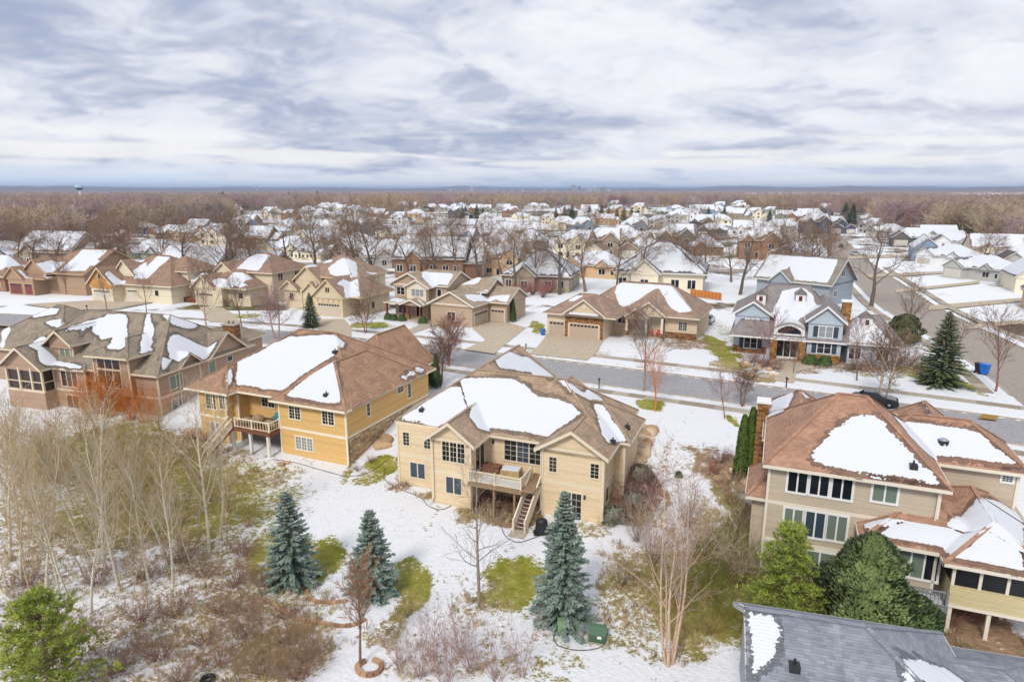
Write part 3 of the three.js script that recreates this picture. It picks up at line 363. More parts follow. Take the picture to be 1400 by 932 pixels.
House.prototype.plane = function (f, d, px, py) { const q = ray(px, py), o = this.loc([0, 0]), dx = q[0] * this.c + q[2] * this.s, dz = -q[0] * this.s + q[2] * this.c, t = f === 'b' || f === 'f' ? (d - o[1]) / dz : (d - o[0]) / dx, x = o[0] + dx * t, z = o[1] + dz * t, y = EYE + q[1] * t; return f === 'b' ? [x, y] : f === 'r' ? [-z, y] : f === 'l' ? [z, y] : [-x, y]; };
// a window whose opening shows in the photo between x0..x1, y0..y1
House.prototype.winPx = function (f, d, x0, y0, x1, y1, o = {}) { const cx = (x0 + x1) / 2, cy = (y0 + y1) / 2, l = this.plane(f, d, x0, cy), r = this.plane(f, d, x1, cy), t = this.plane(f, d, cx, y0), b = this.plane(f, d, cx, y1), q = (v) => Math.round(v * 20) / 20; return this.win(f, (l[0] + r[0]) / 2, b[1], d, Math.max(0.3, q(Math.abs(r[0] - l[0]))), Math.max(0.3, q(t[1] - b[1])), o); };
const zoomed = (ox, oy, s) => (...L) => L.map(([a, b]) => [ox + s * a, oy + s * b]);
const zw = (h, ox, oy, s) => (f, d, a, b, c, e, o) => h.winPx(f, d, ox + s * a, oy + s * b, ox + s * c, oy + s * e, o);

// ---------------------------------------------------------------- the beige house in the middle
{
  const h = new House('house', 'beige two-storey house with brown shingles, snowy roof and white raised deck with long stairs', -6.731, -51.856, 22); h.wallMat = siding('#cdb999'); h.roofMat = shingle('#987b64'); h.trim = std('#dccfb6', { roughness: 0.6 });
  const B = -1, w = h.wallMat;
  h.wall(-4.6, 0.1, B, 5.75, -13, -2.1, w); h.wall(0, 3.6, B, 5.75, -4, 0, w); h.wall(3.55, 9.35, B, 5.8, -12.9, -3.1, w); h.wall(9.3, 14.3, B, 5.75, -6.4, -1.6, w); h.wall(9.32, 15.15, B, 5.74, -11, -5.5, w); h.wall(-4.5, 3.4, B, 5.7, -20.4, -12.9, w); h.wall(4.6, 10.4, B, 5.7, -14.4, -12.8, w);
  const rf = h.roof({ x0: -5.15, x1: 14.6, z0: -13.8, z1: -2.55, y: 5.8, m: 0.7, me: 0.7, ends: 'hh', cap: true });
  h.roof({ x0: -0.62, x1: 4.2, z0: -8, z1: 0.5, y: 5.8, m: 0.74, axis: 'z', ends: 'hg', noGable: '0', over: 0.5, band: true, cap: true });
  h.roof({ x0: 8.72, x1: 14.85, z0: -8.4, z1: -1.1, y: 5.8, m: 0.62, axis: 'z', ends: 'hg', noGable: '0', over: 0.5, band: true, cap: true });
  h.roof({ x0: 6, x1: 15.7, z0: -11.4, z1: -5.05, y: 5.8, m: 0.71, cap: true });
  h.roof({ x0: -5.1, x1: 4.1, z0: -21.4, z1: -8, y: 5.8, m: 0.72, axis: 'z', ends: 'gh', over: 0.6, cap: true });
  h.roof({ x0: 4, x1: 11, z0: -15.4, z1: -7, y: 5.8, m: 0.62, axis: 'z', ends: 'gh', over: 0.5, cap: true });
  h.roofNode = rf;
  const K = zoomed(500, 460, 0.32857);
  h.snow(K([395, 180], [450, 172], [560, 175], [620, 180], [660, 200], [690, 235], [740, 250], [800, 258], [860, 285], [890, 325], [755, 420], [690, 400], [520, 385], [495, 395], [470, 385], [425, 330], [435, 300], [410, 240]), { cell: 0.14 });
  h.snow(K([150, 330], [200, 295], [280, 250], [350, 215], [390, 210], [435, 295], [290, 378], [215, 355], [150, 345]), { cell: 0.14 });
  h.snow(K([950, 280], [985, 285], [1100, 440], [1060, 440], [1010, 442], [985, 410], [965, 350]), { cell: 0.14 });
  h.snow(K([540, 100], [590, 58], [640, 80], [680, 88], [785, 168], [770, 180], [690, 150], [560, 130]), { cell: 0.16 });
  h.snow(K([800, 185], [830, 180], [900, 232], [925, 218], [995, 268], [940, 268], [850, 235]), { cell: 0.16 });
  h.vent(577, 562); for (const [a, b] of [[838, 605], [858, 585]]) h.vent(a, b);
  const W = zw(h, 520, 570, 0.142857), W2 = zw(h, 700, 600, 0.142857), mg = { cols: 2, rows: 4 };
  W('b', -2.1, 220, 145, 275, 268, mg); W('b', -2.1, 420, 205, 478, 300, { cols: 2, rows: 3 }); W('b', -2.1, 290, 440, 425, 580, { sash: 2, glass: M.glassBlue });
  W('b', 0, 595, 240, 805, 428, { sash: 3, cols: 2, rows: 4 }); W('b', 0, 632, 580, 775, 732, { sash: 2, glass: M.glassBlue }); W('b', -3.1, 1190, 190, 1545, 432, { sash: 3, cols: 2, rows: 5, glass: [M.glass, M.glassBlue, M.glass] });
  h.win('r', 1.75, 2.95, 3.6, 1.7, 2.1, { sash: 2 });
  W2('b', -1.6, 358, 172, 428, 312, mg); W2('b', -1.6, 755, 238, 830, 375, mg); W2('b', -1.6, 475, 512, 662, 760, { sash: 2, cols: 2, rows: 4 }); h.win('r', 3.2, 1.2, 14.3, 0.9, 1.3, {});
  for (const [a, b, c, d] of [[-4.6, 0, -2.3, -2.1], [0, 3.6, -0.2, 0], [9.3, 14.3, -1.8, -1.6]]) h.band(a, b, 2.78, c, d);
  h.band(14.1, 14.3, 2.782, -6, -1.85); h.band(14.35, 15.15, 2.78, -5.6, -5.5); for (const [x, z] of [[0, 0], [3.6, 0], [9.3, -1.6], [14.3, -1.6], [-4.6, -2.1], [15.15, -5.5]]) h.corner(x, z, B, 5.7);
  h.pipe([[0.12, 5.55, 0.14], [0.14, 0.5, 0.14], [-0.1, 0.1, 0.6]]); h.pipe([[9.2, 5.5, -1.45], [9.2, 0.4, -1.45], [9.0, 0.15, -1.0]]); h.pipe([[14.42, 5.4, -1.5], [14.42, 0.3, -1.5]]);
  for (const [x, y, z] of [[4.3, 5.0, -3.1], [12.9, 2.1, -1.6]]) { const l = new MB().box(x - 0.07, x + 0.07, y - 0.15, y + 0.15, z, z + 0.16).build('wall_lantern', M.darkmetal, h.g); }
  // the deck
  const dk = new MB(); for (let k = 0; k < 26; k++) dk.box(3.62, 9.28, 2.66, 2.75, -3.08 + k * 0.14, -2.955 + k * 0.14); const deck = dk.build('deck', M.wood, h.g);
  new MB().box(3.55, 8.3, 2.4, 2.655, 0.5, 0.58).box(3.56, 3.62, 2.4, 2.65, -3.05, 0.5).box(8.24, 8.3, 2.4, 2.65, -2, 0.5).build('rim_joist', M.wood, deck);
  for (const [x, z] of [[3.8, 0.3], [5.8, 0.3], [7.6, 0.3], [8.1, -1.9]]) post(deck, x, -0.6, 2.5, z, 0.16, M.wood);
  const P = [[3.66, 2.75, -0.1], [3.66, 2.75, 0.48], [5.95, 2.75, 0.48], [8.2, 2.75, 0.48], [8.2, 2.75, -1.85]], rm = h.trim; for (const p of P) post(deck, p[0], 2.75, 3.85, p[2], 0.13, rm, 'rail_post'); for (let k = 0; k < 4; k++) railing(deck, P[k], P[k + 1], rm);
  const sn = new MB(); for (let i = 0; i < 24; i++) for (let j = 0; j < 14; j++) { const x = 3.75 + i * 0.18, z = -2.9 + j * 0.23; if (noise(x * 1.3, z * 1.3 + 3) > 0.36 && !(x < 5.4 && z < -1.2)) sn.box(x, x + 0.18, 2.752, 2.79 + 0.01 * hash2(i, j), z, z + 0.23); } sn.build('snow', M.snow, deck);
  stair(deck, [8.72, 2.72, -1.95], [8.72, 0.06, 2.15], 0.95, 14, M.redwood, rm, rm); for (const x of [8.25, 9.2]) { post(deck, x, 0, 1.15, 2.18, 0.13, rm, 'rail_post'); post(deck, x, 2.7, 3.85, -1.95, 0.13, rm, 'rail_post'); }
  h.wall(8.1, 9.35, -0.4, 0.09, 1.7, 2.9, M.concrete, 'stair_pad');
  // things on and below the deck
  const put = (o, x, y, z, turn = 0) => { const p = h.world(x, z); o.position.set(p[0], y, p[1]); o.rotation.y = -22 * R2 + turn; return o; };
  const hot = put(thing('patio_table', 'covered table with tan cover and snow on top, on the white deck', 'table'), 6.6, 2.79, -1.5, 0.1); { const b = new THREE.BoxGeometry(1.6, 0.75, 1.1, 6, 3, 4), p = b.attributes.position; for (let k = 0; k < p.count; k++) { const y = p.getY(k), f = 1 + 0.06 * (0.375 - y) + 0.03 * Math.sin(p.getX(k) * 9 + p.getZ(k) * 7) * (y < 0.3 ? 1 : 0); p.setXYZ(k, p.getX(k) * f, y + 0.375, p.getZ(k) * f); } b.computeVertexNormals(); part('cover', b, std('#b89f6c', { map: texGrain }), hot); part('snow', new MB().box(-0.72, 0.72, 0.752, 0.8, -0.48, 0.48).geo(), M.snow, hot); }
  const bench = put(thing('storage_bench', 'low brown wooden deck box by the glass door', 'box'), 4.6, 2.76, -2.1); new MB().box(-0.75, 0.75, 0.05, 0.5, -0.35, 0.35).build('body', M.redwood, bench); new MB().box(-0.8, 0.8, 0.5, 0.56, -0.4, 0.4).build('lid', M.redwood, bench);
  const gr = put(thing('barbecue_grill', 'covered black barbecue grill at the foot of the deck stairs', 'grill'), 10.35, 0, 1.5, 0.4); { const g = new THREE.CylinderGeometry(0.5, 0.62, 1.0, 14, 4), p = g.attributes.position; for (let k = 0; k < p.count; k++) { const x = p.getX(k), z = p.getZ(k), a = Math.atan2(z, x); const f = 1 + 0.05 * Math.sin(a * 7) * (0.5 - p.getY(k)); p.setXYZ(k, x * f * 0.9, p.getY(k) + 0.5, z * f * 0.72); } g.computeVertexNormals(); part('cover', g, M.black, gr); const t = new THREE.SphereGeometry(0.46, 14, 6, 0, 6.3, 0, 1.57); t.scale(0.98, 0.6, 0.78); t.translate(0, 1.0, 0); part('lid', t, M.black, gr); new MB().box(-0.62, 0.62, 0.0, 0.06, -0.42, 0.42).build('foot', M.darkmetal, gr); }
}
// ---------------------------------------------------------------- the yellow house
{
  const h = new House('house', 'yellow two-storey house with brown roof, stone side wall and corner deck', -15.822, -59.338, 23.3); h.wallMat = siding('#cba76c'); h.roofMat = shingle('#9a6c4e'); h.trim = std('#ece3cc', { roughness: 0.6 });
  const B = -1, w = h.wallMat; h.wall(-8.1, 0, B, 5.75, -15.4, 0, w); h.wall(-14.2, -8.05, 2.6, 5.75, -15.3, -2.0, w); h.wall(-14.2, -8.05, B, 2.65, -15.3, -1.2, std('#8b8782', { map: texRough })); h.wall(-19.4, -14.1, B, 5.74, -15.2, -0.6, w); h.wall(-18.6, -14.9, B, 5.73, -1, 0.35, w); h.wall(-9, -2, B, 5.7, -18.5, -15.2, w);
  const rf = h.roof({ x0: -19.95, x1: 0.5, z0: -16.4, z1: -0.35, y: 5.8, m: 0.64, me: 0.66, cap: true });
  h.roof({ x0: -8.75, x1: 0.5, z0: -14, z1: 0.65, y: 5.8, m: 0.7, axis: 'z', cap: true }); h.roof({ x0: -20, x1: -13.9, z0: -8, z1: 0.95, y: 5.8, m: 0.62, axis: 'z', cap: true }); h.roof({ x0: -9.8, x1: -1.2, z0: -19.4, z1: -9, y: 5.8, m: 0.95, axis: 'z', ends: 'gh', cap: true }); h.roofNode = rf;
  const K = zoomed(240, 420, 0.27902);
  h.snow(K([300, 265], [315, 262], [400, 225], [490, 170], [570, 145], [700, 140], [800, 148], [828, 175], [820, 200], [770, 240], [640, 320], [520, 410], [430, 400], [330, 383], [298, 385]), { cell: 0.15 });
  h.snow(K([785, 258], [812, 470], [780, 472], [700, 462], [535, 432], [600, 385], [700, 310]), { cell: 0.15 }); h.snow(K([262, 300], [275, 305], [272, 360], [258, 395], [245, 390], [246, 340]), { cell: 0.12, jag: 0.1 }); h.snow(K([1110, 345], [1190, 300], [1210, 305], [1130, 350]), { cell: 0.14, jag: 0.25 });
  h.vent(446, 541); h.vent(458, 482);
  const W2 = zw(h, 380, 520, 0.139535), W1 = zw(h, 255, 510, 0.15018), g2 = { sash: 2, cols: 2, rows: 4 };
  W2('b', 0, 112, 260, 215, 375, g2); W2('b', 0, 436, 308, 545, 430, g2); W2('b', 0, 178, 560, 338, 680, { sash: 3, cols: 2, rows: 4, glass: M.blind });
  W2('r', 0, 868, 225, 898, 345, { cols: 1, rows: 3 }); W2('r', 0, 1170, 60, 1225, 115, { cols: 2, rows: 2 }); W2('r', 0, 1270, 30, 1300, 165, { cols: 1, rows: 4 }); W2('r', 0, 1068, 385, 1098, 475, {});
  W1('b', 0.35, 180, 195, 262, 322, g2); W1('b', 0.35, 300, 205, 358, 325, g2); W1('b', 0.35, 225, 450, 300, 610, { sash: 2, glass: M.blind, trim: M.white }); W1('b', -2.0, 490, 190, 535, 330, { sash: 1 }); W1('b', -2.0, 685, 205, 795, 305, { sash: 2, cols: 2, rows: 3 });
  h.band(-8.1, 0, 2.72, -0.2, 0); h.band(-0.2, 0, 2.722, -15.3, -0.25); h.band(-18.6, -14.9, 2.72, 0.1, 0.35); for (const [x, z] of [[0, 0], [-8.1, 0], [-14.9, 0.35], [-18.6, 0.35], [-16.6, 0.36], [-14.15, -0.6]]) h.corner(x, z, B, 5.7); h.pipe([[0.1, 5.6, 0.1], [0.1, 0.3, 0.1], [0.3, 0.1, 0.6]]);
  // the stone veneer on the low side wall: every stone its own block, joined
  const R = rng(5), st = new MB(); const tones = [[0.5, 0.36, 0.22], [0.42, 0.29, 0.17], [0.58, 0.45, 0.3], [0.33, 0.24, 0.16], [0.5, 0.33, 0.17]]; st.tint([1, 1, 1]);
  for (let y = -0.9; y < 2.68;) { const hh = 0.13 + 0.13 * R(); for (let z = -0.1 - 0.2 * R(); z > -11.4;) { const l = 0.25 + 0.5 * R(), y1 = Math.min(y + hh, 2.7); const c = tones[Math.floor(R() * 5)], k = 0.75 + 0.5 * R(); st.cur = c.map((v) => v * k); st.box(0, 0.05 + 0.06 * R(), y + 0.012, y1 - 0.012, z - l + 0.015, z - 0.01); z -= l; } y += hh; } st.c.length = st.p.length; const sm = st.build('stone_veneer', new THREE.MeshStandardMaterial({ vertexColors: true, roughness: 0.95, bumpMap: texBump, bumpScale: 0.02 }), h.g); sm.userData.kind = 'stuff';
  const ms = new MB(); ms.box(0, 0.03, B, 2.7, -11.5, -0.05).build('mortar', std('#7d6a55'), h.g);
  // deck
  const dk = new MB(); for (let k = 0; k < 25; k++) dk.box(-13.8, -8.15, 2.62, 2.7, -1.95 + k * 0.14, -1.82 + k * 0.14); const deck = dk.build('deck', M.redwood, h.g); new MB().box(-13.85, -8.1, 2.3, 2.615, 1.52, 1.6).box(-8.16, -8.1, 2.3, 2.615, -0.1, 1.5).box(-13.86, -13.8, 2.3, 2.615, -0.5, 1.5).build('rim_joist', M.redwood, deck);
  for (const x of [-13.2, -10.9, -8.6]) post(deck, x, -0.5, 2.35, 1.3, 0.26, M.white, 'post'); const P = [[-12.6, 2.7, 1.5], [-10.4, 2.7, 1.5], [-8.2, 2.7, 1.5], [-8.2, 2.7, 0.1]]; for (const p of P) post(deck, p[0], 2.7, 3.75, p[2], 0.14, h.trim, 'rail_post'); for (let k = 0; k < 3; k++) railing(deck, P[k], P[k + 1], h.trim, 0.95, 0.35);
  stair(deck, [-13.2, 2.65, 1.5], [-14.4, 0.05, 4.0], 1.0, 13, M.redwood, h.trim, M.redwood);
  const put = (o, x, y, z, turn = 0) => { const p = h.world(x, z); o.position.set(p[0], y, p[1]); o.rotation.y = -23.3 * R2 + turn; return o; };
  const cover = (label, x, z, sx, sy, sz, turn) => { const o = put(thing('patio_chair', label, 'chair'), x, 2.71, z, turn); const g = new THREE.SphereGeometry(0.5, 12, 8); g.scale(sx, sy, sz); g.translate(0, sy * 0.42, 0); const p = g.attributes.position; for (let k = 0; k < p.count; k++) if (p.getY(k) < 0) p.setY(k, 0); g.computeVertexNormals(); part('cover', g, std('#a48b6c', { map: texGrain }), o); part('seat', new MB().box(-0.3 * sx, 0.3 * sx, 0.01, 0.12, -0.3 * sz, 0.3 * sz).geo(), M.darkmetal, o); return o; };
  cover('large lounge chair under a tan cover, middle of the corner deck', -10.9, 0.1, 1.4, 1.2, 1.1, 0.3); cover('low ottoman under a tan cover at the deck corner of the yellow house', -9.1, 0.4, 1.7, 0.9, 1.0, -0.2); cover('slumped chair cover near the stairs of the corner deck', -12.1, 0.4, 1.2, 0.8, 1.1, 0.8);
  const ch = put(thing('adirondack_chair', 'teal wooden armchair with tall back on the corner deck', 'chair'), -9.7, 2.71, -1.0, 0.2), tl = std('#2b8c98'); new MB().bar([-0.22, 0.32, 0.3], [-0.25, 0.28, -0.25], 0.1, 0.04).bar([0, 0.32, 0.3], [0, 0.28, -0.25], 0.3, 0.04).bar([0.22, 0.32, 0.3], [0.25, 0.28, -0.25], 0.1, 0.04).build('seat', tl, ch); const bk = new MB(); for (let k = -2; k <= 2; k++) bk.bar([k * 0.1, 0.3, -0.2], [k * 0.13, 1.0 - Math.abs(k) * 0.05, -0.5], 0.09, 0.03); bk.build('backrest', tl, ch); for (const s of [-1, 1]) { new MB().bar([s * 0.33, 0, 0.35], [s * 0.33, 0.55, 0.3], 0.08, 0.05).bar([s * 0.33, 0.55, 0.38], [s * 0.33, 0.55, -0.3], 0.14, 0.04).build('arm', tl, ch); new MB().bar([s * 0.3, 0, -0.45], [s * 0.33, 0.55, -0.28], 0.06, 0.05).build('leg', tl, ch); }
}
// ---------------------------------------------------------------- the brown house on the left
{
  const h = new House('house', 'large brown house with many gables, tall window bay and screened porch', -52.307, -77.329, 17); h.wallMat = siding('#9c8370'); h.roofMat = shingle('#807365'); h.trim = std('#d6c6ae', { roughness: 0.6 });
  const B = -0.5, w = h.wallMat;
  h.wall(-7, -1.2, B, 3.0, -1, 4.2, w); h.wall(-1.3, 3.6, B, 5.75, -6, 2.7, w); h.wall(3.5, 13.6, B, 5.75, -13.2, 2.2, w); h.wall(5.2, 10.3, 3, 7.6, -6, 2.75, w); h.wall(-9, 4, B, 5.7, -15, -5.5, w); h.wall(-8.5, -1.3, B, 5.7, -6, -0.9, w); h.wall(-2.9, 0.4, 5, 8.1, -3.5, 1.2, w);
  for (const x of [-6.9, -4.9, -3, -1.35]) post(h.g, x, 3, 5.7, 4.1, 0.22, h.trim, 'porch_post'); for (const z of [1.8, -0.4]) post(h.g, -1.35, 3, 5.7, z, 0.22, h.trim, 'porch_post'); h.wall(-6.8, -1.5, 3.0, 5.6, -0.6, 4.0, std('#3a2e28', { roughness: 0.4 }), 'screen'); new MB().box(-6.95, -1.3, 4.0, 4.1, 4.02, 4.14).box(-1.4, -1.28, 4.0, 4.1, -0.5, 4).build('screen_rail', h.trim, h.g);
  const rf = h.roof({ x0: -9.6, x1: 14.1, z0: -14, z1: 2.7, y: 5.8, m: 0.62, me: 0.95, ends: 'hh', over: 0.5, cap: true });
  h.roof({ x0: -7.6, x1: -0.7, z0: -6, z1: 4.7, y: 5.8, m: 0.72, axis: 'z', ends: 'hg', over: 0.55, cap: true }); h.roof({ x0: -1.9, x1: 4.1, z0: -5, z1: 3.2, y: 5.8, m: 0.4, axis: 'z', ends: 'hh', cap: true }); h.roof({ x0: 4.6, x1: 10.9, z0: -9, z1: 3.4, y: 7.7, m: 0.5, axis: 'z', cap: true }); h.roof({ x0: -3.5, x1: 1, z0: -7, z1: 1.9, y: 8.2, m: 0.75, axis: 'z', ends: 'hg', over: 0.5, gy: 7.6, cap: true });
  h.roof({ x0: 4, x1: 14.2, z0: -4.4, z1: -0.4, y: 5.8, m: 0.8, ends: 'hg', over: 0.5 }); h.roof({ x0: 4, x1: 14.3, z0: -12.4, z1: -5.2, y: 5.8, m: 0.78, ends: 'hg', over: 0.5, band: true, cap: true }); h.roof({ x0: 5, x1: 11.5, z0: -20, z1: -9, y: 5.8, m: 0.6, axis: 'z', ends: 'hh' }); h.roof({ x0: -22, x1: -6, z0: -17, z1: -2, y: 5.8, m: 0.62, axis: 'x', ends: 'hh', cap: true }); h.roof({ x0: -13, x1: -6, z0: -22, z1: -12, y: 5.4, m: 0.55, axis: 'z' }); h.wall(-21.4, -6.5, B, 5.7, -16.4, -2.6, w); h.wall(5.6, 11, B, 5.7, -19.4, -13.5, w); h.wall(-12.4, -6.6, B, 5.3, -21.4, -15, w); h.roofNode = rf;
  const K = zoomed(0, 380, 0.25758), c3 = zoomed(0, 400, 0.15025);
  h.snow(K([500, 240], [570, 195], [660, 190], [675, 215], [668, 360], [630, 385], [565, 375], [590, 320], [540, 330], [490, 280]), { cell: 0.2 }); h.snow(K([780, 165], [795, 162], [795, 235], [815, 250], [805, 385], [760, 410], [740, 395], [765, 230]), { cell: 0.2 }); h.snow(K([855, 195], [920, 195], [960, 210], [1050, 255], [1000, 275], [900, 240]), { cell: 0.2 }); h.snow(K([895, 310], [930, 300], [1155, 335], [1100, 425], [1000, 460], [900, 430], [885, 360]), { cell: 0.2 });
  h.snow(K([345, 285], [400, 250], [540, 208], [545, 215], [450, 265], [420, 320], [430, 275]), { cell: 0.2 }); h.snow(K([195, 390], [230, 360], [300, 355], [300, 440], [430, 470], [420, 482], [290, 462], [235, 470], [200, 440]), { cell: 0.2 }); h.snow(K([160, 180], [200, 155], [270, 145], [310, 165], [300, 190], [180, 210]), { cell: 0.2 }); h.snow(K([140, 355], [190, 315], [280, 305], [285, 320], [150, 365]), { cell: 0.2 }); h.snow(K([0, 220], [50, 240], [50, 280], [20, 400], [0, 400]), { cell: 0.25 }); h.snow(K([240, 235], [330, 215], [380, 225], [320, 260], [300, 265]), { cell: 0.2 }); h.snow(K([855, 430], [910, 435], [860, 495]), { cell: 0.2 });
  const W3 = zw(h, 0, 400, 0.15025), W4 = zw(h, 60, 440, 0.15026), gl = std('#4a3c36', { roughness: 0.1 });
  W3('b', 1.2, 545, 490, 635, 605, { sash: 2, glass: M.glassGreen }); W4('b', 2.7, 160, 455, 300, 585, { sash: 3, glass: gl }); W4('b', 2.7, 215, 670, 315, 795, { sash: 2, glass: gl }); W4('b', 2.75, 485, 335, 685, 425, { sash: 3 }); W4('b', 2.75, 500, 445, 700, 590, { sash: 3, glass: gl }); W4('r', 13.6, 1140, 480, 1255, 600, { sash: 2, glass: M.glassGreen }); W4('r', 13.6, 1165, 690, 1280, 830, { sash: 2, glass: M.glassGreen }); h.winPx('r', 13.6, 285, 494, 294, 510, { glass: M.glassGreen }); h.winPx('r', 13.6, 310, 486, 317, 493, {});
  h.band(-1.3, 3.6, 2.85, 2.5, 2.7); h.band(3.6, 13.6, 2.85, 2.0, 2.2); h.band(13.4, 13.6, 2.852, -13.2, 1.9); h.band(-7, -1.2, 2.85, 4.0, 4.2); for (const [x, z] of [[3.6, 2.7], [-1.3, 2.7], [13.6, 2.2], [13.6, -0.9], [13.6, -4.2], [5.2, 2.75], [10.3, 2.75], [0.4, 1.2], [-2.9, 1.2]]) h.corner(x, z, z === 1.2 ? 5.2 : B, z === 2.75 ? 7.6 : z === 1.2 ? 8.1 : 5.7);
  { const [x, z] = h.loc(at(318, 470, 6)); const c = new MB().box(x - 0.9, x + 0.9, 0, 8.6, z - 0.6, z + 0.6).build('chimney', M.stone, h.g); new MB().box(x - 1.05, x + 1.05, 8.6, 8.8, z - 0.75, z + 0.75).build('chimney_cap', M.concrete, c); new MB().tube([[x - 0.35, 8.8, z], [x - 0.35, 9.15, z]], 0.18, 8, true).tube([[x + 0.35, 8.8, z], [x + 0.35, 9.15, z]], 0.18, 8, true).build('flue', M.concrete, c); }
}
// ---------------------------------------------------------------- the three-storey tan house on the right
{
  const o = at(1030 + 0.19305 * 120, 520 + 0.19305 * 600, 8.7), h = new House('house', 'three-storey tan house with red brown roof, long window rows and screened porch', o[0], o[1], 22); h.wallMat = siding('#b0a390'); h.roofMat = shingle('#a06c53'); h.trim = std('#ded6c6', { roughness: 0.6 });
  const B = -0.5, w = h.wallMat; h.wall(0, 9.6, B, 8.65, -10, -0.5, w); h.wall(9.5, 15.1, B, 8.15, -12, -6.3, w); h.wall(-0.9, 0.05, B, 5.6, -6, -2, w); h.wall(5.9, 9.5, B, 5.5, -0.6, 1.1, w); h.wall(9.4, 15.5, B, 5.4, -8, -1.5, w); h.wall(2, 6, B, 8.4, -15, -9.9, w); h.wall(8, 14, B, 8, -17, -11.9, w);
  const rf = h.roof({ x0: -0.43, x1: 10.09, z0: -10.55, z1: 0, y: 8.7, m: 0.72, me: 0.86, cap: true });
  h.roof({ x0: 6, x1: 15.75, z0: -12.2, z1: -5.85, y: 8.2, m: 0.72, ends: 'hh', cap: true }); h.roof({ x0: -0.6, x1: 4.4, z0: -15.5, z1: -6, y: 8.3, m: 0.8, axis: 'z', ends: 'hh', cap: true }); h.roof({ x0: 8, x1: 14.5, z0: -19.5, z1: -8, y: 6.6, m: 0.9, axis: 'z', ends: 'hh', cap: true }); h.roof({ x0: -1.35, x1: 1, z0: -6.6, z1: -1.4, y: 5.7, m: 1, axis: 'z', cap: true });
  h.roof({ x0: 5.35, x1: 13, z0: -6, z1: 1.75, y: 5.5, m: 0.5, axis: 'x', cap: true }); h.roof({ x0: 9.55, x1: 15.2, z0: -8, z1: 2.75, y: 5.45, m: 0.6, axis: 'z', cap: true }); h.roofNode = rf;
  const K5 = zoomed(1030, 520, 0.19305), K6 = zoomed(1180, 520, 0.19305), K8 = zoomed(1180, 680, 0.27027);
  h.snow(K5([400, 545], [450, 470], [540, 370], [640, 290], [720, 240], [830, 245], [900, 280], [1010, 400], [1150, 560], [1330, 745], [1200, 725], [1030, 690], [800, 655], [560, 620], [430, 590]), { cell: 0.1, jag: 0.2 });
  h.snow(K6([225, 255], [300, 290], [550, 325], [800, 370], [900, 440], [1085, 600], [900, 590], [540, 548], [510, 555], [440, 505], [330, 390]), { cell: 0.12 }); h.snow(K5([140, 145], [290, 75], [270, 140], [210, 220], [100, 265]), { cell: 0.14 }); h.snow(K5([335, 60], [400, 125], [370, 128]), { cell: 0.12, jag: 0.1 }); h.snow(K6([430, 125], [600, 265], [530, 262]), { cell: 0.14 }); h.snow(K6([910, 375], [1000, 380], [1005, 420]), { cell: 0.14, jag: 0.1 });
  h.snow(K8([60, 190], [250, 45], [440, 10], [630, 170], [450, 290], [405, 250], [200, 210]), { cell: 0.11, jag: 0.12 }); h.snow(K8([30, 90], [230, 55], [40, 165]), { cell: 0.11, jag: 0.25 }); h.snow(K8([465, 305], [640, 180], [810, 290], [814, 375], [600, 325]), { cell: 0.11, jag: 0.1 }); h.snow(K8([440, 0], [600, 0], [814, 140], [814, 290], [640, 170]), { cell: 0.13, jag: 0.08 }); h.snow(K8([610, 0], [700, 0], [814, 70], [814, 130]), { cell: 0.13, jag: 0.08 });
  const keep = h.trim; h.trim = M.white; const W5 = zw(h, 1030, 520, 0.19305), W7 = zw(h, 1050, 660, 0.1931), W8 = zw(h, 1180, 680, 0.27027), W6 = zw(h, 1180, 520, 0.19305), z = -0.5, po = { tw: 0.16, cols: 3, rows: 1, detail: true };
  W5('b', z, 250, 645, 380, 790, { sash: 2, tw: 0.14 }); W5('b', z, 405, 668, 535, 812, { sash: 2, tw: 0.14 }); W5('b', z, 562, 690, 700, 838, { sash: 2, tw: 0.14 }); W5('b', z, 848, 728, 1022, 860, { sash: 2, glass: M.glassGreen, tw: 0.14 });
  W7('b', z, 118, 185, 240, 355, { sash: 2, glass: M.glassGreen, tw: 0.14 }); W7('b', z, 265, 205, 400, 385, { sash: 2, glass: M.glassBlue, tw: 0.14 }); W7('b', z, 420, 235, 555, 408, { sash: 2, glass: M.glassGreen, tw: 0.14 }); W7('b', z, 180, 480, 455, 675, { sash: 3, glass: M.glassGreen, tw: 0.16 });
  W8('b', 1.1, 105, 255, 385, 400, { sash: 4, glass: [M.glass, M.glassGreen, M.glassGreen, M.glass], tw: 0.14 }); W6('b', -6.3, 990, 672, 1062, 715, { cols: 3, rows: 3, glass: M.glassBlue, tw: 0.14 });
  h.trim = keep; h.band(0, 9.6, 5.85, -0.7, -0.5); h.band(0, 5.9, 3.15, -0.7, -0.5); for (const [x, zz, y1] of [[0, -0.5, 8.6], [9.6, -0.5, 8.6], [9.5, 1.1, 5.4], [5.9, 1.1, 5.4], [15.1, -6.3, 8]]) h.corner(x, zz, B, y1); h.vent(1249, 639); h.pipe([[9.5, 8.4, -0.3], [9.5, 6.2, -0.38]]);
  { const [x, zz] = h.hit(1290, 606), y = h.height(x, zz), sk = new MB().tube([[x, y - 0.2, zz], [x, y + 0.22, zz]], 0.34, 16, true).build('sun_tube', M.darkmetal, h.g); const g = new THREE.SphereGeometry(0.3, 16, 6, 0, 6.3, 0, 1.57); g.scale(1, 0.5, 1); g.translate(x, y + 0.22, zz); part('dome', g, std('#8d97a5', { roughness: 0.1 }), sk); }
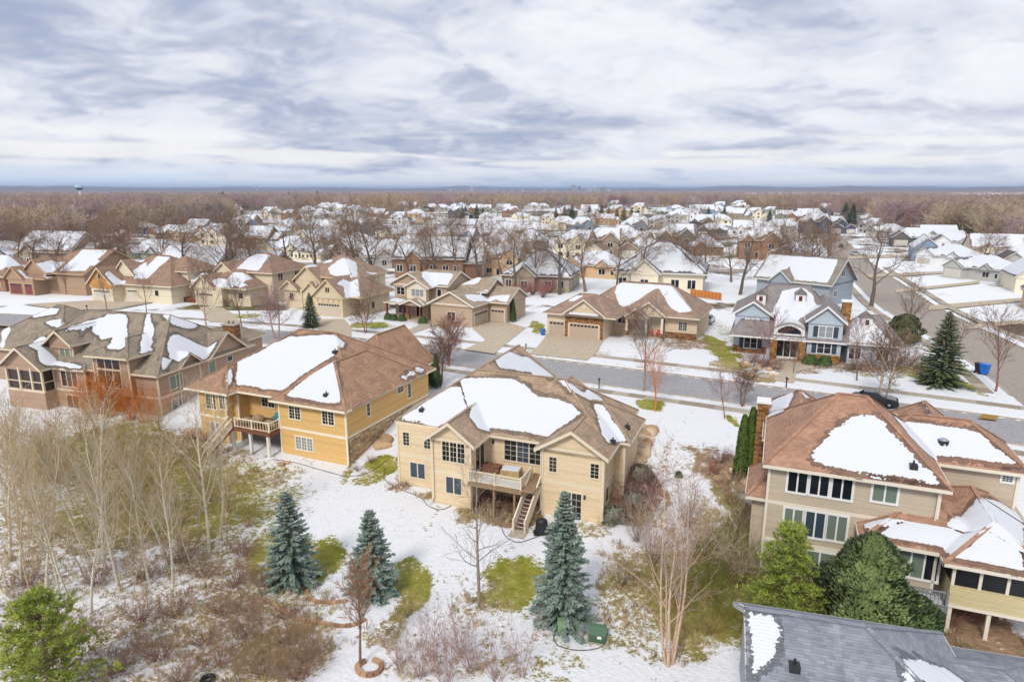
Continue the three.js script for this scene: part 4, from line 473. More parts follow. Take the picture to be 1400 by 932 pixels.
  { const x = -0.75, zz = -10.6, c = new MB().box(x - 0.4, x + 0.45, 0, 9.7, zz - 0.6, zz + 0.6).build('chimney', M.stone, h.g); new MB().box(x - 0.5, x + 0.55, 9.7, 9.85, zz - 0.7, zz + 0.7).build('chimney_cap', M.white, c); }
  // screened porch and the small grey deck
  const tan = siding('#b9ab84'); h.wall(10.1, 15.5, 2.75, 3.95, 2.15, 2.35, tan, 'porch_wall'); h.wall(10.1, 10.3, 2.75, 3.95, -1, 2.15, tan, 'porch_wall'); h.wall(10.1, 15.5, 2.55, 2.75, -1.5, 2.37, h.trim, 'porch_floor'); h.wall(10.16, 15.4, 3.95, 5.35, 2.2, 2.26, std('#17181c', { roughness: 0.35 }), 'screen'); h.wall(10.17, 10.23, 3.95, 5.35, -1, 2.2, std('#17181c', { roughness: 0.35 }), 'screen');
  for (const x of [10.2, 11.5, 12.8, 14.1, 15.4]) post(h.g, x, 3.95, 5.42, 2.26, 0.16, h.trim, 'porch_post'); for (const x of [10.3, 12.2, 14.2]) { post(h.g, x, -0.2, 2.6, 2.15, 0.2, h.trim, 'porch_post'); } post(h.g, 13.6, -0.2, 2.6, -0.4, 0.2, h.trim, 'porch_post'); new MB().box(10.1, 15.5, 5.3, 5.5, 2.12, 2.4).build('porch_beam', h.trim, h.g);
  const dk = new MB(); for (let k = 0; k < 11; k++) dk.box(6.9, 10.05, 2.5, 2.58, 1.12 + k * 0.14, 1.24 + k * 0.14); const deck = dk.build('deck', M.greydeck, h.g); new MB().box(6.85, 10.05, 2.1, 2.495, 2.64, 2.72).box(6.85, 6.92, 2.1, 2.495, 1.1, 2.64).build('rim_joist', M.greydeck, deck); const P = [[6.95, 2.58, 1.2], [6.95, 2.58, 2.6], [10.0, 2.58, 2.6]]; for (const p of P) post(deck, p[0], 2.58, 3.65, p[2], 0.13, M.greydeck, 'rail_post'); railing(deck, P[0], P[1], M.greydeck, 0.95, 0.2); railing(deck, P[1], P[2], M.greydeck, 0.95, 0.2); post(deck, 7.1, -0.2, 2.4, 2.4, 0.18, h.trim); new MB().box(7.05, 9.9, 2.585, 2.61, 1.5, 2.55).build('snow', M.snow, deck);
}
// ---------------------------------------------------------------- the grey roof in the foreground
{
  const h = new House('house', 'house with grey asphalt shingle roof, only its snow-patched roof showing at the corner', 10.9, -27.2, 15); h.wallMat = siding('#9aa0a6'); h.roofMat = std('#9199a6', { map: texShingle, bumpMap: texShingleB, bumpScale: 0.012, roughness: 0.95 }); h.trim = std('#b9bcbd');
    // ridge (0..5, z=0), hip end to the right; slopes fall away from and towards the viewer
  h.wall(0.5, 9.5, -1, 3.9, -4.4, 4.4, h.wallMat); const r2 = h.roof({ x0: 0, x1: 10.1, z0: -5, z1: 5, y: 4, m: 0.6, ends: 'gh', over: 0.5, me: 0.6, cap: true }); h.roof({ x0: 5, x1: 15, z0: -5.6, z1: 1, y: 2.9, m: 0.45, axis: 'x', ends: 'hh', mat: h.roofMat, cap: true }); h.wall(9, 14.4, -1, 2.8, -5, 0.4, h.wallMat); h.roofNode = r2;
  h.snow([[1032, 838], [1062, 843], [1066, 870], [1052, 900], [1030, 925], [1010, 935], [1002, 926], [1014, 880]], { cell: 0.07, jag: 0.2 }); h.snow([[1236, 902], [1262, 902], [1300, 920], [1340, 945], [1240, 945], [1232, 920]], { cell: 0.07, jag: 0.2 }); h.vent(1086, 915);
}

// ---------------------------------------------------------------- the houses across the street
const GB = 2.0, EV = 6.3;
{ // long ranch with the three-car garage
  const h = new House('house', 'long tan ranch house with stone-trimmed triple garage and red porch chairs', 5.734, -107.373, 26); h.wallMat = siding('#c3b096'); h.roofMat = shingle('#8d6d60'); h.trim = std('#d9cbb6'); const w = h.wallMat, gd = std('#b5a593', { roughness: 0.6 });
  h.wall(0, 3.4, GB, EV, -8.5, -0.3, w); h.wall(3.3, 9.9, GB, EV, -8.4, 0, w); h.wall(9.8, 12.2, GB, EV, -17, -5.6, w); h.wall(12.1, 18.4, GB, EV, -17, -7, w); h.wall(18.3, 23.4, GB, EV, -17.2, -6.2, w); h.wall(3.32, 9.88, 5.0, 6.1, -0.2, 0.06, M.stone, 'stone_panel'); for (const x of [3.55, 9.6]) h.wall(x - 0.25, x + 0.25, GB, 5.0, -0.2, 0.07, M.stone, 'stone_panel'); h.wall(18.35, 23.38, GB, 3.6, -6.4, -6.14, M.stone, 'stone_panel');
  h.garage('b', 1.7, 2.62, -0.3, 2.6, 2.25, gd); h.garage('b', 6.6, 2.62, 0, 4.9, 2.25, gd);
  const rf = h.roof({ x0: 3.2, x1: 24, z0: -18, z1: -5.1, y: EV, m: 0.68, cap: true }); h.roof({ x0: -0.5, x1: 12, z0: -9.2, z1: 0.35, y: EV, m: 0.6, cap: true }); h.roof({ x0: 2.7, x1: 10.5, z0: -8, z1: 0.5, y: EV, m: 0.7, axis: 'z', ends: 'hg', gy: 6 }); h.roof({ x0: 12.8, x1: 18.8, z0: -12, z1: -4.7, y: EV, m: 0.74, axis: 'z', ends: 'hg', gy: 6 }); h.roof({ x0: 12, x1: 16, z0: -10, z1: -4.1, y: 6, m: 0.72, axis: 'z', ends: 'hg', gy: 5.5 }); h.roofNode = rf;
  const pent = new MB().poly([[3.3, 6.75, 0.02], [9.9, 6.75, 0.02], [9.9, 6.35, 0.75], [3.3, 6.35, 0.75]], [0, 1, 1]).poly([[3.3, 6.3, 0.02], [9.9, 6.3, 0.02], [9.9, 6.3, 0.75], [3.3, 6.3, 0.75]], [0, -1, 0]).build('pent_roof', h.roofMat, h.g); new MB().poly([[4, 6.76, 0.12], [9.2, 6.76, 0.12], [9, 6.46, 0.68], [4.2, 6.46, 0.68]], [0, 1, 1]).build('snow', M.snow, pent);
  for (const x of [12.4, 15.6, 18.2]) { post(h.g, x, 2.6, 5.9, -4.6, 0.35, h.trim, 'porch_post'); post(h.g, x, GB, 3.5, -4.6, 0.6, M.stone, 'post_base'); } h.wall(12.1, 18.4, GB, 2.8, -7, -4.2, M.concrete, 'porch_floor');
  const K = zoomed(730, 370, 0.17857); h.snow([[8.4, -11.2], [18.6, -11.2], [22.8, -6.6], [20.6, -5.9], [18.9, -6.8], [16, -10.4], [15.2, -10.2], [12.7, -7.2], [11.4, -6], [10.4, -6.6], [9, -8.6]], { px: false, cell: 0.28 }); h.snow(K([265, 220], [320, 190], [380, 185], [375, 200], [310, 235], [265, 240]), { cell: 0.25 });
  const W = zw(h, 730, 370, 0.17857); W('b', -6.2, 1110, 395, 1172, 458, { sash: 2, cols: 2, rows: 3, glass: M.glassBlue }); W('b', -7, 975, 375, 1045, 480, { sash: 2, rows: 3, glass: M.glassBlue }); W('b', -7, 800, 360, 880, 460, { sash: 2 }); W('b', -5.6, 645, 335, 735, 400, { sash: 3, rows: 2 }); h.win('b', 6.6, 7.5, 0.06, 0.5, 0.6, { glass: h.trim });
  for (const [k, a] of [[0, 'first red porch chair of the ranch house, beside the window'], [1, 'second red porch chair of the ranch house, beside the corner post']]) { const p = h.world(16.3 + k * 1.2, -5.2), c = thing('porch_chair', a, 'chair', [p[0], 2.8, p[1]], -26 * R2), r = std('#b3252a'); new MB().box(-0.3, 0.3, 0.35, 0.42, -0.3, 0.3).build('seat', r, c); const b = new MB(); for (let j = -2; j <= 2; j++) b.bar([j * 0.12, 0.4, -0.25], [j * 0.14, 1.1, -0.45], 0.1, 0.04); b.build('backrest', r, c); for (const s of [-1, 1]) new MB().bar([s * 0.32, 0, 0.3], [s * 0.32, 0.6, 0.3], 0.07).bar([s * 0.32, 0.6, 0.35], [s * 0.32, 0.6, -0.3], 0.12, 0.04).bar([s * 0.32, 0, -0.4], [s * 0.32, 0.6, -0.28], 0.07).build('arm', r, c); }
}
{ // two-storey with porch
  const h = new House('house', 'taupe two-storey craftsman house with stone porch columns and side-facing garage', -23.12, -121.811, 26); h.wallMat = siding('#a5907a'); h.roofMat = shingle('#8f7d6c'); h.trim = std('#ded6c8'); const w = h.wallMat, EU = 8.9, gd = std('#b7a795');
  h.wall(0.2, 7.6, GB, EU, -11, -1.8, w); h.wall(7.5, 11, GB, EU, -11.5, -3, w); h.wall(10.9, 17, GB, EU - 1, -13, -6, w); h.wall(9.7, 18.3, GB, 6.2, -9, 0.6, w); h.wall(18.2, 22, GB, 6.2, -13.5, -5.4, w);
  const rf = h.roof({ x0: -0.4, x1: 11.5, z0: -12, z1: -2.6, y: EU, m: 0.5, ends: 'hg', cap: true }); h.roof({ x0: -1, x1: 8.3, z0: -9, z1: -1.1, y: EU, m: 0.5, axis: 'z', ends: 'hg', gy: 8.4, band: true }); h.roof({ x0: 2.9, x1: 8.6, z0: -6, z1: -0.6, y: 8.7, m: 0.5, axis: 'z', ends: 'hg', gy: 8.2, gmat: siding('#cfc6b4') }); h.wall(3.4, 7.62, 5.9, 8.75, -2, -1.1, siding('#cfc6b4')); h.roof({ x0: 10, x1: 18, z0: -13.6, z1: -5.4, y: 7.9, m: 0.5, ends: 'hg' });
  h.roof({ x0: 9.2, x1: 18.9, z0: -10, z1: 1.2, y: 6.3, m: 0.5, axis: 'z', ends: 'hg', gy: 5.9, band: true }); h.roof({ x0: 12, x1: 22.6, z0: -14, z1: -4.8, y: 6.3, m: 0.5, ends: 'hg', gy: 6 }); h.roof({ x0: -0.6, x1: 7.9, z0: -4, z1: 0.9, y: 5.8, m: 0.28, axis: 'x', ends: 'hh' }); h.roof({ x0: 3.4, x1: 8.2, z0: -3, z1: 1.5, y: 5.75, m: 0.42, axis: 'z', ends: 'hg', gy: 5.5 }); h.roofNode = rf;
  for (const x of [0, 3.6, 4.8, 7.4]) { post(h.g, x, 3.4, 5.7, 0.6, 0.3, std('#7a3f2c'), 'porch_post'); post(h.g, x, GB, 3.6, 0.6, 0.55, std('#c8b184', { map: texStone }), 'post_base'); } h.wall(-0.2, 7.8, GB, 2.85, -1.9, 0.9, M.concrete, 'porch_floor');
  h.garage('r', 2.5, 2.62, 18.3, 4.9, 2.3, gd); h.garage('b', 20.2, 2.62, -5.4, 2.6, 2.3, gd);
  const W = zw(h, 520, 350, 0.142857); W('b', -1.8, 158, 300, 230, 365, { sash: 2, rows: 2 }); W('b', -1.1, 300, 318, 412, 382, { sash: 3, rows: 2, glass: M.blind }); W('b', -3, 545, 320, 582, 388, { sash: 1 }); W('b', -1.8, 172, 460, 245, 545, { sash: 2, glass: M.glassBlue }); W('b', -1.8, 345, 480, 405, 585, { sash: 2 }); h.win('b', 14, 3.4, 0.6, 1.6, 1.5, { sash: 2 }); h.win('b', 13.5, 6.4, -6, 1.2, 1, { sash: 2 });
  const K = zoomed(520, 350, 0.142857); h.snow(K([150, 210], [200, 140], [395, 122], [270, 175], [140, 230]), { cell: 0.28 }); h.snow(K([400, 140], [470, 155], [690, 165], [690, 190], [640, 305], [490, 300], [390, 190]), { cell: 0.28 }); h.snow(K([760, 270], [800, 210], [860, 195], [960, 210], [950, 250], [880, 275]), { cell: 0.28 }); h.snow(K([810, 370], [960, 350], [1040, 335], [1240, 370], [1210, 445], [1100, 415], [1000, 430], [900, 440], [830, 410]), { cell: 0.28 }); h.snow(K([80, 430], [120, 395], [245, 405], [250, 420], [180, 445]), { cell: 0.25 }); h.snow(K([355, 420], [370, 400], [470, 440], [470, 470]), { cell: 0.25 });
}
{ // the pale blue house
  const h = new House('house', 'pale blue house with dark shutters, steep grey roof, dormers and stone entry', 33.918, -97.559, 22); h.wallMat = siding('#a3b0ba'); h.roofMat = shingle('#77707a'); h.trim = std('#e4e4e2'); const w = h.wallMat, EU = 8.4, lime = std('#c9ad7b', { map: texStone, bumpMap: texStone, bumpScale: 0.02 }), sh = std('#39414e');
  h.wall(-0.1, 4.7, GB, EU, -8, 2.2, siding('#a9b4c2')); h.wall(4.6, 9.9, GB, 5.6, -8, 3.2, w); h.wall(9.8, 14.1, GB, EU, -8, 4.6, w); h.wall(14, 21.4, GB, 5.5, -4, 3.3, siding('#a9b4bd')); h.wall(0.5, 14, GB, 6, -13, -7.9, w); h.wall(-0.13, 4.73, GB, 3.6, 1.9, 2.24, lime, 'stone_panel'); h.wall(9.77, 14.13, GB, 3.7, 4.3, 4.66, lime, 'stone_panel'); for (const x of [5.5, 9.2]) h.wall(x - 0.45, x + 0.45, GB, 5.5, 3.1, 5.0, lime, 'stone_panel'); h.wall(5.05, 9.65, 5.4, 5.65, 3, 5.1, h.trim, 'entry_cornice');
  const rf = h.roof({ x0: -0.6, x1: 14.7, z0: -14.5, z1: 5, y: 5.65, m: 0.66, me: 1.3, cap: true }); h.roof({ x0: -0.6, x1: 5.2, z0: -9, z1: 2.8, y: EU, m: 0.68, axis: 'z', ends: 'hg' }); h.roof({ x0: 9.3, x1: 14.6, z0: -9, z1: 5.2, y: EU, m: 0.85, axis: 'z', ends: 'hg' }); h.roof({ x0: 13.7, x1: 22, z0: -4.6, z1: 4.1, y: 5.55, m: 0.78, me: 1.1, cap: true }); h.roofNode = rf;
  for (const [x, z] of [[3.2, -0.2], [8.6, -0.8], [17.2, 2.2]]) { const y = h.height(x, z - 0.8); const d = new MB().box(x - 0.65, x + 0.65, y - 1.2, y + 1.15, z - 2.2, z + 0.1).build('dormer', h.trim, h.g); const rr = new MB(), yy = y + 1.15; rr.poly([[x - 0.85, yy, z + 0.3], [x, yy + 0.7, z + 0.3], [x, yy + 0.7, z - 2.6], [x - 0.85, yy, z - 2.6]], [-1, 1, 0]).poly([[x + 0.85, yy, z + 0.3], [x, yy + 0.7, z + 0.3], [x, yy + 0.7, z - 2.6], [x + 0.85, yy, z - 2.6]], [1, 1, 0]).poly([[x - 0.85, yy, z + 0.2], [x + 0.85, yy, z + 0.2], [x, yy + 0.7, z + 0.2]], [0, 0, 1]).build('dormer_roof', h.roofMat, d); h.win('b', x, y + 0.2, z + 0.1, 0.5, 0.75, { glass: x < 10 ? std('#5a2722') : M.glass }); }
  { const d = new MB(), N = 14, P = [[5.4, 5.65, 4.4]]; for (let k = 0; k <= N; k++) { const t = k / N; P.push([lerp(5.4, 9.4, t), 7.2 + 0.75 * Math.sin(Math.PI * t), 4.4]); } P.push([9.4, 5.65, 4.4]); d.poly(P, [0, 0, 1]); for (let k = 1; k <= N; k++) { const a = P[k], b = P[k + 1]; d.poly([[a[0], a[1], 4.8], [b[0], b[1], 4.8], [b[0], b[1], 0.8], [a[0], a[1], 0.8]], [0, 1, 0]); } const m = d.build('arched_dormer', h.trim, h.g); const s = new MB(); for (let k = 2; k <= N - 1; k++) { const a = P[k], b = P[k + 1]; s.poly([[a[0], a[1] + 0.04, 4.7], [b[0], b[1] + 0.04, 4.7], [b[0], b[1] + 0.04, 1.2], [a[0], a[1] + 0.04, 1.2]], [0, 1, 0]); } s.build('snow', M.snow, m); const gm = new MB(), Q = []; for (let k = 0; k <= N; k++) { const t = k / N; Q.push([lerp(5.9, 8.9, t), 6.75 + 0.65 * Math.sin(Math.PI * t), 4.44]); } gm.poly([[5.9, 6.3, 4.44], ...Q, [8.9, 6.3, 4.44]], [0, 0, 1]).build('arched_window', M.glass, m); new MB().box(5.3, 9.5, 5.7, 5.85, 4.4, 5.0).build('snow', M.snow, m); }
  h.win('b', 7.3, 2.7, 3.25, 2.7, 2.5, { sash: 3, rows: 1, tw: 0.2 });
  const shut = (x, y, z, hh) => new MB().box(x - 0.3, x + 0.3, y, y + hh, z, z + 0.05).build('shutter', sh, h.g); for (const [x, z, y, ww] of [[2.3, 2.22, 6.1, 1.7], [2.3, 2.24, 3.3, 1.7], [12, 4.62, 6.2, 1.7], [12, 4.62, 3.95, 1.7]]) { h.win('b', x, y, z, ww, 1.5, { sash: 2, rows: 2, glass: y > 5 ? M.blind : M.glass }); shut(x - ww / 2 - 0.42, y, z, 1.5); shut(x + ww / 2 + 0.42, y, z, 1.5); } h.win('b', 16, 3.2, 3.3, 1.4, 1.5, { sash: 2 }); h.win('b', 19.4, 3.2, 3.3, 1.4, 1.5, { sash: 2 }); new MB().box(14.15, 15.05, 2.6, 4.9, 3.3, 3.38).build('door', std('#3d4148'), h.g);
  { const c = new MB().box(14.2, 15.4, 4, 10.4, -2.2, -0.9).build('chimney', lime, h.g); new MB().box(14.05, 15.55, 10.4, 10.6, -2.35, -0.75).build('chimney_cap', h.trim, c); }
  const K = zoomed(990, 370, 0.17857); h.snow(K([410, 230], [450, 155], [600, 130], [680, 180], [760, 260], [590, 350], [560, 400], [360, 395], [330, 400], [350, 330]), { cell: 0.28 }); h.snow(K([960, 420], [1000, 370], [1060, 350], [1130, 380], [1280, 540], [1250, 570], [960, 570]), { cell: 0.28 });
}
{ // tan house with the steep garage gable
  const h = new House('house', 'tan house with steep garage gable, brown shingles and bracketed eaves', -37.755, -124.661, 22); h.wallMat = siding('#c2b296'); h.roofMat = shingle('#8d6d5d'); h.trim = std('#d9c29a'); const w = h.wallMat, gd = std('#c4b7a6');
  h.wall(0, 6.3, GB, EV, -10, 0, w); h.wall(6.2, 9, GB, EV, -12, -4, w); h.wall(-10, 3, GB, 8.9, -20, -8, w); h.wall(-7, -0.5, GB, EV, -9, -5, w); h.wall(-12.5, -8, GB, EV, -14, -6, w);
  h.roof({ x0: -0.7, x1: 7, z0: -11, z1: 0.6, y: EV, m: 0.9, axis: 'z', ends: 'hg', gy: 6 }); const rf = h.roof({ x0: 0, x1: 9.7, z0: -13, z1: -1.6, y: EV, m: 0.6, cap: true }); h.roof({ x0: -10.6, x1: 3.6, z0: -20.6, z1: -7.4, y: 8.9, m: 0.6, cap: true }); h.roof({ x0: -10.6, x1: -3.4, z0: -15, z1: -6.2, y: 8, m: 0.85, axis: 'z', ends: 'hg', gy: 6 }); h.wall(-10, -4, GB, 8.1, -8, -6.7, w); h.roof({ x0: -7.2, x1: -2.6, z0: -8, z1: -4.6, y: EV - 0.2, m: 0.9, axis: 'z', ends: 'hg', gy: 5.9 }); h.roof({ x0: -13.2, x1: -8.5, z0: -14.5, z1: -5.2, y: EV, m: 0.8, axis: 'z', ends: 'hg' }); h.roofNode = rf;
  h.garage('b', 3.1, 2.62, 0, 4.9, 2.5, gd); h.win('b', 3.1, 7.2, 0.14, 0.9, 0.9, { sash: 2 }); h.win('b', -5, 4, -5, 0.9, 1.4, {}); h.win('b', -10.7, 4, -6, 1, 1.4, {}); h.win('b', 1, 7.2, -8, 0.8, 1, {}); h.win('r', 12, 7.2, 3, 0.9, 1.2, { glass: M.glassBlue }); h.win('r', 6, 3.5, 9, 1, 1.3, {}); for (const x of [0.6, 1.8, 3, 4.2, 5.4]) new MB().box(x - 0.12, x + 0.12, 5.5, 5.8, 0, 0.25).build('bracket', h.trim, h.g);
  const K = zoomed(390, 340, 0.121429); h.snow(K([480, 220], [590, 130], [790, 150], [840, 330], [720, 320], [740, 290], [560, 310], [500, 280]), { cell: 0.32 }); h.snow(K([640, 335], [820, 335], [840, 550], [670, 555], [650, 420], [580, 400]), { cell: 0.32 }); h.snow(K([180, 290], [360, 180], [370, 190], [250, 300], [130, 380], [100, 350]), { cell: 0.32 }); h.snow(K([390, 160], [480, 115], [540, 120], [520, 150]), { cell: 0.32 }); h.snow(K([260, 310], [290, 310], [375, 380], [340, 405]), { cell: 0.3 }); h.snow(K([890, 260], [1040, 290], [980, 305]), { cell: 0.3 });
}
{ // cream house with two gables
  const h = new House('house', 'cream house with wide double-hipped brown roof and brick base, low shrub at its corner', -66.903, -138.295, 20); h.wallMat = siding('#c9bca2'); h.roofMat = shingle('#8a6658'); h.trim = std('#e0d2b4'); const w = h.wallMat, gd = std('#cabda6');
  h.wall(0, 7.2, GB, EV, -9, 0.5, w); h.wall(7.1, 13, GB, EV, -11, -1.2, w); h.wall(2, 15, GB, 9, -18, -6, w); h.wall(-9.5, -4.5, GB, EV, -9, -1, w); h.wall(-4.6, 0.1, GB, EV, -9, -3, w); h.wall(-9.52, 0.1, GB, 3.5, -3.4, -0.95, std('#a3745a', { map: texStone }), 'brick_base');
  const rf = h.roof({ x0: 1, x1: 15.6, z0: -18.6, z1: -5.4, y: 9, m: 0.55, cap: true }); h.roof({ x0: -0.6, x1: 13.6, z0: -11.6, z1: 0.2, y: EV, m: 0.55 }); h.roof({ x0: -0.6, x1: 5.6, z0: -8, z1: 1.1, y: EV, m: 0.8, axis: 'z', ends: 'hg' }); h.roof({ x0: -10.2, x1: 1, z0: -10, z1: -2.3, y: EV, m: 0.5 }); h.roof({ x0: -10.1, x1: -5, z0: -8, z1: -0.3, y: EV, m: 0.8, axis: 'z', ends: 'hg' }); h.roof({ x0: 0.5, x1: 5.5, z0: -12, z1: -4.6, y: 9, m: 0.8, axis: 'z', ends: 'hg', gy: 8.6 }); h.roofNode = rf;
  h.garage('b', 2.6, 2.62, 0.5, 4.4, 2.4, gd); for (const x of [-7.5, -2.2, 4.2]) h.win('b', x, x > 0 ? 7 : 3.6, x > 0 ? -6 : x < -5 ? -1 : -3, 1, 1.4, { sash: x < -5 ? 1 : 2 }); h.win('r', 7, 3.8, 13, 1.1, 1.4, {}); h.win('b', 10.6, 4, -1.2, 1.1, 1.2, {}); h.win('r', 8.5, 7, 15, 1.4, 1.5, { sash: 2 }); h.win('r', 14, 7, 15, 1.4, 1.5, { sash: 2 });
  const K = zoomed(200, 330, 0.142857); h.snow([[5.6, -11.4], [10.4, -11.4], [11.6, -5.9], [5.4, -6.2]], { px: false, cell: 0.35 }); h.snow([[6.2, -4.6], [11, -4.6], [11.4, -0.6], [6.4, -0.4]], { px: false, cell: 0.35 }); h.snow([[-8, -7], [-1, -6], [-1.4, -2.8], [-5, -3]], { px: false, cell: 0.35 }); h.snow(K([625, 380], [690, 350], [830, 370], [830, 470], [690, 475], [660, 420]), { cell: 0.35 }); h.snow(K([880, 420], [930, 405], [990, 430], [890, 445]), { cell: 0.35 }); h.snow(K([275, 390], [310, 360], [380, 365], [400, 425], [300, 420]), { cell: 0.35 }); h.snow(K([400, 420], [420, 375], [510, 390], [480, 430]), { cell: 0.35 });
}
{ // cream house with golden garage gable
  const h = new House('house', 'cream house with golden-shingled garage gable and small triangular dormers', -91.791, -142.4, 20); h.wallMat = siding('#cdc2aa'); h.roofMat = shingle('#8c6754'); h.trim = std('#e6d9bd'); const w = h.wallMat, gold = siding('#c08e50'), gd = std('#d3ccbf');
  h.wall(0, 6.2, GB, EV, -8, 0, w); h.wall(6.1, 20, GB, EV, -12, -2.5, w); h.wall(0, 20, GB, 8.9, -17, -8, w); const rf = h.roof({ x0: -0.6, x1: 21, z0: -18, z1: -1.8, y: EV, m: 0.68, ends: 'hh', cap: true }); h.roof({ x0: -0.7, x1: 6.9, z0: -9, z1: 0.6, y: EV, m: 0.95, axis: 'z', ends: 'hg', gmat: gold, gy: 5.4 }); h.roof({ x0: 2.5, x1: 9, z0: -11, z1: -3.4, y: 8, m: 1.0, axis: 'z', ends: 'hg', gy: 6.5 }); h.roof({ x0: 11, x1: 20.8, z0: -16, z1: -6.6, y: 8.9, m: 0.6 }); h.wall(11.5, 20.2, 6, 8.9, -15.4, -7.2, w); h.roofNode = rf;
  h.garage('b', 3.1, 2.62, 0, 4.8, 2.4, gd); h.win('b', 3.1, 7.4, 0.14, 0.7, 1, {}); h.garage('b', 9, 2.62, -2.5, 2.8, 2.4, gd); h.win('b', 16, 7.2, -7.2, 1.5, 1.1, { sash: 2 }); h.win('b', 16, 4, -2.5, 1, 1.2, {});
  h.snow([[9.5, -9.8], [13.4, -9.4], [12.6, -3.4], [9, -3.2]], { px: false, cell: 0.35 }); h.snow([[1, -9.6], [6, -10], [5, -17], [2, -17]], { px: false, cell: 0.35 }); const K = zoomed(0, 330, 0.142857); h.snow(K([1000, 310], [1040, 290], [1200, 370], [1200, 430], [1090, 430]), { cell: 0.35 }); h.snow(K([1270, 280], [1340, 230], [1395, 195], [1420, 320], [1340, 365]), { cell: 0.35 }); h.snow(K([1130, 205], [1230, 155], [1380, 165], [1370, 190]), { cell: 0.35 });
}
{ // brown house with maroon garage doors
  const h = new House('house', 'brown house with maroon garage doors and a wide side gable', -117.2, -152.15, 18); h.wallMat = siding('#9a8069'); h.roofMat = shingle('#8d6650'); h.trim = std('#c3a37d'); const w = h.wallMat, gd = std('#7c4747');
  h.wall(0, 8, GB, EV, -8, 0, w); h.wall(2, 19.5, GB, 7.4, -20, -3.5, w); const rf = h.roof({ x0: 1, x1: 20.2, z0: -20.6, z1: -2.8, y: 7.4, m: 0.55, ends: 'hg', gy: 6.8, cap: true }); h.roof({ x0: -0.8, x1: 5.4, z0: -10, z1: 0.6, y: EV, m: 0.85, axis: 'z', ends: 'hg' }); h.roof({ x0: -0.6, x1: 11, z0: -9, z1: -0.4, y: EV, m: 0.5 }); h.roof({ x0: 2, x1: 10.4, z0: -14, z1: -1.6, y: 7.2, m: 0.8, axis: 'z', ends: 'hg', gy: 6.2 }); h.roofNode = rf;
  h.garage('b', 2.4, 2.62, 0, 3.8, 2.4, gd); h.garage('b', 6.3, 2.62, 0, 2.4, 2.4, gd); h.win('r', 14, 4, 19.5, 1.2, 1.3, {}); h.wall(19.4, 19.62, 7.0, 7.25, -20, -3.6, h.trim, 'trim_band'); h.wall(19.4, 19.62, 9.6, 9.8, -15, -8.5, h.trim, 'trim_band');
  h.snow([[10.6, -11.4], [18.5, -11.4], [19.4, -4], [12, -3.6]], { px: false, cell: 0.35 }); const K = zoomed(0, 330, 0.142857); h.snow(K([340, 240], [500, 180], [630, 190], [440, 355], [400, 330]), { cell: 0.35 }); h.snow(K([680, 195], [870, 165], [965, 250], [900, 265], [780, 230]), { cell: 0.35 }); h.snow(K([40, 240], [230, 160], [480, 175], [190, 205], [90, 300], [60, 270]), { cell: 0.35 }); h.snow(K([160, 275], [200, 275], [330, 370], [250, 360]), { cell: 0.3 });
}
{ const h = new House('house', 'brown garage wing at the picture edge with dark doors and snow', -134, -160, 18); h.wallMat = siding('#8d6a52'); h.roofMat = shingle('#8a6757'); h.wall(0, 14, GB, 6, -12, 0, h.wallMat); h.roofNode = h.roof({ x0: -1, x1: 15, z0: -13, z1: 1, y: 6.2, m: 0.6 }); h.snow([[2, -6], [13, -6], [12, -1], [4, -1]], { px: false, cell: 0.4 }); h.garage('b', 10, 2.6, 0, 4.6, 2.3, std('#4a3430')); }

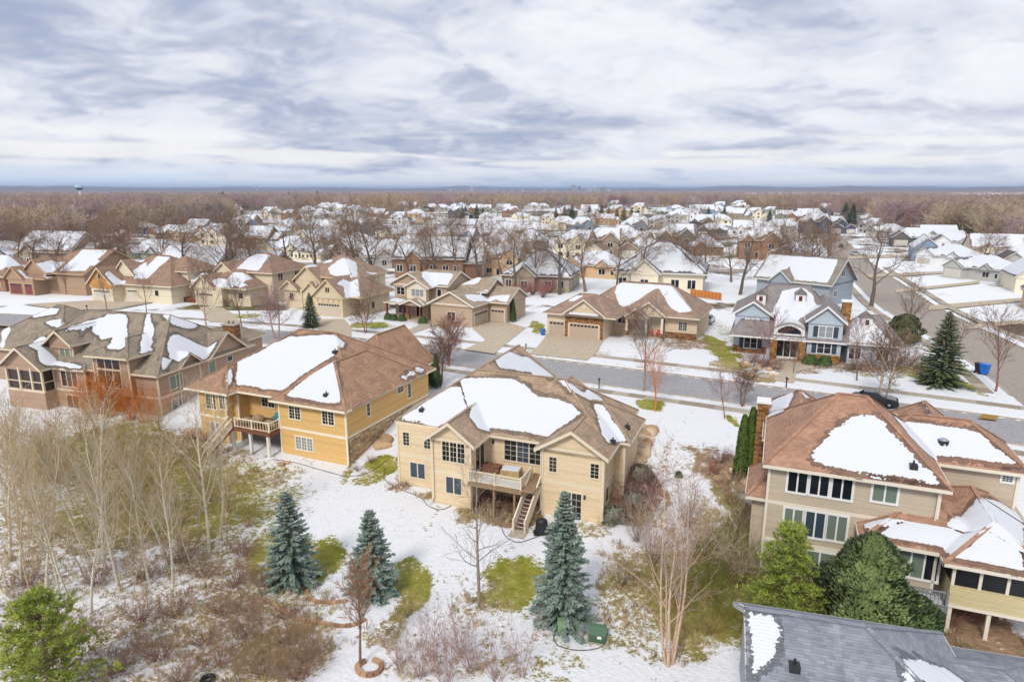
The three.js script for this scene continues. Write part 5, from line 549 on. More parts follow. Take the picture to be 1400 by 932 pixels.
// ---------------------------------------------------------------- the rows of houses beyond: four builds, each in its own colours
function farHouse(kind, wallC, roofC, label, trimC = '#dcd8d0', glassM = M.glass) {
  const h = new House('far_house', label, 0, 0, 0, 'snow-roofed houses beyond the first row'); h.wallMat = std(brighter(wallC, 1.25)); h.roofMat = std(brighter(roofC, 1.35), { roughness: 0.95 }); h.trim = std(trimC); const w = h.wallMat, y0 = -1.5; const o = { detail: false };
  const sn = (P, mg = 0.25) => h.snow(P, { px: false, cell: 0.45, thick: 0.2, jag: 0.35, margin: mg });
  if (kind === 0) { // ranch with garage gable
    h.wall(-8, 8, y0, 3.4, -6, 5, w); h.wall(-8.5, -2, y0, 3.4, 4.9, 8, w); h.roofNode = h.roof({ x0: -8.7, x1: 8.7, z0: -6.6, z1: 5.6, y: 3.5, m: 0.62, ends: 'hh' }); h.roof({ x0: -9.1, x1: -1.4, z0: -3, z1: 8.6, y: 3.5, m: 0.75, axis: 'z', ends: 'hg' }); h.roof({ x0: 1.5, x1: 6, z0: -1, z1: 6.3, y: 3.5, m: 0.8, axis: 'z', ends: 'hg' });
    h.garage('b', -5.2, 0, 8, 4.8, 2.3, std('#c8c2b8'), { win: false }); h.win('b', 3.7, 0.8, 5, 2, 1.6, { sash: 2, ...o }); h.win('b', 7, 0.8, 5, 0.9, 1.4, o); h.win('r', 0, 0.8, 8, 1.4, 1.4, o); h.win('l', 0, 0.8, -8.5, 1.4, 1.4, o); sn([[-8.5, -6.4], [8.5, -6.4], [8.5, 5.4], [-1, 5.4], [-1.6, 8.2], [-4.6, 8.3], [-4.8, 1.5], [-8.4, 1]]);
  } else if (kind === 1) { // two-storey with front gables
    h.wall(-6.5, 6.5, y0, 6, -5, 5, w); h.wall(0.5, 6.2, y0, 6, 4.9, 6.6, w); h.wall(6.4, 12.4, y0, 3.2, -4, 6, w); h.roofNode = h.roof({ x0: -7.1, x1: 7.1, z0: -5.6, z1: 5.6, y: 6.1, m: 0.7, ends: 'hg' }); h.roof({ x0: 0, x1: 6.8, z0: -2, z1: 7.2, y: 6.1, m: 0.85, axis: 'z', ends: 'hg' }); h.roof({ x0: -6.2, x1: -1.6, z0: -1, z1: 6.2, y: 6.1, m: 0.9, axis: 'z', ends: 'hg' }); h.roof({ x0: 5.8, x1: 13, z0: -4.6, z1: 6.6, y: 3.3, m: 0.65, axis: 'z', ends: 'hg' });
    h.garage('b', 9.5, 0, 6, 4.6, 2.3, std('#d0ccc4'), { win: false }); for (const [x, y, z] of [[3.3, 3.6, 6.6], [3.3, 0.7, 6.6], [-4, 3.6, 5], [-4, 0.7, 5]]) h.win('b', x, y, z, 1.8, 1.5, { sash: 2, ...o }); h.win('b', -1, 0, 5, 1.1, 2.1, o); for (const u of [-2, 2]) { h.win('l', u, 3.6, -6.5, 1.1, 1.4, o); h.win('r', u, 3.8, 6.5, 1.1, 1.3, o); } sn([[-6.8, -5.3], [6.8, -5.3], [6.8, 5], [12.8, 6.2], [6.4, 6.4], [3.6, 6.9], [3.2, 2.5], [-1.8, 5.4], [-6.8, 5.4]], 0.35);
  } else if (kind === 2) { // long gable seen from its side
    h.wall(-10, 6, y0, 4.2, -5, 5, w); h.wall(5.9, 10, y0, 3.2, -4, 4, w); h.roofNode = h.roof({ x0: -10.7, x1: 6.7, z0: -5.6, z1: 5.6, y: 4.3, m: 0.78, ends: 'gg' }); h.roof({ x0: 5, x1: 10.7, z0: -4.6, z1: 4.6, y: 3.3, m: 0.6, ends: 'gg' }); h.roof({ x0: -7.6, x1: -3.2, z0: -1, z1: 6.4, y: 4.3, m: 0.9, axis: 'z', ends: 'hg' }); h.wall(-7.1, -3.7, y0, 4.2, 4.9, 5.8, w);
    h.win('r', 0, 4.8, 6, 1.8, 1.4, { sash: 2, ...o }); for (const x of [-8.8, -5.4, -1, 2, 4.5]) h.win('b', x, 1.2, x === -5.4 ? 5.8 : 5, 1.3, 1.5, { sash: 2, ...o }); h.win('l', -2, 1.2, -10, 1.3, 1.4, o); h.win('l', 2, 1.2, -10, 1.3, 1.4, o); h.garage('r', 0, 0, 10, 4.6, 2.3, std('#bdb6ab'), { win: false }); sn([[-10.5, -5.4], [6.5, -5.4], [10.4, -4.4], [10.4, 4.4], [5.5, 5.4], [-2.5, 5.4], [-5, 6], [-10.5, 5.4]], 0.3);
  } else { // big hip roof, bare ridge edges
    h.wall(-8, 8, y0, 3.5, -7, 7, w); h.wall(-5, 0, y0, 3.5, 6.9, 8.6, w); h.roofNode = h.roof({ x0: -8.7, x1: 8.7, z0: -7.7, z1: 7.7, y: 3.6, m: 0.72, ends: 'hh', cap: true }); h.roof({ x0: -5.6, x1: 0.6, z0: -1, z1: 9.2, y: 3.6, m: 0.85, axis: 'z', ends: 'hg' });
    for (const [x, y, z] of [[-2.5, 0.7, 8.6], [3, 0.7, 7], [6, 0.7, 7], [-6.8, 0.7, 7]]) h.win('b', x, y, z, 1.4, 1.6, { sash: 2, ...o }); for (const u of [-4, 0, 4]) { h.win('r', u, 0.8, 8, 1.1, 1.4, o); h.win('l', u, 0.8, -8, 1.1, 1.4, o); } sn([[-8.4, 7.4], [8.4, 7.4], [1.2, 0.4], [-1.2, 0.4]], 0.1); sn([[8.4, -6.4], [8.4, 6.6], [2.2, 0.2], [2.2, -0.6]], 0.15); sn([[-8.4, -6.4], [-8.4, 6.6], [-2.2, 0.2], [-2.2, -0.6]], 0.15);
  }
  h.g.userData.category = 'house'; scene.remove(h.g); return h.g;
}
const FW = { grey: ['#a3a19d', 'grey walls'], taupe: ['#8f8272', 'taupe walls'], cream: ['#cfc6b0', 'cream walls'], blue: ['#7d93a8', 'blue-grey walls'], dark: ['#5e5a58', 'charcoal walls'], brown: ['#86664f', 'brown walls'], white: ['#cfd0d0', 'white walls'], navy: ['#3b4a63', 'navy walls'], sage: ['#8d968a', 'sage walls'], tan: ['#b89d7c', 'tan walls'] };
const FK = ['ranch house', 'two-storey house with front gables', 'long gabled house', 'hip-roofed house'], FR = { d: ['#5a5558', 'dark roof edges'], b: ['#6d594d', 'brown roof edges'] };
const farProto = new Map();
function placeFar(x, z, k, wc, rc, deg, s = 1) { const key = k + wc + rc; if (!farProto.has(key)) farProto.set(key, farHouse(k, FW[wc][0], FR[rc][0], `distant ${FK[k]} with ${FW[wc][1]}, ${FR[rc][1]} and snowy roof`)); const o = copy(farProto.get(key), [x, terr(x, z) + 0.25, z], -deg * R2, s); return o; }
const farSpots = [ // px, py of the base, build, walls, roof, turn
  [95, 366, 2, 'taupe', 'b', 14, 1.25], [215, 358, 0, 'sage', 'd', 20], [285, 390, 2, 'grey', 'b', 16, 1.1], [365, 392, 2, 'taupe', 'd', 30], [10, 362, 0, 'grey', 'd', 10], [297, 334, 1, 'cream', 'b', 20, .9], [357, 338, 2, 'brown', 'b', 12], [336, 319, 1, 'blue', 'd', 30, .8], [402, 352, 0, 'cream', 'd', 24], [442, 344, 2, 'cream', 'b', -60], [424, 354, 2, 'cream', 'd', 20, .6], [502, 320, 1, 'navy', 'd', 8, .9], [492, 352, 3, 'taupe', 'b', 20], [530, 362, 3, 'grey', 'b', -20, .95], [550, 330, 0, 'cream', 'b', 10], [560, 346, 0, 'tan', 'd', 26, .9], [545, 305, 1, 'white', 'd', 10, .8], [583, 303, 0, 'tan', 'b', 0, .8], [520, 298, 2, 'brown', 'b', 20, .9], [470, 308, 0, 'grey', 'd', 10, .8],
  [605, 376, 2, 'brown', 'd', 8, 1.2], [635, 340, 1, 'blue', 'd', 18, .8], [612, 330, 0, 'cream', 'b', 18], [690, 345, 0, 'white', 'd', 26, 1.1], [668, 330, 0, 'grey', 'd', 20], [726, 338, 3, 'dark', 'd', 12, .85], [690, 374, 1, 'tan', 'd', 14, .85], [742, 392, 3, 'taupe', 'd', 16, 1.0], [748, 306, 1, 'cream', 'b', 0, .7], [712, 300, 0, 'cream', 'b', 10, .8], [665, 299, 0, 'white', 'd', 0, .7], [770, 312, 0, 'cream', 'd', 12], [792, 322, 1, 'blue', 'd', -20, .9], [786, 352, 1, 'cream', 'b', 24, .95], [822, 350, 1, 'taupe', 'b', 10], [815, 376, 0, 'tan', 'b', 28, .9], [850, 330, 0, 'white', 'd', 20], [866, 325, 1, 'blue', 'd', 5], [898, 312, 1, 'grey', 'd', 10, .8], [892, 335, 0, 'white', 'b', 12, .85], [882, 348, 0, 'cream', 'b', 24, .8], [922, 344, 1, 'dark', 'd', 8, 1.05], [962, 346, 3, 'brown', 'd', 8, .8], [958, 318, 1, 'dark', 'd', 12, 1.0], [975, 322, 0, 'dark', 'd', 20, .9], [905, 392, 3, 'cream', 'd', 18, 1.25], [870, 345, 1, 'cream', 'b', 30, .8],
  [1036, 352, 1, 'brown', 'b', 14, 1.05], [1085, 358, 0, 'tan', 'b', 6, .8], [1026, 322, 2, 'white', 'd', 20, .9], [1068, 320, 2, 'white', 'd', -30, .9], [1060, 330, 0, 'grey', 'd', 20, .8], [1112, 318, 1, 'navy', 'd', 4, 1.05], [1136, 318, 1, 'navy', 'd', 4, .9], [1092, 302, 0, 'brown', 'b', 20, 1], [1105, 298, 2, 'tan', 'b', 20, .9], [985, 306, 0, 'cream', 'b', 14, .9],
  [1190, 318, 1, 'grey', 'd', 60, .8], [1215, 324, 0, 'grey', 'd', 64, .9], [1245, 335, 0, 'dark', 'd', 20, 1], [1285, 332, 2, 'sage', 'd', 14, .9], [1262, 352, 2, 'blue', 'd', -64, .85], [1300, 362, 0, 'white', 'd', 66, .85], [1345, 380, 0, 'grey', 'd', 68, .82], [1402, 394, 2, 'cream', 'd', -66, .8], [1368, 356, 2, 'cream', 'b', 20, 1], [1300, 340, 0, 'white', 'd', 20, .9], [1440, 424, 2, 'tan', 'd', -64, .85], [1400, 372, 0, 'grey', 'd', 20, 1],
  [1345, 306, 1, 'grey', 'b', 10, .9], [1380, 314, 2, 'white', 'd', 10, 1], [1325, 312, 0, 'tan', 'b', 20, .9], [1395, 328, 1, 'brown', 'b', 30, .9], [1265, 306, 2, 'tan', 'b', 20, .9], [1370, 302, 3, 'grey', 'd', 10, .9], [1398, 308, 0, 'cream', 'b', 10, .9],
  [45, 300, 2, 'tan', 'b', 10, 1], [128, 302, 0, 'grey', 'd', 20, .9], [165, 297, 1, 'cream', 'b', 10, .8], [225, 298, 2, 'tan', 'b', 10, 1], [285, 302, 0, 'cream', 'd', 20, .8], [318, 294, 2, 'white', 'd', 0, .7], [395, 300, 1, 'brown', 'b', 15, .8], [430, 300, 0, 'white', 'd', 10, .8], [235, 326, 0, 'brown', 'b', 20, .9], [262, 328, 2, 'tan', 'd', 20, .8], [375, 325, 0, 'cream', 'd', 20, .9], [455, 322, 2, 'white', 'd', 12, .9], [600, 312, 0, 'grey', 'd', 10, .8], [640, 316, 2, 'white', 'd', 10, .8], [830, 306, 2, 'tan', 'b', 0, .8], [870, 302, 0, 'cream', 'b', 0, .8], [920, 304, 1, 'grey', 'd', 10, .8], [810, 302, 1, 'white', 'd', 0, .7],
];
{ const R = rng(222), ks = Object.keys(FW); for (let k = 0; k < 62; k++) farSpots.push([330 + R() * 830, 284 + R() * 17, Math.floor(R() * 4), ks[Math.floor(R() * ks.length)], R() < 0.6 ? 'd' : 'b', R() * 60 - 20, 0.8 + 0.3 * R()]); for (let k = 0; k < 30; k++) farSpots.push([10 + R() * 420, 286 + R() * 40, Math.floor(R() * 4), ks[Math.floor(R() * ks.length)], R() < 0.5 ? 'd' : 'b', R() * 50 - 10, 0.8 + 0.3 * R()]); for (let k = 0; k < 20; k++) farSpots.push([1170 + R() * 240, 290 + R() * 20, Math.floor(R() * 4), ks[Math.floor(R() * ks.length)], 'b', R() * 40, 0.8 + 0.2 * R()]); }
for (const [px, py, k, wc, rc, deg, s] of farSpots) { const [x, z] = at(px, py, 2.6); placeFar(x, z, k, wc, rc, deg, s ?? 1); }
{ // the blue-grey house right behind the pale blue one
  const c = at(1128, 412, 2.6), h = new House('house', 'blue-grey house with a tall side gable and snowy long roof, behind the pale blue house', c[0], c[1], 48); h.wallMat = siding('#8d97a0'); h.roofMat = shingle('#7a7472'); h.trim = std('#dcdcda'); h.wall(-13, 3, GB, 7, -6.5, 5.5, h.wallMat); h.wall(-9, -5, GB, 7, 5.4, 6.6, h.wallMat); const rf = h.roof({ x0: -13.7, x1: 3.7, z0: -7.2, z1: 6.2, y: 7, m: 0.75, ends: 'gg', over: 0.7, cap: true }); h.roof({ x0: -9.6, x1: -4.4, z0: -2, z1: 7.2, y: 7, m: 0.9, axis: 'z', ends: 'hg' }); h.roofNode = rf; h.win('r', 0.5, 8.2, 3, 1.6, 1.3, { sash: 2 }); h.win('r', -2.5, 4.2, 3, 1.4, 1.3, { sash: 2 }); h.win('b', -7, 4.4, 6.6, 1.4, 1.4, { sash: 2 }); h.win('b', -1, 4.4, 5.5, 1.6, 1.4, { sash: 2 }); h.snow([[-13.3, 5.7], [-9.4, 5.7], [-7.2, 2.6], [-4.4, 5.7], [2.6, 5.7], [1.8, -0.2], [-13.3, -0.2]], { px: false, cell: 0.3 });
}

// ---------------------------------------------------------------- trees and shrubs
const barkTex = tex(128, 256, (u, v, x, y) => { const g = 0.8 + 0.35 * (noise(u * 16, v * 14) - 0.5) + 0.25 * (noise(u * 40 + 9, v * 9) - 0.5) + 0.1 * PERM[(x * 71 + y * 337) & 65535]; return [g, g, g]; }, true, 1);
const bark = (c) => std(brighter(c, 1.45), { map: barkTex, roughness: 0.95 });
const V3 = THREE.Vector3, rndDir = (R) => { const z = R() * 2 - 1, a = R() * 6.2832, r = Math.sqrt(1 - z * z); return new V3(r * Math.cos(a), z, r * Math.sin(a)); };
const perp = (d, a) => { const s = Math.abs(d.y) > 0.9 ? new V3(1, 0, 0) : new V3(0, 1, 0), x = new V3().crossVectors(d, s).normalize(), y = new V3().crossVectors(d, x); return x.multiplyScalar(Math.cos(a)).addScaledVector(y, Math.sin(a)); };
// bare tree: stems -> limbs -> branches -> twigs; returns { trunk, crown } geometries
function bareTree(o) {
  const { h = 10, r = 0.12, stems = 1, lean = 0.12, nb = [12, 7, 5], start = [0.3, 0.2, 0.15], len = [0.5, 0.5, 0.5], ang = [50, 45, 42], up = [0.05, 0.1, 0.06], wob = 0.12, seed = 1, minR = 0.006, split = 2, taper = 0.85, shape = 0.6 } = o, R = rng(seed), T = new MB(), C = new MB(), L = nb.length;
  const limb = (p, d, l, rad, lev) => {
    const n = lev === 0 ? 8 : lev === 1 ? 5 : lev === 2 ? 3 : 2, P = [[p.x, p.y, p.z]], Q = [rad], D = [d.clone()], end = Math.max(minR, rad * (1 - taper)); let q = p.clone(), dir = d.clone();
    for (let k = 1; k <= n; k++) { dir.addScaledVector(rndDir(R), wob * (lev ? 1.3 : 0.6)); dir.y += up[Math.min(lev, up.length - 1)]; dir.normalize(); q.addScaledVector(dir, l / n); P.push([q.x, q.y, q.z]); Q.push(Math.max(minR, lerp(rad, end, k / n))); D.push(dir.clone()); }
    (lev < split ? T : C).tube(P, Q, lev === 0 ? 8 : lev === 1 ? 5 : 3);
    if (lev >= L) return; let az = R() * 6.28; const N = Math.max(2, Math.round(nb[lev] * (0.8 + 0.4 * R())));
    for (let k = 0; k < N; k++) { const t = start[lev] + (1 - start[lev]) * (k + R() * 0.9) / N, f = Math.min(n - 0.001, t * n), i = Math.floor(f), u = f - i, pos = new V3(lerp(P[i][0], P[i + 1][0], u), lerp(P[i][1], P[i + 1][1], u), lerp(P[i][2], P[i + 1][2], u)), base = D[i + 1]; az += 2.4 + R() * 0.5; const a = (ang[lev] + (R() - 0.5) * 22) * R2 * (1 - 0.35 * t), dd = base.clone().multiplyScalar(Math.cos(a)).addScaledVector(perp(base, az), Math.sin(a)).normalize(); const pr = lerp(Q[i], Q[i + 1], u); limb(pos, dd, l * len[lev] * (1 - shape * (t - start[lev])) * (0.7 + 0.6 * R()), Math.max(minR, pr * (lev ? 0.5 : 0.45)), lev + 1); }
  };
  for (let s = 0; s < stems; s++) { const a = s / stems * 6.28 + R() * 0.8, k = stems > 1 ? lean : lean * 0.4, p = new V3(Math.cos(a) * r * (stems > 1 ? 1.3 : 0), -0.25, Math.sin(a) * r * (stems > 1 ? 1.3 : 0)); limb(p, new V3(Math.cos(a) * k, 1, Math.sin(a) * k).normalize(), h * (stems > 1 ? 0.75 + 0.3 * R() : 1), r * (stems > 1 ? 0.75 + 0.35 * R() : 1), 0); }
  return { trunk: T.geo(), crown: C.p.length ? C.geo() : null };
}
const treeThing = (name, label, g, mt, mc, pos, turn = 0, group, category = 'tree') => { const o = thing(name, label, category, pos, turn, group); if (g.trunk) part('trunk', g.trunk, mt, o); if (g.crown) part('crown', g.crown, mc, o); return o; };
const gpos = (px, py) => { const [x, z] = onGround(px, py); return [x, terr(x, z), z]; };
// shrub: many thin stems from one base
function bareShrub({ h = 2.5, n = 26, spread = 0.55, seed = 1, r = 0.016, sub = 7, twig = 0.45 }) { const R = rng(seed), T = new MB(), C = new MB(); for (let k = 0; k < n; k++) { const a = R() * 6.28, s = spread * (0.25 + 0.9 * R()), d = new V3(Math.cos(a) * s, 1, Math.sin(a) * s).normalize(), l = h * (0.6 + 0.5 * R()); let q = new V3(Math.cos(a) * 0.25 * R(), -0.1, Math.sin(a) * 0.25 * R()); const P = [[q.x, q.y, q.z]], Q = [r]; const dir = d.clone(); for (let j = 1; j <= 4; j++) { dir.addScaledVector(rndDir(R), 0.16).normalize(); q.addScaledVector(dir, l / 4); P.push([q.x, q.y, q.z]); Q.push(r * (1 - j * 0.2)); if (j > 1) for (let m = 0; m < sub / 3; m++) { const dd = dir.clone().addScaledVector(rndDir(R), 0.65).normalize(), e = q.clone().addScaledVector(dd, l * twig * (0.4 + 0.6 * R())); const mid = q.clone().lerp(e, 0.5).addScaledVector(rndDir(R), 0.05); C.tube([[q.x, q.y, q.z], [mid.x, mid.y, mid.z], [e.x, e.y, e.z]], [r * 0.5, r * 0.4, r * 0.25], 3); } } T.tube(P, Q, 4); } return { trunk: T.geo(), crown: C.geo() }; }
// spruce: whorls of drooping branches carrying sprays of needles
function spruce({ h = 7, R0 = 1.7, seed = 1, cA = [0.13, 0.2, 0.155], cB = [0.33, 0.42, 0.36], dens = 1, droop = 0.25 }) {
  const R = rng(seed), T = new MB(), C = new MB(); T.tube([[0, -0.3, 0], [0.02, h * 0.5, 0], [0, h * 0.98, 0]], [h * 0.022, h * 0.014, 0.012], 7); C.tint([1, 1, 1]);
  const lv = Math.round(h * 4.2); for (let k = 0; k < lv; k++) { const t = k / lv, y = h * (0.04 + 0.94 * Math.pow(t, 0.95)), rr = R0 * Math.pow(1 - t, 0.85) * (0.82 + 0.3 * R()) + 0.1, nb = Math.max(4, Math.round((9 + 5 * (1 - t)) * dens));
    for (let b = 0; b < nb; b++) { const a = b / nb * 6.283 + R() * 0.7 + k, L = rr * (0.66 + 0.5 * R()) * (1 + 0.28 * (noise(a * 1.3 + seed, y * 0.7) - 0.5)), ca = Math.cos(a), sa = Math.sin(a), lift = lerp(-droop, 0.55, t) + (R() - 0.5) * 0.2, n = Math.max(3, Math.round(L * 11)), tone = R(); T.tube([[0, y, 0], [ca * L * 0.5, y + lift * L * 0.4, sa * L * 0.5], [ca * L * 0.95, y + lift * L * 0.75 + 0.08 * L, sa * L * 0.95]], [0.02, 0.012, 0.005], 3);
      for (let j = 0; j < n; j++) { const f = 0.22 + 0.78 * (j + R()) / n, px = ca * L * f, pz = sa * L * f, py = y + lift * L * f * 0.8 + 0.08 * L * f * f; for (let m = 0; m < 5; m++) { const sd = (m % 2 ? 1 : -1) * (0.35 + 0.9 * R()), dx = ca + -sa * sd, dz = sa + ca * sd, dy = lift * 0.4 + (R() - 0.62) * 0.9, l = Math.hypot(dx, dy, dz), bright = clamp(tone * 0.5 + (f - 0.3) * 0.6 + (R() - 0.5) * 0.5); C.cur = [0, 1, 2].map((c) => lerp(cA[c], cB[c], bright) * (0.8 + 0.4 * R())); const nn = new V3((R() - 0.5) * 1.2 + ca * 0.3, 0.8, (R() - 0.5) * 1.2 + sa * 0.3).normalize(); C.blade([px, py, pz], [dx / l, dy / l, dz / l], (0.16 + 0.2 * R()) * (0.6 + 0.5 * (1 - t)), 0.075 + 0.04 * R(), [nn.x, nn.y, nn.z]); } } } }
  return { trunk: T.geo(), crown: C.geo() };
}
// dense evergreen (arborvitae, juniper): leaf sprays through an egg or column
function evergreen({ h = 5, R0 = 0.9, n = 9000, seed = 1, cA = [0.03, 0.06, 0.015], cB = [0.1, 0.16, 0.035], prof = (t) => Math.pow(Math.sin(Math.PI * (0.12 + 0.86 * t)), 0.7), size = 0.2, lumps = 0.22, open = 0 }) {
  const R = rng(seed), T = new MB(), C = new MB(); T.tube([[0, -0.2, 0], [0, h * 0.85, 0]], [0.1 + h * 0.012, 0.02], 6); C.tint([1, 1, 1]);
  for (let k = 0; k < n; k++) { const t = Math.pow(R(), 0.85), a = R() * 6.283, lump = 1 + lumps * (noise(a * 2.2 + seed, t * h * 1.5) - 0.5) * 2, rr = R0 * prof(t) * lump, f = open ? Math.sqrt(R()) : 0.62 + 0.42 * Math.sqrt(R()); if (open && noise(a * 3 + seed * 3, t * h * 1.3 + f * 2) < open) continue; const x = Math.cos(a) * rr * f, z = Math.sin(a) * rr * f, y = 0.08 + t * h, d = new V3(Math.cos(a) * 0.7 + (R() - 0.5) * 0.8, 0.55 + R() * 0.7 - (open ? 0.3 : 0), Math.sin(a) * 0.7 + (R() - 0.5) * 0.8).normalize(), b = clamp(0.15 + 0.55 * R() + (noise(a * 4, t * h * 3 + seed) - 0.5) * 0.7); C.cur = [0, 1, 2].map((c) => lerp(cA[c], cB[c], b) * 1.5); const nn = new V3(Math.cos(a) + (R() - 0.5), 0.5 + (R() - 0.5), Math.sin(a) + (R() - 0.5)).normalize(); C.blade([x, y, z], [d.x, d.y, d.z], size * (0.7 + 0.6 * R()), size * (0.4 + 0.25 * R()), [nn.x, nn.y, nn.z]); }
  return { trunk: T.geo(), crown: C.geo() };
}
// soft-needled pine: limbs in whorls, every twig end a burst of long needles
function pine({ h = 6, R0 = 2.2, seed = 1, cA = [0.1, 0.15, 0.015], cB = [0.34, 0.4, 0.05] }) {
  const R = rng(seed), T = new MB(), C = new MB(); C.tint([1, 1, 1]); T.tube([[0, -0.3, 0], [0.1, h * 0.5, 0.05], [0, h * 0.97, 0]], [h * 0.025, h * 0.016, 0.015], 7);
  for (let k = 0; k < h * 3; k++) { const t = (k + R()) / (h * 3), y = h * (0.08 + 0.9 * t), nb = 5 + Math.round(R() * 2); for (let b = 0; b < nb; b++) { const a = b / nb * 6.28 + k * 1.3 + R(), L = R0 * Math.pow(1 - t, 0.7) * (0.55 + 0.6 * R()) + 0.3, ca = Math.cos(a), sa = Math.sin(a), lift = 0.15 + 0.5 * t + (R() - 0.5) * 0.3; T.tube([[0, y, 0], [ca * L * 0.5, y + lift * L * 0.45, sa * L * 0.5], [ca * L, y + lift * L, sa * L]], [0.03, 0.02, 0.008], 3);
    for (let j = 0; j < 4 + L * 7; j++) { const f = 0.3 + 0.7 * R(), q = [ca * L * f + (R() - 0.5) * 0.5, y + lift * L * f + (R() - 0.35) * 0.35, sa * L * f + (R() - 0.5) * 0.5], tone = R(); for (let m = 0; m < 9; m++) { const d = rndDir(R); d.y = Math.abs(d.y) * 0.8 + 0.15; d.x += ca * 0.5; d.z += sa * 0.5; d.normalize(); const nn = rndDir(R), br = clamp(tone * 0.7 + R() * 0.4); C.cur = [0, 1, 2].map((c) => lerp(cA[c], cB[c], br) * 1.35); C.blade(q, [d.x, d.y, d.z], 0.2 + 0.14 * R(), 0.05, [nn.x, nn.y, nn.z]); } } } }
  return { trunk: T.geo(), crown: C.geo() };
}
M.leaf = new THREE.MeshPhysicalMaterial({ color: new THREE.Color(1, 1, 1), vertexColors: true, roughness: 0.9, transmission: 0.25, thickness: 0, side: THREE.DoubleSide });
const bk = { grey: bark('#8a7f75'), tan: bark('#b5a48c'), pale: bark('#c9bda9'), brown: bark('#7a6252'), red: bark('#8a625a'), birch: bark('#bca28c'), dark: bark('#5f544c'), ochre: bark('#b39355'), pink: bark('#a88b86'), orange: bark('#d9772a'), straw: bark('#b59c76') };

// --- evergreens
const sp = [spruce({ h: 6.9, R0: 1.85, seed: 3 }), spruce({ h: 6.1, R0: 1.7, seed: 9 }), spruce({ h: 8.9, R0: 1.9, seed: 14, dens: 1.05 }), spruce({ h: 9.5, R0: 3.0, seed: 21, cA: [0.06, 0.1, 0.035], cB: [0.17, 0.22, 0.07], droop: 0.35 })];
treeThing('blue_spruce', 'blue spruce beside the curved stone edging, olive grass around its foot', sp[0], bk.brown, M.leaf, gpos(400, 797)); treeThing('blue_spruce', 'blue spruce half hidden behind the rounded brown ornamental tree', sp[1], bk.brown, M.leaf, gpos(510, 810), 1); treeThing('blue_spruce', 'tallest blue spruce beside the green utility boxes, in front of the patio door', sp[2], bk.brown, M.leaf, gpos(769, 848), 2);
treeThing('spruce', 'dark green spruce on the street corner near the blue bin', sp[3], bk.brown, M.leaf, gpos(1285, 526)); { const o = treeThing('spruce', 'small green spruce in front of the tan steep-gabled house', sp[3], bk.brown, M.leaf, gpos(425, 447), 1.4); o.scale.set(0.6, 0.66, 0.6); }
const arb = [evergreen({ h: 5.6, R0: 0.62, n: 7000, seed: 2, cA: [0.03, 0.06, 0.008], cB: [0.11, 0.17, 0.02], prof: (t) => Math.pow(1 - t, 0.55) * (0.75 + 0.25 * Math.min(1, t * 6)), size: 0.2 }), evergreen({ h: 5.2, R0: 0.7, n: 7000, seed: 8, cA: [0.02, 0.045, 0.01], cB: [0.06, 0.11, 0.02], prof: (t) => Math.pow(1 - t, 0.6), size: 0.2 })];
for (const [px, py, s, l] of [[1012, 655, 1, 'arborvitae by the tan house corner, first of three columns beside the boulders'], [1023, 652, 1.08, 'arborvitae by the tan house corner, tallest of three columns beside the boulders'], [1033, 645, 0.9, 'arborvitae by the tan house corner, closest of three columns to the wall']]) { const o = treeThing('arborvitae', l, arb[0], bk.brown, M.leaf, gpos(px, py), px); o.scale.set(s, s, s); }
for (const [px, py, s, l] of [[590, 529, 0.68, 'narrow arborvitae between the yellow and beige houses, shorter of the pair'], [597, 530, 0.8, 'narrow arborvitae between the yellow and beige houses, taller of the pair'], [701, 440, 0.85, 'columnar arborvitae at the garage corner of the taupe craftsman house']]) { const o = treeThing('arborvitae', l, arb[1], bk.brown, M.leaf, gpos(px, py), px); o.scale.setScalar(s); }
treeThing('arborvitae', 'broad egg-shaped green arborvitae in front of the tan three-storey house', evergreen({ h: 6.2, R0: 2.05, n: 30000, seed: 4, cA: [0.04, 0.07, 0.02], cB: [0.24, 0.3, 0.11], prof: (t) => Math.pow(Math.sin(Math.PI * (0.3 + 0.69 * t)), 0.85), size: 0.27, lumps: 0.6 }), bk.brown, M.leaf, gpos(1180, 868));
treeThing('juniper', 'low spreading green juniper beside the broad arborvitae', evergreen({ h: 2.6, R0: 1.7, n: 9000, seed: 6, cA: [0.035, 0.07, 0.02], cB: [0.13, 0.2, 0.06], size: 0.24, lumps: 0.4 }), bk.brown, M.leaf, gpos(1228, 868), 0, undefined, 'shrub');
treeThing('pine', 'yellow-green pine against the patio doors of the tan three-storey house', pine({ h: 5.8, R0: 2.3, seed: 5 }), bk.brown, M.leaf, gpos(1072, 842)); treeThing('pine', 'yellow-green pine at the edge of the brushy grove', pine({ h: 6.2, R0: 2.9, seed: 12, cA: [0.09, 0.14, 0.01], cB: [0.36, 0.4, 0.04] }), bk.brown, M.leaf, gpos(72, 958));
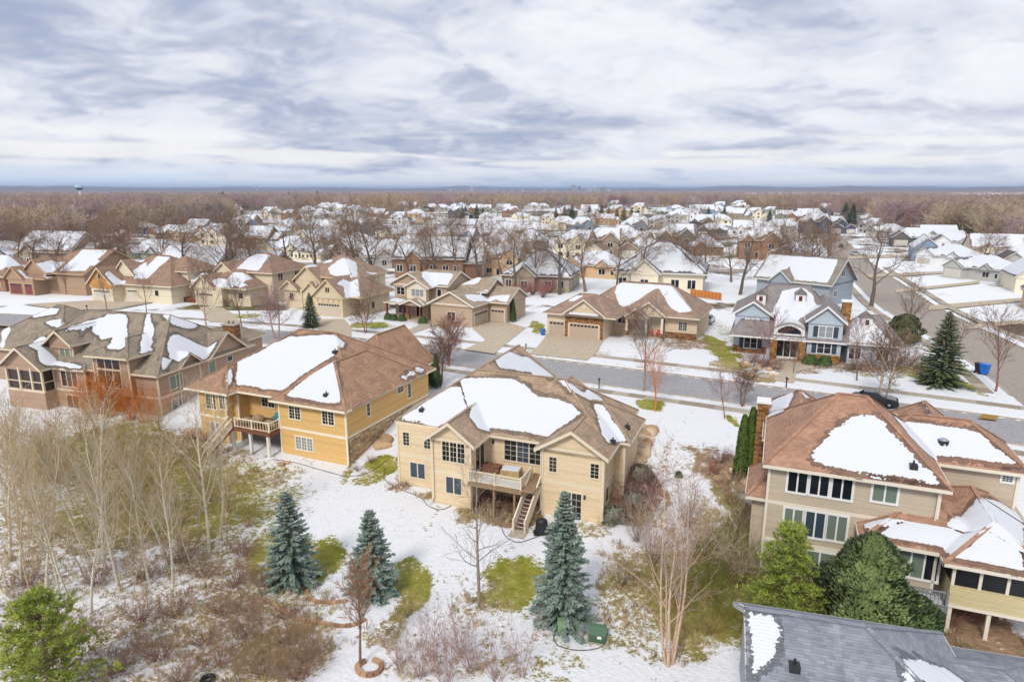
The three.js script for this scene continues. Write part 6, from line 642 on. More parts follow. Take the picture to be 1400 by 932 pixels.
{ const mound = evergreen({ h: 1.0, R0: 1.0, n: 4200, seed: 11, cA: [0.1, 0.11, 0.08], cB: [0.3, 0.31, 0.24], size: 0.3, lumps: 0.5, prof: (t) => Math.pow(1 - t * 0.9, 0.5) }), gm = evergreen({ h: 0.9, R0: 0.75, n: 2600, seed: 13, cA: [0.03, 0.06, 0.02], cB: [0.1, 0.17, 0.04], size: 0.15, prof: (t) => Math.pow(1 - t * 0.9, 0.5) });
  for (const [px, py, l] of [[868, 692, 'grey-green mounded juniper by the lower right corner of the beige house'], [876, 655, 'blue-grey mounded juniper below the boulder pile'], [843, 712, 'small grey juniper mound against the beige wall']]) treeThing('juniper_mound', l, mound, bk.brown, M.leaf, gpos(px, py), px, undefined, 'shrub');
  for (const [px, py, l] of [[1106, 498, 'clipped green shrub beside the stone entry of the pale blue house'], [1128, 500, 'clipped green shrub under the shuttered window of the pale blue house'], [531, 437, 'clipped shrub by the porch steps of the taupe house, first of three'], [538, 438, 'clipped shrub by the porch steps of the taupe house, second of three'], [549, 439, 'clipped shrub by the porch steps of the taupe house, third of three'], [578, 442, 'round shrub at the porch corner of the taupe house'], [231, 411, 'yellow-green round shrub at the corner of the cream house'], [928, 652, 'tiny spruce seedling at the end of the brown bed']]) { const o = treeThing('boxwood', l, gm, bk.brown, M.leaf, gpos(px, py), px, undefined, 'shrub'); o.scale.setScalar(px === 928 ? 0.5 : py < 450 ? 1.1 : 1.25); }
  const o = treeThing('yew', 'dark olive evergreen shrub by the corner tree on the cross street', evergreen({ h: 4.5, R0: 2.2, n: 9000, seed: 18, cA: [0.04, 0.05, 0.02], cB: [0.13, 0.13, 0.05], size: 0.28, lumps: 0.5 }), bk.brown, M.leaf, gpos(1235, 470), 0, undefined, 'shrub'); }

// --- bare trees near the camera
treeThing('birch', 'multi-stemmed river birch with peeling pinkish bark', bareTree({ h: 11.2, r: 0.105, stems: 5, lean: 0.17, nb: [11, 6, 4], start: [0.3, 0.2, 0.2], len: [0.4, 0.5, 0.5], ang: [38, 42, 40], up: [0.04, 0.05, 0.03], seed: 35, minR: 0.006, split: 2 }), bk.birch, bk.pink, gpos(915, 908));
treeThing('young_tree', 'slender bare young tree in front of the white deck', bareTree({ h: 9.6, r: 0.12, nb: [24, 6, 4], start: [0.2, 0.2, 0.2], len: [0.36, 0.45, 0.5], ang: [68, 45, 40], up: [0.02, 0.06, 0.03], seed: 33, minR: 0.006, shape: 0.75 }), bk.grey, bk.grey, gpos(655, 828));
treeThing('ornamental_tree', 'small tree with dense rounded brown twiggy crown by the stone ring', bareTree({ h: 6.6, r: 0.09, nb: [26, 10, 7], start: [0.38, 0.12, 0.1], len: [0.3, 0.42, 0.45], ang: [38, 36, 34], up: [0.02, 0.1, 0.05], seed: 37, minR: 0.008, shape: 0.5 }), bk.brown, bark('#a07a5c'), gpos(492, 910));
{ // the pale grove on the left
  const gp = [1, 2, 3, 4].map((s) => bareTree({ h: 10.5, r: 0.11, nb: [20, 7, 4], start: [0.28, 0.2, 0.2], len: [0.3, 0.48, 0.5], ang: [42, 40, 38], up: [0.02, 0.12, 0.05], wob: 0.1, seed: 40 + s, minR: 0.008, shape: 0.55, lean: 0.5 }));
  const spots = [[30, 800], [62, 803], [82, 815], [98, 822], [124, 838], [143, 783], [156, 772], [164, 806], [176, 745], [205, 800], [230, 772], [236, 802], [12, 765], [55, 745], [110, 740], [300, 730], [285, 760], [20, 690]];
  spots.forEach(([px, py], k) => { const o = treeThing('poplar', 'slender pale-barked bare poplar in the brushy grove', gp[k % 4], bk.pale, k % 3 ? bk.tan : bk.straw, gpos(px, py), k * 1.7, 'slender pale poplars of the grove'); const s = 0.78 + 0.35 * hash2(k, 4); o.scale.set(s, s, s); });
}
{ // thin saplings thickening the grove's edge
  const gs = [1, 2, 3].map((s) => bareTree({ h: 7, r: 0.05, nb: [16, 6, 3], start: [0.2, 0.2, 0.2], len: [0.3, 0.48, 0.5], ang: [38, 38, 36], up: [0.02, 0.12, 0.05], wob: 0.12, seed: 140 + s, minR: 0.007, shape: 0.55, lean: 0.6 }));
  [[8, 720], [25, 735], [45, 700], [70, 720], [100, 705], [125, 725], [35, 760], [75, 770], [115, 790], [150, 740], [185, 770], [195, 720], [220, 740], [245, 745], [270, 730], [10, 810], [50, 830], [180, 820], [265, 780], [310, 755], [5, 670], [40, 665], [80, 675], [135, 690]].forEach(([px, py], k) => { const o = treeThing('sapling', 'thin tan sapling crowding between the pale poplars', gs[k % 3], bk.tan, bk.straw, gpos(px, py), k * 2.3, 'thin tan saplings of the grove'); o.scale.setScalar(0.8 + 0.5 * hash2(k, 9)); });
}
{ // shrubs and brush
  const S = [0, 1, 2].map((k) => bareShrub({ h: 2.8, n: 34, seed: 60 + k, spread: 0.6, r: 0.018 })), B = [0, 1].map((k) => bareShrub({ h: 1.5, n: 46, seed: 70 + k, spread: 1.1, r: 0.012, sub: 9, twig: 0.6 })), D = [0, 1].map((k) => bareShrub({ h: 3.4, n: 20, seed: 80 + k, spread: 0.5, r: 0.016, sub: 7, twig: 0.4 }));
  const add = (list, G, m, m2, label, group, name = 'shrub') => list.forEach(([px, py, s = 1], k) => { const o = treeThing(name, label, G[k % G.length], m, m2, gpos(px, py), k * 2.1 + px, group, 'shrub'); o.scale.set(s, s * (0.85 + 0.3 * hash2(k, px)), s); });
  add([[60, 620, 1.3], [110, 600, 1.3], [150, 640, 1.4], [190, 610, 1.3], [230, 640, 1.2], [80, 660, 1.3], [30, 640, 1.4], [200, 665, 1.2], [135, 590, 1.2], [10, 600, 1.3], [215, 590, 1.1]], S, bk.ochre, bk.straw, 'tall straw-coloured bare brush below the brown house', 'straw-coloured brush below the brown house');
  add([[130, 640, 1.3], [165, 625, 1.3], [200, 640, 1.3], [235, 625, 1.2], [270, 655, 1.1], [120, 670, 1.3], [180, 680, 1.2], [225, 690, 1.2], [285, 685, 1.1], [315, 700, 1], [250, 715, 1], [150, 700, 1.2], [90, 640, 1.3], [60, 660, 1.3], [340, 720, .9], [30, 660, 1.3], [200, 715, 1]], S, bk.straw, bark('#8a8440'), 'olive-twigged willow brush on the grassy slope left of the yellow house', 'olive willow brush on the slope', 'willow_shrub');
  add([[122, 566, 1.5], [150, 570, 1.7], [180, 574, 1.6], [165, 562, 1.6], [200, 578, 1.4], [138, 566, 1.6]], S, bk.orange, bk.orange, 'orange-twigged bare shrub under the tall windows of the brown house', 'orange-twigged shrubs by the brown house');
  add([[200, 790], [250, 770, 1.2], [280, 790], [320, 800], [300, 840], [240, 840, 1.1], [190, 850], [340, 870, 1.2], [390, 880, 1.2], [420, 900, 1.2], [280, 880], [220, 900, 1.2], [160, 920, 1.2], [360, 920, 1.2], [330, 760], [370, 800], [40, 800], [20, 830], [100, 870, 1.1], [300, 910, 1.1], [410, 925, 1.2], [250, 930, 1.1], [130, 800], [340, 835, .9], [395, 845, .9]], B, bk.red, bark('#947a68'), 'tangled reddish brown brush among patches of snow', 'reddish brown brush of the grove');
  add([[402, 872, 0.8], [362, 897, .8], [428, 892, .7], [385, 925, .8], [345, 850, .7]], B, bk.straw, bk.straw, 'mound of dry straw-coloured brush beside the snow', 'dry straw-coloured brush mounds');
  add([[575, 925, 1], [610, 938, 1.1], [645, 915, 1], [680, 930, 1.05], [715, 925, 0.9], [630, 895, 0.8], [590, 900, .8], [545, 910, .8]], D, bk.pink, bk.pink, 'pink-twigged bare dogwood in the snowy foreground', 'pink-twigged dogwoods', 'dogwood');
  add([[890, 770, 1.1], [870, 740, .9], [940, 720, 1], [960, 760, 1.1], [1000, 690, 1], [1005, 740, 1.1], [990, 790, 1.1], [850, 800, .9], [1010, 800, 1.1], [1015, 720, 1]], S, bk.brown, bk.tan, 'bare brown shrub on the slope between the houses', 'bare shrubs between the beige and tan houses');
  add([[858, 672, 1.2], [885, 700, 1.2], [862, 660, 1.2], [895, 665, 1.1], [880, 680, 1.2], [866, 712, 1.2], [850, 694, 1.1], [838, 716, 0.8], [870, 720, .8], [985, 632, .9], [978, 650, .8], [1000, 665, .8], [700, 700, .7], [680, 695, .6], [655, 690, .7], [560, 662, .5], [507, 632, .5], [489, 644, .4], [280, 605, .8], [265, 600, .8], [850, 452, 1], [865, 455, 1.1], [880, 452, 1.1], [1025, 495, 1.2], [1045, 500, 1.2], [1060, 505, 1], [1170, 505, 1.2], [1195, 500, 1.2], [1215, 505, 1.2], [1240, 500, 1.4], [1255, 505, 1.4], [205, 410, 1], [310, 418, 1], [1330, 850, .7], [1300, 858, .7], [1270, 850, .7]], B, bk.brown, bk.red, 'low twiggy foundation shrub in a mulch bed', 'low foundation shrubs');
  add([[950, 800, 1.2], [930, 830, 1.2], [970, 820, 1.3], [900, 790, 1], [960, 770, 1.1], [985, 800, 1.3], [1000, 760, 1.4], [1018, 770, 1.4], [1030, 760, 1.2], [1012, 800, 1.4], [995, 840, 1.3], [975, 860, 1.2], [1020, 740, 1.3], [1025, 715, 1.2]], B.map((g) => ({ trunk: g.trunk, crown: g.crown })), bk.ochre, bark('#707a38'), 'green-tinged brush along the tan house wall', 'green-tinged brush by the tan house');
}
{ // dead grass and weeds standing in the bare ground: uncountable tufts
  const R = rng(818), tuft = (n, h, w, lean) => { const mb = new MB(); for (let k = 0; k < n; k++) { const a = R() * 6.28, l = lean * (0.3 + R()), d = new V3(Math.cos(a) * l, 1, Math.sin(a) * l).normalize(), nn = new V3(Math.cos(a), 0.3, Math.sin(a)); mb.blade([Math.cos(a) * 0.1 * R(), -0.02, Math.sin(a) * 0.1 * R()], [d.x, d.y, d.z], h * (0.5 + 0.6 * R()), w, [nn.x, nn.y, nn.z]); } return mb.geo(); };
  const sets = [['dry_grass', tuft(12, 0.5, 0.03, 0.5), 2600, [[0.56, 0.45, 0.25], [0.5, 0.38, 0.22], [0.44, 0.3, 0.2], [0.58, 0.5, 0.28]], (w) => w[1] + w[2], 0.34, 'straw-coloured dead grass and weeds standing among the snow'], ['lawn_grass', tuft(8, 0.075, 0.022, 1.2), 9000, [[0.26, 0.24, 0.05], [0.3, 0.27, 0.07], [0.22, 0.21, 0.04], [0.38, 0.31, 0.12]], (w) => w[0] + w[3], 0.5, 'short olive lawn grass showing through the snow']];
  for (const [name, g, N, cols, pickW, min, label] of sets) { const L = []; for (let k = 0; k < N * 14 && L.length < N; k++) { const x = lerp(-48, 26, R()), z = lerp(-66, -24, R()), [b, w] = bareAt(x, z); if (b < min || pickW(w) < 0.3 * (w[0] + w[1] + w[2] + w[3]) || (0.39 * x - 0.92 * z) > 49) continue; if (noise(x * 1.3, z * 1.3) + 0.4 * (R() - 0.5) < 0.42 - 0.2 * b) continue; L.push([x, z]); } const im = new THREE.InstancedMesh(g, std('#ffffff', { side: THREE.DoubleSide }), L.length), m4 = new THREE.Matrix4(), q = new THREE.Quaternion(), Y = new V3(0, 1, 0), c = new THREE.Color(); L.forEach(([x, z], i) => { const s = 0.6 + 0.9 * R(), t = cols[Math.floor(R() * 4)], v = 0.8 + 0.4 * R(); m4.compose(new V3(x, terr(x, z), z), q.setFromAxisAngle(Y, R() * 6.28), new V3(s, s, s)); im.setMatrixAt(i, m4); im.setColorAt(i, c.setRGB(t[0] * v, t[1] * v, t[2] * v)); }); im.name = numbered(name); im.userData.kind = 'stuff'; tag(im, label, 'grass'); scene.add(im); }
}
// --- street trees and the old oaks behind the first row
const st = [0, 1, 2].map((k) => bareTree({ h: 7.5, r: 0.12, nb: [14, 8, 6], start: [0.28, 0.2, 0.15], len: [0.5, 0.48, 0.5], ang: [46, 42, 40], up: [0.02, 0.1, 0.05], seed: 90 + k, minR: 0.011 }));
const crab = [0, 1].map((k) => bareTree({ h: 6.2, r: 0.13, stems: 2, lean: 0.25, nb: [13, 10, 8], start: [0.3, 0.12, 0.1], len: [0.55, 0.5, 0.5], ang: [55, 48, 44], up: [0.0, 0.06, 0.03], seed: 100 + k, minR: 0.011, wob: 0.18 }));
const oak = [0, 1, 2, 3].map((k) => bareTree({ h: 13, r: 0.42, nb: [10, 8, 7, 4], start: [0.28, 0.25, 0.2, 0.2], len: [0.62, 0.55, 0.5, 0.5], ang: [58, 50, 46, 44], up: [0.0, 0.05, 0.03, 0.02], wob: 0.24, seed: 110 + k, minR: 0.015, split: 2, shape: 0.45 }));
for (const [px, py, g, s, m, m2, l] of [[613, 500, crab[0], 1.15, bk.red, bk.red, 'reddish twiggy crabapple by the kerb in front of the taupe craftsman house'], [604, 524, crab[1], 1.05, bk.red, bk.brown, 'bare two-stemmed tree on the near verge between the yellow and beige houses'], [880, 534, st[0], 1.25, bk.grey, bk.grey, 'bare grey street tree on the verge across from the ranch house'], [896, 562, st[1], 0.85, bk.orange, bark('#c98d6d'), 'small street tree with rusty leaves kept on its twigs'], [991, 572, st[2], 0.6, bk.red, bk.red, 'small bare crabapple on the snowy lawn beside the sidewalk'], [1016, 555, crab[1], 0.75, bk.brown, bk.brown, 'bare wide-crowned street tree by the kerb opposite the pale blue house'], [1205, 552, crab[0], 1.4, bk.tan, bk.brown, 'bare multi-stemmed tree beside the parked dark car'], [1362, 535, st[1], 1.15, bk.red, bk.brown, 'bare vase-shaped street tree beside the blue bin'], [1308, 486, st[2], 0.8, bk.brown, bk.brown, 'small bare street tree on the cross street verge'], [1240, 468, st[0], 1.15, bk.brown, bk.brown, 'bare tree beside the dark olive shrub'], [1172, 520, st[1], 0.9, bk.brown, bk.pink, 'bare ornamental tree in front of the garage of the pale blue house'], [1040, 505, st[2], 0.95, bk.red, bk.red, 'rust-twigged tree before the left gable of the pale blue house'], [1085, 510, st[0], 0.6, bk.brown, bk.brown, 'small bare tree by the entry walk of the pale blue house'],
  [145, 424, st[0], 0.95, bk.brown, bk.brown, 'bare tree before the golden garage gable'], [90, 402, st[1], 1.05, bk.red, bk.brown, 'bare dark tree beside the wide brown side gable'], [200, 428, st[2], 0.9, bk.brown, bk.brown, 'bare tree before the long cream wall'], [282, 454, st[0], 1.45, bk.tan, bk.brown, 'tall bare street tree before the cream double-hipped house'], [330, 446, st[1], 1.0, bk.brown, bk.brown, 'bare tree on the lawn of the cream double-hipped house'], [378, 462, crab[1], 1.3, bk.pink, bk.pink, 'pinkish multi-stemmed bare tree by the street'], [500, 455, crab[0], 0.95, bk.red, bk.brown, 'bare crabapple before the tan steep-gabled garage'], [502, 438, st[2], 0.95, bk.brown, bk.brown, 'bare young tree beside the tan garage drive'], [868, 466, crab[1], 0.8, bk.brown, bk.red, 'bare ornamental tree by the ranch house entry']]) { const o = treeThing('street_tree', l, g, m, m2, gpos(px, py), px * 0.7); o.scale.setScalar(s); }
const oakSpots = [[1192, 418, 1.05], [20, 384, 1], [45, 380, .9], [75, 382, 1], [130, 386, .9], [218, 384, 1.05], [250, 392, 1.1], [300, 398, 1.15], [320, 392, 1.1], [345, 400, 1.1], [395, 396, 1.15], [428, 392, 1.2], [470, 390, .9], [495, 398, 1.25], [512, 402, 1.2], [560, 390, 1], [600, 395, 1.05], [632, 392, 1.1], [655, 390, 1.1], [690, 392, .9], [705, 402, 1], [735, 398, .9], [765, 402, 1.05], [800, 398, .9], [842, 402, .8], [872, 400, 1], [922, 396, .9], [950, 400, .9], [1012, 402, 1], [1045, 400, .95], [1068, 398, .95], [1092, 398, 1], [1110, 402, .9], [180, 390, .9], [150, 378, .9], [580, 380, .9], [965, 380, .8], [1000, 385, .8]];
oakSpots.forEach(([px, py, s], k) => { const o = treeThing('oak', k ? `large spreading bare oak behind the ${px < 60 ? 'house with maroon garage doors' : px < 190 ? 'golden-gabled cream house' : px < 360 ? 'cream double-hipped house' : px < 520 ? 'tan steep-gabled house' : px < 680 ? 'taupe craftsman house' : px < 960 ? 'long tan ranch house' : 'pale blue house'}` : 'lone broad bare oak beside the cross street', oak[k % 4], k % 2 ? bk.brown : bk.dark, k % 3 ? bark('#8a7560') : bk.brown, gpos(px, py), k * 1.3 + 0.4, k ? 'bare oaks behind the first row' : undefined); o.scale.setScalar(s); });
{ const R = rng(404), pick = [...st, ...oak], pink = bareShrub({ h: 3.2, n: 60, seed: 66, spread: 0.9, r: 0.03, sub: 9 });
  for (const [px, py] of [[715, 404], [728, 402], [742, 406], [752, 400], [690, 404], [735, 396], [650, 402], [372, 398]]) { treeThing('red_shrub', 'red-twigged bare thicket behind the back lawns', pink, bk.red, bark('#9c6a66'), gpos(px, py), px, 'red-twigged thickets', 'shrub'); }
  for (let k = 0; k < 150; k++) { const px = -20 + R() * 1440, py = 286 + Math.pow(R(), 1.5) * 92, [x, z] = at(px, py, 2.6); if (segDist(crossLine, x, z) < 8 || (px > 1140 && py > 330 && px < 1330)) continue; const g = pick[Math.floor(R() * pick.length)], big = g.trunk === oak[0].trunk || oak.includes(g); const o = treeThing('neighborhood_tree', 'bare tree among the distant snow-roofed houses', g, bk.brown, [bk.brown, bk.red, bk.grey, bark('#9a7d5a')][k % 4], [x, terr(x, z), z], R() * 6.28, 'bare trees among the distant houses'); o.scale.setScalar((big ? 0.6 : 1.05) + 0.35 * R()); }
  const fs = sp[3]; for (const [px, py, s] of [[806, 300, 1.2], [822, 300, 1.3], [832, 303, 1.2], [843, 303, 1.1], [853, 301, 1.1], [863, 301, 1.1], [872, 301, 1], [772, 300, 1.2], [782, 303, 1.4], [760, 299, 1], [625, 298, 1.3], [632, 299, 1.2], [652, 299, 1.3], [660, 298, 1], [968, 302, 1.2], [990, 302, 1.2], [1015, 298, 1.2], [1052, 302, 1], [1010, 314, .7], [1020, 314, .7], [1155, 304, 1.6], [1165, 306, 1.6], [1192, 300, 1.6], [1150, 290, 1.5], [1330, 332, 1.2], [1352, 336, 1.4], [1372, 338, 1.4], [1388, 342, 1.4], [1398, 345, 1.3], [1340, 340, 1.2], [305, 277, 2.4], [300, 276, 2], [435, 277, 2.4], [396, 276, 2.2], [182, 278, 2]]) { const [x, z] = at(px, py, 2.6); const o = treeThing('distant_evergreen', 'dark evergreen standing among the distant houses and woods', fs, bk.brown, M.leaf, [x, terr(x, z), z], px, 'distant dark evergreens'); o.scale.setScalar(s); } }

// ---------------------------------------------------------------- the far woods, hills, lake and town
{
  const R = rng(900), protos = [0, 1, 2, 3].map((k) => { const g = bareTree({ h: 12, r: 0.26, nb: [9, 7, 5], start: [0.25, 0.2, 0.1], len: [0.58, 0.55, 0.55], ang: [50, 48, 46], up: [0.02, 0.07, 0.04], wob: 0.22, seed: 300 + k, minR: 0.055, split: 3, shape: 0.5 }); return mergeGeometries([g.trunk, ...(g.crown ? [g.crown] : [])]); });
  const groups = protos.map(() => []); const cols = [[0.29, 0.21, 0.18], [0.35, 0.26, 0.18], [0.29, 0.23, 0.21], [0.27, 0.19, 0.19], [0.32, 0.25, 0.18], [0.25, 0.21, 0.19]];
  const put = (x, z, s, near) => { const t = fbm(x * 0.006 + 4, z * 0.006, 3), i = Math.floor(clamp(t * 1.7 - 0.35) * 5.99), c = cols[i], v = 0.75 + 0.5 * R(); groups[Math.floor(R() * 4)].push({ x, z, s, a: R() * 6.28, c: c.map((q) => q * v * 1.5) }); };
  const clear = (x, z) => { for (const p of farPlaces) { const d = (p[0] - x) ** 2 + (p[1] - z) ** 2; if (d < 420) return true; } return false; };
  const farPlaces = farSpots.map(([px, py]) => at(px, py, 2.6));
  for (let k = 0; k < 52000; k++) { // by distance band, denser near
    const u = R(), d = 260 * Math.pow(9.5, Math.pow(u, 0.8)), ang = (R() - 0.5) * 1.5, x = Math.sin(ang) * d, z = -Math.cos(ang) * d, px = 700 + 900 * x / (-z) * 0.975;
    let from = px < 120 ? 300 : px < 330 ? 400 : px < 620 ? 720 : px < 1080 ? 800 : px < 1180 ? 640 : px < 1260 ? 420 : 310; from *= 0.92 + 0.3 * noise(px * 0.02, 3); if (d < from) continue; if (d < 900 && (clear(x, z) || segDist(crossLine, x, z) < 10)) continue;
    if (d > 700 && noise(x * 0.0035 + 9, z * 0.0035) > 0.83) continue;
    put(x, z, (0.75 + 0.5 * R()) * (d > 1200 ? 0.72 : 0.95));
  }
  for (let k = 0; k < 26000; k++) { const d = 2300 * Math.pow(3.3, Math.sqrt(R())), ang = (R() - 0.5) * 1.5; if (noise(Math.sin(ang) * d * 0.0012 + 3, d * 0.0009) > 0.8) continue; put(Math.sin(ang) * d, -Math.cos(ang) * d, 0.75 + 0.4 * R()); }
  const m4 = new THREE.Matrix4(), q = new THREE.Quaternion(), Y = new V3(0, 1, 0), wm = std('#ffffff', { roughness: 1 }), col = new THREE.Color();
  groups.forEach((L, k) => { const im = new THREE.InstancedMesh(protos[k], wm, L.length); L.forEach((o, i) => { m4.compose(new V3(o.x, terr(o.x, o.z) - 0.3, o.z), q.setFromAxisAngle(Y, o.a), new V3(o.s * 1.15, o.s, o.s * 1.15)); im.setMatrixAt(i, m4); im.setColorAt(i, col.setRGB(...o.c)); }); im.name = numbered('bare_woods'); im.userData.kind = 'stuff'; tag(im, ['brown bare woods filling the far distance', 'brown bare woods filling the far distance', 'brown bare woods filling the far distance', 'brown bare woods filling the far distance'][k], 'woods', 'far bare woods'); scene.add(im); });
  // wooded hills along the horizon
  const hill = (d0, d1, hf, mat, a0 = -0.85, a1 = 0.85) => { const mb = new MB(), N = 260, P = []; for (let j = 0; j <= 5; j++) for (let i = 0; i <= N; i++) { const a = lerp(a0, a1, i / N), d = lerp(d0, d1, j / 5), s = Math.sin(Math.PI * Math.min(1, j / 3) / 2) * (j === 5 ? 0.6 : 1); P.push([Math.sin(a) * d, -2 + hf(a) * s * (0.9 + 0.2 * noise(i * 0.9, j * 3)), -Math.cos(a) * d]); } const n = N + 1; for (let j = 0; j < 5; j++) for (let i = 0; i < N; i++) { const k = j * n + i; mb.poly([P[k], P[k + 1], P[k + n + 1], P[k + n]], [0, 1, 0.2]); } return struct('hills', mb, mat); };
  const hm = std('#6b5f5a', { roughness: 1 }), px2a = (px) => Math.atan((px - 700) / 900 / 1.026);
  hill(8500, 11500, (a) => 52 + 22 * smooth(px2a(300), px2a(0), a) + 10 * smooth(px2a(900), px2a(1150), a) + 62 * (fbm(a * 20, 2, 5) - 0.5) - 22 * smooth(px2a(560), px2a(640), a) * smooth(px2a(900), px2a(840), a), hm);
  hill(12500, 16000, (a) => 88 + 90 * (fbm(a * 15 + 7, 5, 5) - 0.5), hm);
  const sheet = (name, mat, d0, d1, p0, p1, y, y2 = y) => { const mb = new MB(), a0 = px2a(p0), a1 = px2a(p1), N = 24; for (let i = 0; i < N; i++) { const q = (k, d) => { const a = lerp(a0, a1, k / N), e = 1 + 0.06 * (noise(k * 0.7, d) - 0.5); return [Math.sin(a) * d * e, d === d0 ? y : y2, -Math.cos(a) * d * e]; }; mb.poly([q(i, d0), q(i + 1, d0), q(i + 1, d1), q(i, d1)], [0, 1, 0]); } return struct(name, mb, mat); };
  sheet('lake', std('#b9c4d0', { roughness: 0.35 }), 4600, 7000, 655, 905, 4); const fm = std('#dfe2e6', { roughness: 1 }); sheet('snow_field', fm, 2900, 3900, 1020, 1150, 10, 13.5); sheet('snow_field', fm, 2600, 3700, 1300, 1420, 10, 15); sheet('snow_field', fm, 520, 600, 560, 760, 2.7); sheet('snow_field', fm, 470, 540, 960, 1110, 2.7); sheet('snow_field', fm, 3300, 3900, 480, 560, 9, 12);
  { const bm = [std('#8f8a88'), std('#6f6c72'), std('#a89c92')]; for (let k = 0; k < 34; k++) { const px = k < 26 ? 600 + R() * 270 : 780 + R() * 60, a = px2a(px), d = 6800 + R() * 900, H = (14 + 30 * R() * R()) * (k === 30 ? 2.4 : 1) + (px > 780 && px < 830 ? 14 : 0), w = 18 + 26 * R(), o = thing('distant_building', 'faint block of the town skyline beyond the lake', 'building', [Math.sin(a) * d, 0, -Math.cos(a) * d], -a, 'far town skyline'); new MB().box(-w / 2, w / 2, -2, H + 18, -10, 10).build('tower', bm[k % 3], o); new MB().box(-w / 4, w / 4, H + 18, H + 22, -6, 6).build('penthouse', bm[(k + 1) % 3], o); } }
  { const a = px2a(108), d = 1750, o = thing('water_tower', 'pale blue water tower on a slim stem above the woods', 'tower', [Math.sin(a) * d, 0, -Math.cos(a) * d]), wt = std('#c7d3dc', { roughness: 0.5 }), L = (pts) => new THREE.LatheGeometry(pts.map((p) => new THREE.Vector2(p[0], p[1])), 24); part('stem', L([[4.5, 0], [3, 3], [1.9, 8], [1.8, 24], [2.4, 26]]), wt, o); part('tank', L([[2.2, 26], [5, 28], [8.3, 31], [8.6, 33], [7.6, 36], [5, 38.2], [0.1, 39]]), std('#9fb4c4', { roughness: 0.5 }), o); part('band', L([[2.3, 25.8], [5.2, 27.6], [8.5, 30.8], [8.2, 31.2], [5, 28.2]]), std('#2f4763'), o); }
  { const a = px2a(351), d = 5200, o = thing('radio_mast', 'thin radio mast rising over the far hills', 'mast', [Math.sin(a) * d, 0, -Math.cos(a) * d]); new MB().bar([0, 0, 0], [0, 66, 0], 2.2).build('mast', std('#8c7f80'), o); new MB().box(-6, 6, 28, 36, -5, 5).build('building', std('#b8b0ac'), o); }
}
scene.fog = new THREE.FogExp2(new THREE.Color(0.55, 0.7, 1.0), 0.00009);

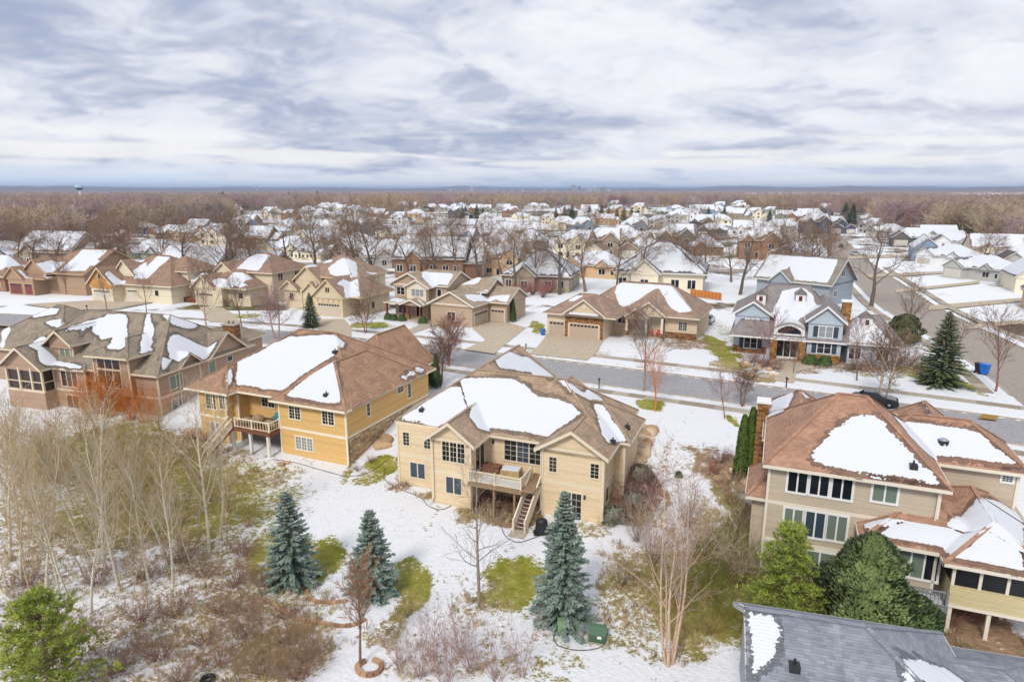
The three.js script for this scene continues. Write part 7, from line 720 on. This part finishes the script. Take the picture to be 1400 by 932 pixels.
// ---------------------------------------------------------------- small things
{
  // boulders
  const BG = [0, 1, 2].map((s) => { const g = new THREE.IcosahedronGeometry(0.5, 2), p = g.attributes.position; for (let k = 0; k < p.count; k++) { const x = p.getX(k), y = p.getY(k), z = p.getZ(k), f = 0.78 + 0.5 * noise(x * 2.6 + s * 9 + 5, y * 2.6 + z * 2 + 7); p.setXYZ(k, x * f * 1.25, y * f * 0.8, z * f); } g.computeVertexNormals(); return g; });
  const bm = [std('#bb9f7b', { bumpMap: texBump, bumpScale: 0.03 }), std('#a3886a', { bumpMap: texBump, bumpScale: 0.03 }), std('#c9b496', { bumpMap: texBump, bumpScale: 0.03 })], R = rng(71);
  const rocks = (list, label, group, s0 = 0.7) => list.forEach(([px, py]) => { const [x, y, z] = gpos(px, py), o = part(numbered('boulder'), BG[Math.floor(R() * 3)], bm[Math.floor(R() * 3)], scene, [x, y + 0.12, z], R() * 6.28); o.scale.setScalar(s0 * (0.7 + 0.7 * R())); tag(o, label, 'boulder', group); });
  const cloud = (n, x0, x1, y0, y1, f) => { const L = []; for (let k = 0; k < n; k++) { const t = R(); L.push([lerp(x0, x1, f ? clamp(f(t) + (R() - 0.5) * 0.5) : R()), lerp(y0, y1, t)]); } return L; };
  rocks(cloud(34, 864, 894, 584, 640, (t) => 0.7 - t * 0.4), 'tan boulder in the retaining slope beside the beige house', 'boulders beside the beige house', 1.0); rocks(cloud(6, 508, 530, 598, 614), 'tan boulder beside the stone side wall of the yellow house', 'boulders beside the yellow house', 0.9); rocks(cloud(14, 984, 1040, 634, 672), 'snow-dusted boulder at the foot of the arborvitae columns', 'boulders below the arborvitae', 0.75); rocks(cloud(14, 1018, 1066, 496, 516), 'rock in the front bed of the pale blue house', 'rocks before the pale blue house', 0.7); rocks(cloud(5, 258, 272, 586, 600), 'boulder between the brown and yellow houses', 'boulders between the brown and yellow houses', 0.9); rocks([[384, 636], [392, 634], [388, 642]], 'flat stone at the corner of the yellow house', 'stones at the yellow house corner', 0.5);
  // curved edgings of single stones
  const line = (px) => curve(px.map(([a, b]) => onGround(a, b)), 0.34);
  const edging = (px, label, mats, w = 0.2, h = 0.16) => { const L = line(px), o = thing('garden_edging', label, 'edging', [L[0][0], terr(...L[0]), L[0][1]]); for (let k = 0; k < L.length - 1; k++) { const a = L[k], b = L[k + 1], g = cached('edge' + w + h, () => new MB().box(-0.16, 0.16, -0.1, h, -w / 2, w / 2).geo()); const m = part('stone', g, mats[Math.floor(R() * mats.length)], o, [(a[0] + b[0]) / 2 - L[0][0], terr(a[0], a[1]) - terr(...L[0]) + 0.03 * R(), (a[1] + b[1]) / 2 - L[0][1]], -Math.atan2(b[1] - a[1], b[0] - a[0]) + (R() - 0.5) * 0.15); } };
  const tanS = [std('#a07a5c'), std('#8d6a52'), std('#b08f70')], redS = [std('#a3705c'), std('#8f6355'), std('#b38a78')];
  edging([[352, 817], [372, 826], [402, 846], [440, 853], [478, 857], [500, 848]], 'curved row of tan edging stones below the blue spruce', tanS); edging([[418, 808], [428, 822], [450, 825], [474, 823]], 'short curved row of edging stones uphill of the long one', tanS); edging([[977, 630], [973, 645], [985, 662], [1003, 678], [1020, 690]], 'curved reddish brick edging beside the arborvitae columns', redS, 0.35, 0.12); edging([[500, 905], [488, 912], [496, 924], [516, 922], [522, 910], [510, 903]], 'ring of stones around the rounded ornamental tree', tanS, 0.26, 0.2);
  const hose = (px, label) => { const L = curve(px.map(([a, b]) => onGround(a, b)), 0.5), mb = new MB().tube(L.map((p) => [p[0], terr(p[0], p[1]) + 0.03, p[1]]), 0.03, 6); const m = mb.build(numbered('lawn_edging'), std('#5a5048'), scene); tag(m, label, 'edging'); };
  hose([[757, 868], [760, 881], [785, 889], [812, 888], [829, 880], [826, 868]], 'black plastic lawn edging looping round the green utility boxes'); hose([[527, 640], [525, 654], [545, 668], [575, 680], [586, 692], [604, 697], [622, 690], [645, 698]], 'dark bed edging along the wall of the beige house'); hose([[684, 716], [692, 734], [708, 742], [726, 737], [740, 732]], 'dark bed edging round the foot of the deck stairs'); hose([[372, 628], [400, 632], [440, 643], [472, 652]], 'dark edging line across the lawn of the yellow house'); hose([[472, 652], [500, 648], [530, 628]], 'dark edging beside the green strip near the stone wall');
  // utility boxes
  { const gm = std('#3f5d47', { roughness: 0.55 }), lg = std('#7d9c78', { roughness: 0.55 }); const t = thing('transformer_box', 'dark green utility transformer box with white label, below the tallest spruce', 'utility box', gpos(817, 874), -0.25); t.scale.setScalar(0.78); new MB().box(-0.62, 0.62, 0, 0.78, -0.5, 0.5).build('cabinet', gm, t); new MB().poly([[-0.66, 0.78, 0.55], [0.66, 0.78, 0.55], [0.66, 1.02, -0.1], [-0.66, 1.02, -0.1]], [0, 1, 1]).poly([[-0.66, 1.02, -0.1], [0.66, 1.02, -0.1], [0.66, 1.0, -0.54], [-0.66, 1.0, -0.54]], [0, 1, 0]).poly([[-0.66, 0.78, 0.55], [-0.66, 1.02, -0.1], [-0.66, 1, -0.54], [-0.66, 0.7, -0.54], [-0.66, 0.7, 0.55]], [-1, 0, 0]).poly([[0.66, 0.78, 0.55], [0.66, 1.02, -0.1], [0.66, 1, -0.54], [0.66, 0.7, -0.54], [0.66, 0.7, 0.55]], [1, 0, 0]).poly([[-0.66, 0.78, 0.55], [0.66, 0.78, 0.55], [0.66, 0.7, 0.55], [-0.66, 0.7, 0.55]], [0, 0, 1]).build('lid', std('#4d6e55', { roughness: 0.5 }), t); new MB().box(0.02, 0.34, 0.42, 0.64, 0.5, 0.51).build('label_plate', M.white, t); new MB().box(-0.8, 0.8, -0.2, 0.06, -0.7, 0.7).build('pad', M.concrete, t);
    const p = thing('cable_pedestal', 'pale green upright cable box beside the spruce foot', 'utility box', gpos(768, 866), -0.1); new MB().box(-0.24, 0.24, 0, 0.85, -0.2, 0.2).build('cabinet', lg, p); new MB().box(-0.27, 0.27, 0.85, 0.95, -0.23, 0.23).build('lid', lg, p); const q = thing('meter_post', 'small grey utility post between the green boxes', 'utility box', gpos(794, 871)); new MB().box(-0.13, 0.13, 0, 0.7, -0.1, 0.1).build('cabinet', std('#a59c90'), q); new MB().box(-0.15, 0.15, 0.7, 0.76, -0.12, 0.12).build('lid', std('#8d867c'), q); }
  { const t = thing('tyre', 'old black tyre lying on the snow', 'tyre', gpos(284, 931)); const g = new THREE.TorusGeometry(0.3, 0.12, 10, 22); g.rotateX(Math.PI / 2); g.translate(0, 0.12, 0); part('tread', g, M.black, t); const i = new THREE.TorusGeometry(0.2, 0.03, 6, 20); i.rotateX(Math.PI / 2); i.translate(0, 0.16, 0); part('bead', i, M.darkmetal, t); }
  // wheeled bins
  const bin = (pos, turn, c, label) => { const o = thing('wheeled_bin', label, 'bin', pos, turn), m = std(c, { roughness: 0.45 }), mb = new MB(), b = [[-0.24, 0.1, -0.26], [0.24, 0.1, -0.26], [0.24, 0.1, 0.26], [-0.24, 0.1, 0.26]], t = [[-0.32, 1.0, -0.38], [0.32, 1.0, -0.38], [0.32, 1.0, 0.34], [-0.32, 1.0, 0.34]]; for (let k = 0; k < 4; k++) { const j = (k + 1) % 4, n = [[0, 0, -1], [1, 0, 0], [0, 0, 1], [-1, 0, 0]][k]; mb.poly([b[k], b[j], t[j], t[k]], n); } mb.poly(b, [0, -1, 0]).build('body', m, o); new MB().box(-0.34, 0.34, 1.0, 1.07, -0.42, 0.37).build('lid', m, o); for (const s of [-1, 1]) new MB().tube([[s * 0.26, 0.12, -0.3], [s * 0.33, 0.12, -0.3]], 0.12, 10, true).build('wheel', M.black, o); return o; };
  bin(gpos(742, 458), -0.4, '#1f5fb5', 'blue wheeled bin beside the ranch garage'); bin(gpos(1346, 512), 0.5, '#1d6fd0', 'bright blue recycling bin on the verge of the cross street').scale.setScalar(1.35); bin(gpos(1339, 510), 0.5, '#22262b', 'dark bin standing beside the bright blue one').scale.setScalar(1.3);
  // mailboxes
  for (const [px, py, l] of [[719, 482, 'mailbox on a post by the ranch driveway'], [819, 531, 'mailbox on a post at the near kerb beyond the beige house'], [1075, 530, 'mailbox on a post before the pale blue house'], [119, 426, 'mailbox on a post before the golden garage gable']]) { const o = thing('mailbox', l, 'mailbox', gpos(px, py)); new MB().box(-0.06, 0.06, 0, 1.1, -0.06, 0.06).build('post', std('#4d4740'), o); const g = new THREE.CapsuleGeometry(0.13, 0.35, 4, 8); g.rotateX(Math.PI / 2); g.translate(0, 1.2, 0.05); part('box', g, M.black, o); }
  // cars
  const car = (pos, turn, c, label) => {
    const o = thing('parked_car', label, 'car', pos, turn), paint = new THREE.MeshPhysicalMaterial({ color: new THREE.Color(c), roughness: 0.35, metalness: 0.3, clearcoat: 1, clearcoatRoughness: 0.08 });
    const sh = new THREE.Shape(); sh.moveTo(-2.2, 0.35); sh.lineTo(-2.28, 0.75); sh.quadraticCurveTo(-2.2, 0.95, -1.5, 1.0); sh.lineTo(-1.3, 1.02); sh.lineTo(1.0, 1.04); sh.quadraticCurveTo(1.9, 1.0, 2.2, 0.8); sh.lineTo(2.28, 0.4); sh.lineTo(2.1, 0.3); sh.lineTo(1.75, 0.3); sh.absarc(1.38, 0.34, 0.37, 0, Math.PI, false); sh.lineTo(-0.95, 0.3); sh.absarc(-1.35, 0.34, 0.37, 0, Math.PI, false); sh.lineTo(-2.2, 0.35);
    const g = new THREE.ExtrudeGeometry(sh, { depth: 1.62, bevelEnabled: true, bevelSize: 0.07, bevelThickness: 0.08, bevelSegments: 3, curveSegments: 8 }); g.translate(0, 0, -0.81); part('body', g, paint, o);
    const cab = new MB(), lo = [[-1.75, 1.0], [1.05, 1.0]], hi = [[-1.15, 1.5], [0.25, 1.5]], w0 = 0.8, w1 = 0.6; const P = (p, w, s) => [p[0], p[1], w * s]; cab.poly([P(lo[0], w0, 1), P(lo[1], w0, 1), P(hi[1], w1, 1), P(hi[0], w1, 1)], [0, 0, 1]).poly([P(lo[0], w0, -1), P(lo[1], w0, -1), P(hi[1], w1, -1), P(hi[0], w1, -1)], [0, 0, -1]).poly([P(lo[1], w0, 1), P(lo[1], w0, -1), P(hi[1], w1, -1), P(hi[1], w1, 1)], [1, 0.5, 0]).poly([P(lo[0], w0, 1), P(lo[0], w0, -1), P(hi[0], w1, -1), P(hi[0], w1, 1)], [-1, 0.5, 0]).build('window', M.glass, o); const rg = new THREE.BoxGeometry(1.5, 0.06, 1.26, 2, 1, 2); rg.translate(-0.45, 1.53, 0); part('roof', rg, paint, o);
    for (const x of [-1.35, 1.38]) for (const s of [-1, 1]) { const w = new MB().tube([[x, 0.33, s * 0.66], [x, 0.33, s * 0.9]], 0.33, 16, true).build('wheel', M.black, o); new MB().tube([[x, 0.33, s * 0.88], [x, 0.33, s * 0.915]], 0.2, 12, true).build('rim', std('#9b9ea2', { metalness: 0.7, roughness: 0.35 }), w); }
    for (const s of [-1, 1]) { new MB().box(2.2, 2.3, 0.62, 0.76, s * 0.6 - 0.16, s * 0.6 + 0.16).build('headlight', std('#d5d8dc', { roughness: 0.15 }), o); new MB().box(-2.33, -2.24, 0.68, 0.82, s * 0.62 - 0.14, s * 0.62 + 0.14).build('tail_light', std('#7d1a1c', { roughness: 0.2 }), o); } return o; };
  const onRoad = (px, py, y) => { const [x, z] = at(px, py, y); return [x, y, z]; };
  car(onRoad(1196, 553, 2.42), -0.48, '#15171b', 'black car parked on the street behind the tan three-storey house'); car(onRoad(968, 441, 2.55), 1.1, '#8f989e', 'silver car parked on the drive between the ranch and pale blue houses'); car(onRoad(1150, 338, 2.42), 1.17, '#3c3f44', 'dark grey car driving far up the cross street'); car(onRoad(1168, 349, 2.45), 1.3, '#b3b7bb', 'pale car on a drive along the cross street');
  // orange board fence behind the ranch house
  { const a = at(944, 404, 2.6), b = at(986, 410, 2.6), l = Math.hypot(b[0] - a[0], b[1] - a[1]), o = thing('board_fence', 'orange stained board fence behind the ranch house', 'fence', [a[0], 2.5, a[1]], -Math.atan2(b[1] - a[1], b[0] - a[0])), fm = [std('#d0803c', { map: texGrain }), std('#c47433', { map: texGrain }), std('#d98c49', { map: texGrain })], g = new MB().box(0, 0.28, 0.05, 1.6, -0.02, 0.02).geo(); for (let x = 0, k = 0; x < l; x += 0.3, k++) part('board', g, fm[k % 3], o, [x, 0.04 * hash2(k, 2), 0]); for (let x = 0; x < l; x += 2.4) post(o, x, 0, 1.75, -0.08, 0.12, fm[1]); new MB().box(0, l, 0.4, 0.5, -0.07, -0.02).box(0, l, 1.2, 1.3, -0.07, -0.02).build('rail', fm[1], o); }
  // green lawn strip tiles behind the fence come with the ground; a pale shed-like play house beyond
  { const [x, z] = at(1075, 372, 2.6), o = thing('play_house', 'small orange wooden play house in a snowy back yard', 'play house', [x, 2.6, z], 0.3), m = std('#d98a2f', { map: texGrain }); new MB().box(-2, 2, 0, 2.2, -1.5, 1.5).build('wall', m, o); new MB().poly([[-2.4, 2.1, 1.9], [2.4, 2.1, 1.9], [2.4, 3.6, 0], [-2.4, 3.6, 0]], [0, 1, 1]).poly([[-2.4, 2.1, -1.9], [2.4, 2.1, -1.9], [2.4, 3.6, 0], [-2.4, 3.6, 0]], [0, 1, -1]).build('roof', M.snow, o); new MB().poly([[-2, 2.2, 1.5], [2, 2.2, 1.5], [0, 3.4, 1.5]], [0, 0, 1]).build('gable', m, o); }
}

// ---------------------------------------------------------------- finish
scene.traverse((o) => { if (o.isMesh) { o.castShadow = true; o.receiveShadow = true; } });
renderer.render(scene, camera);
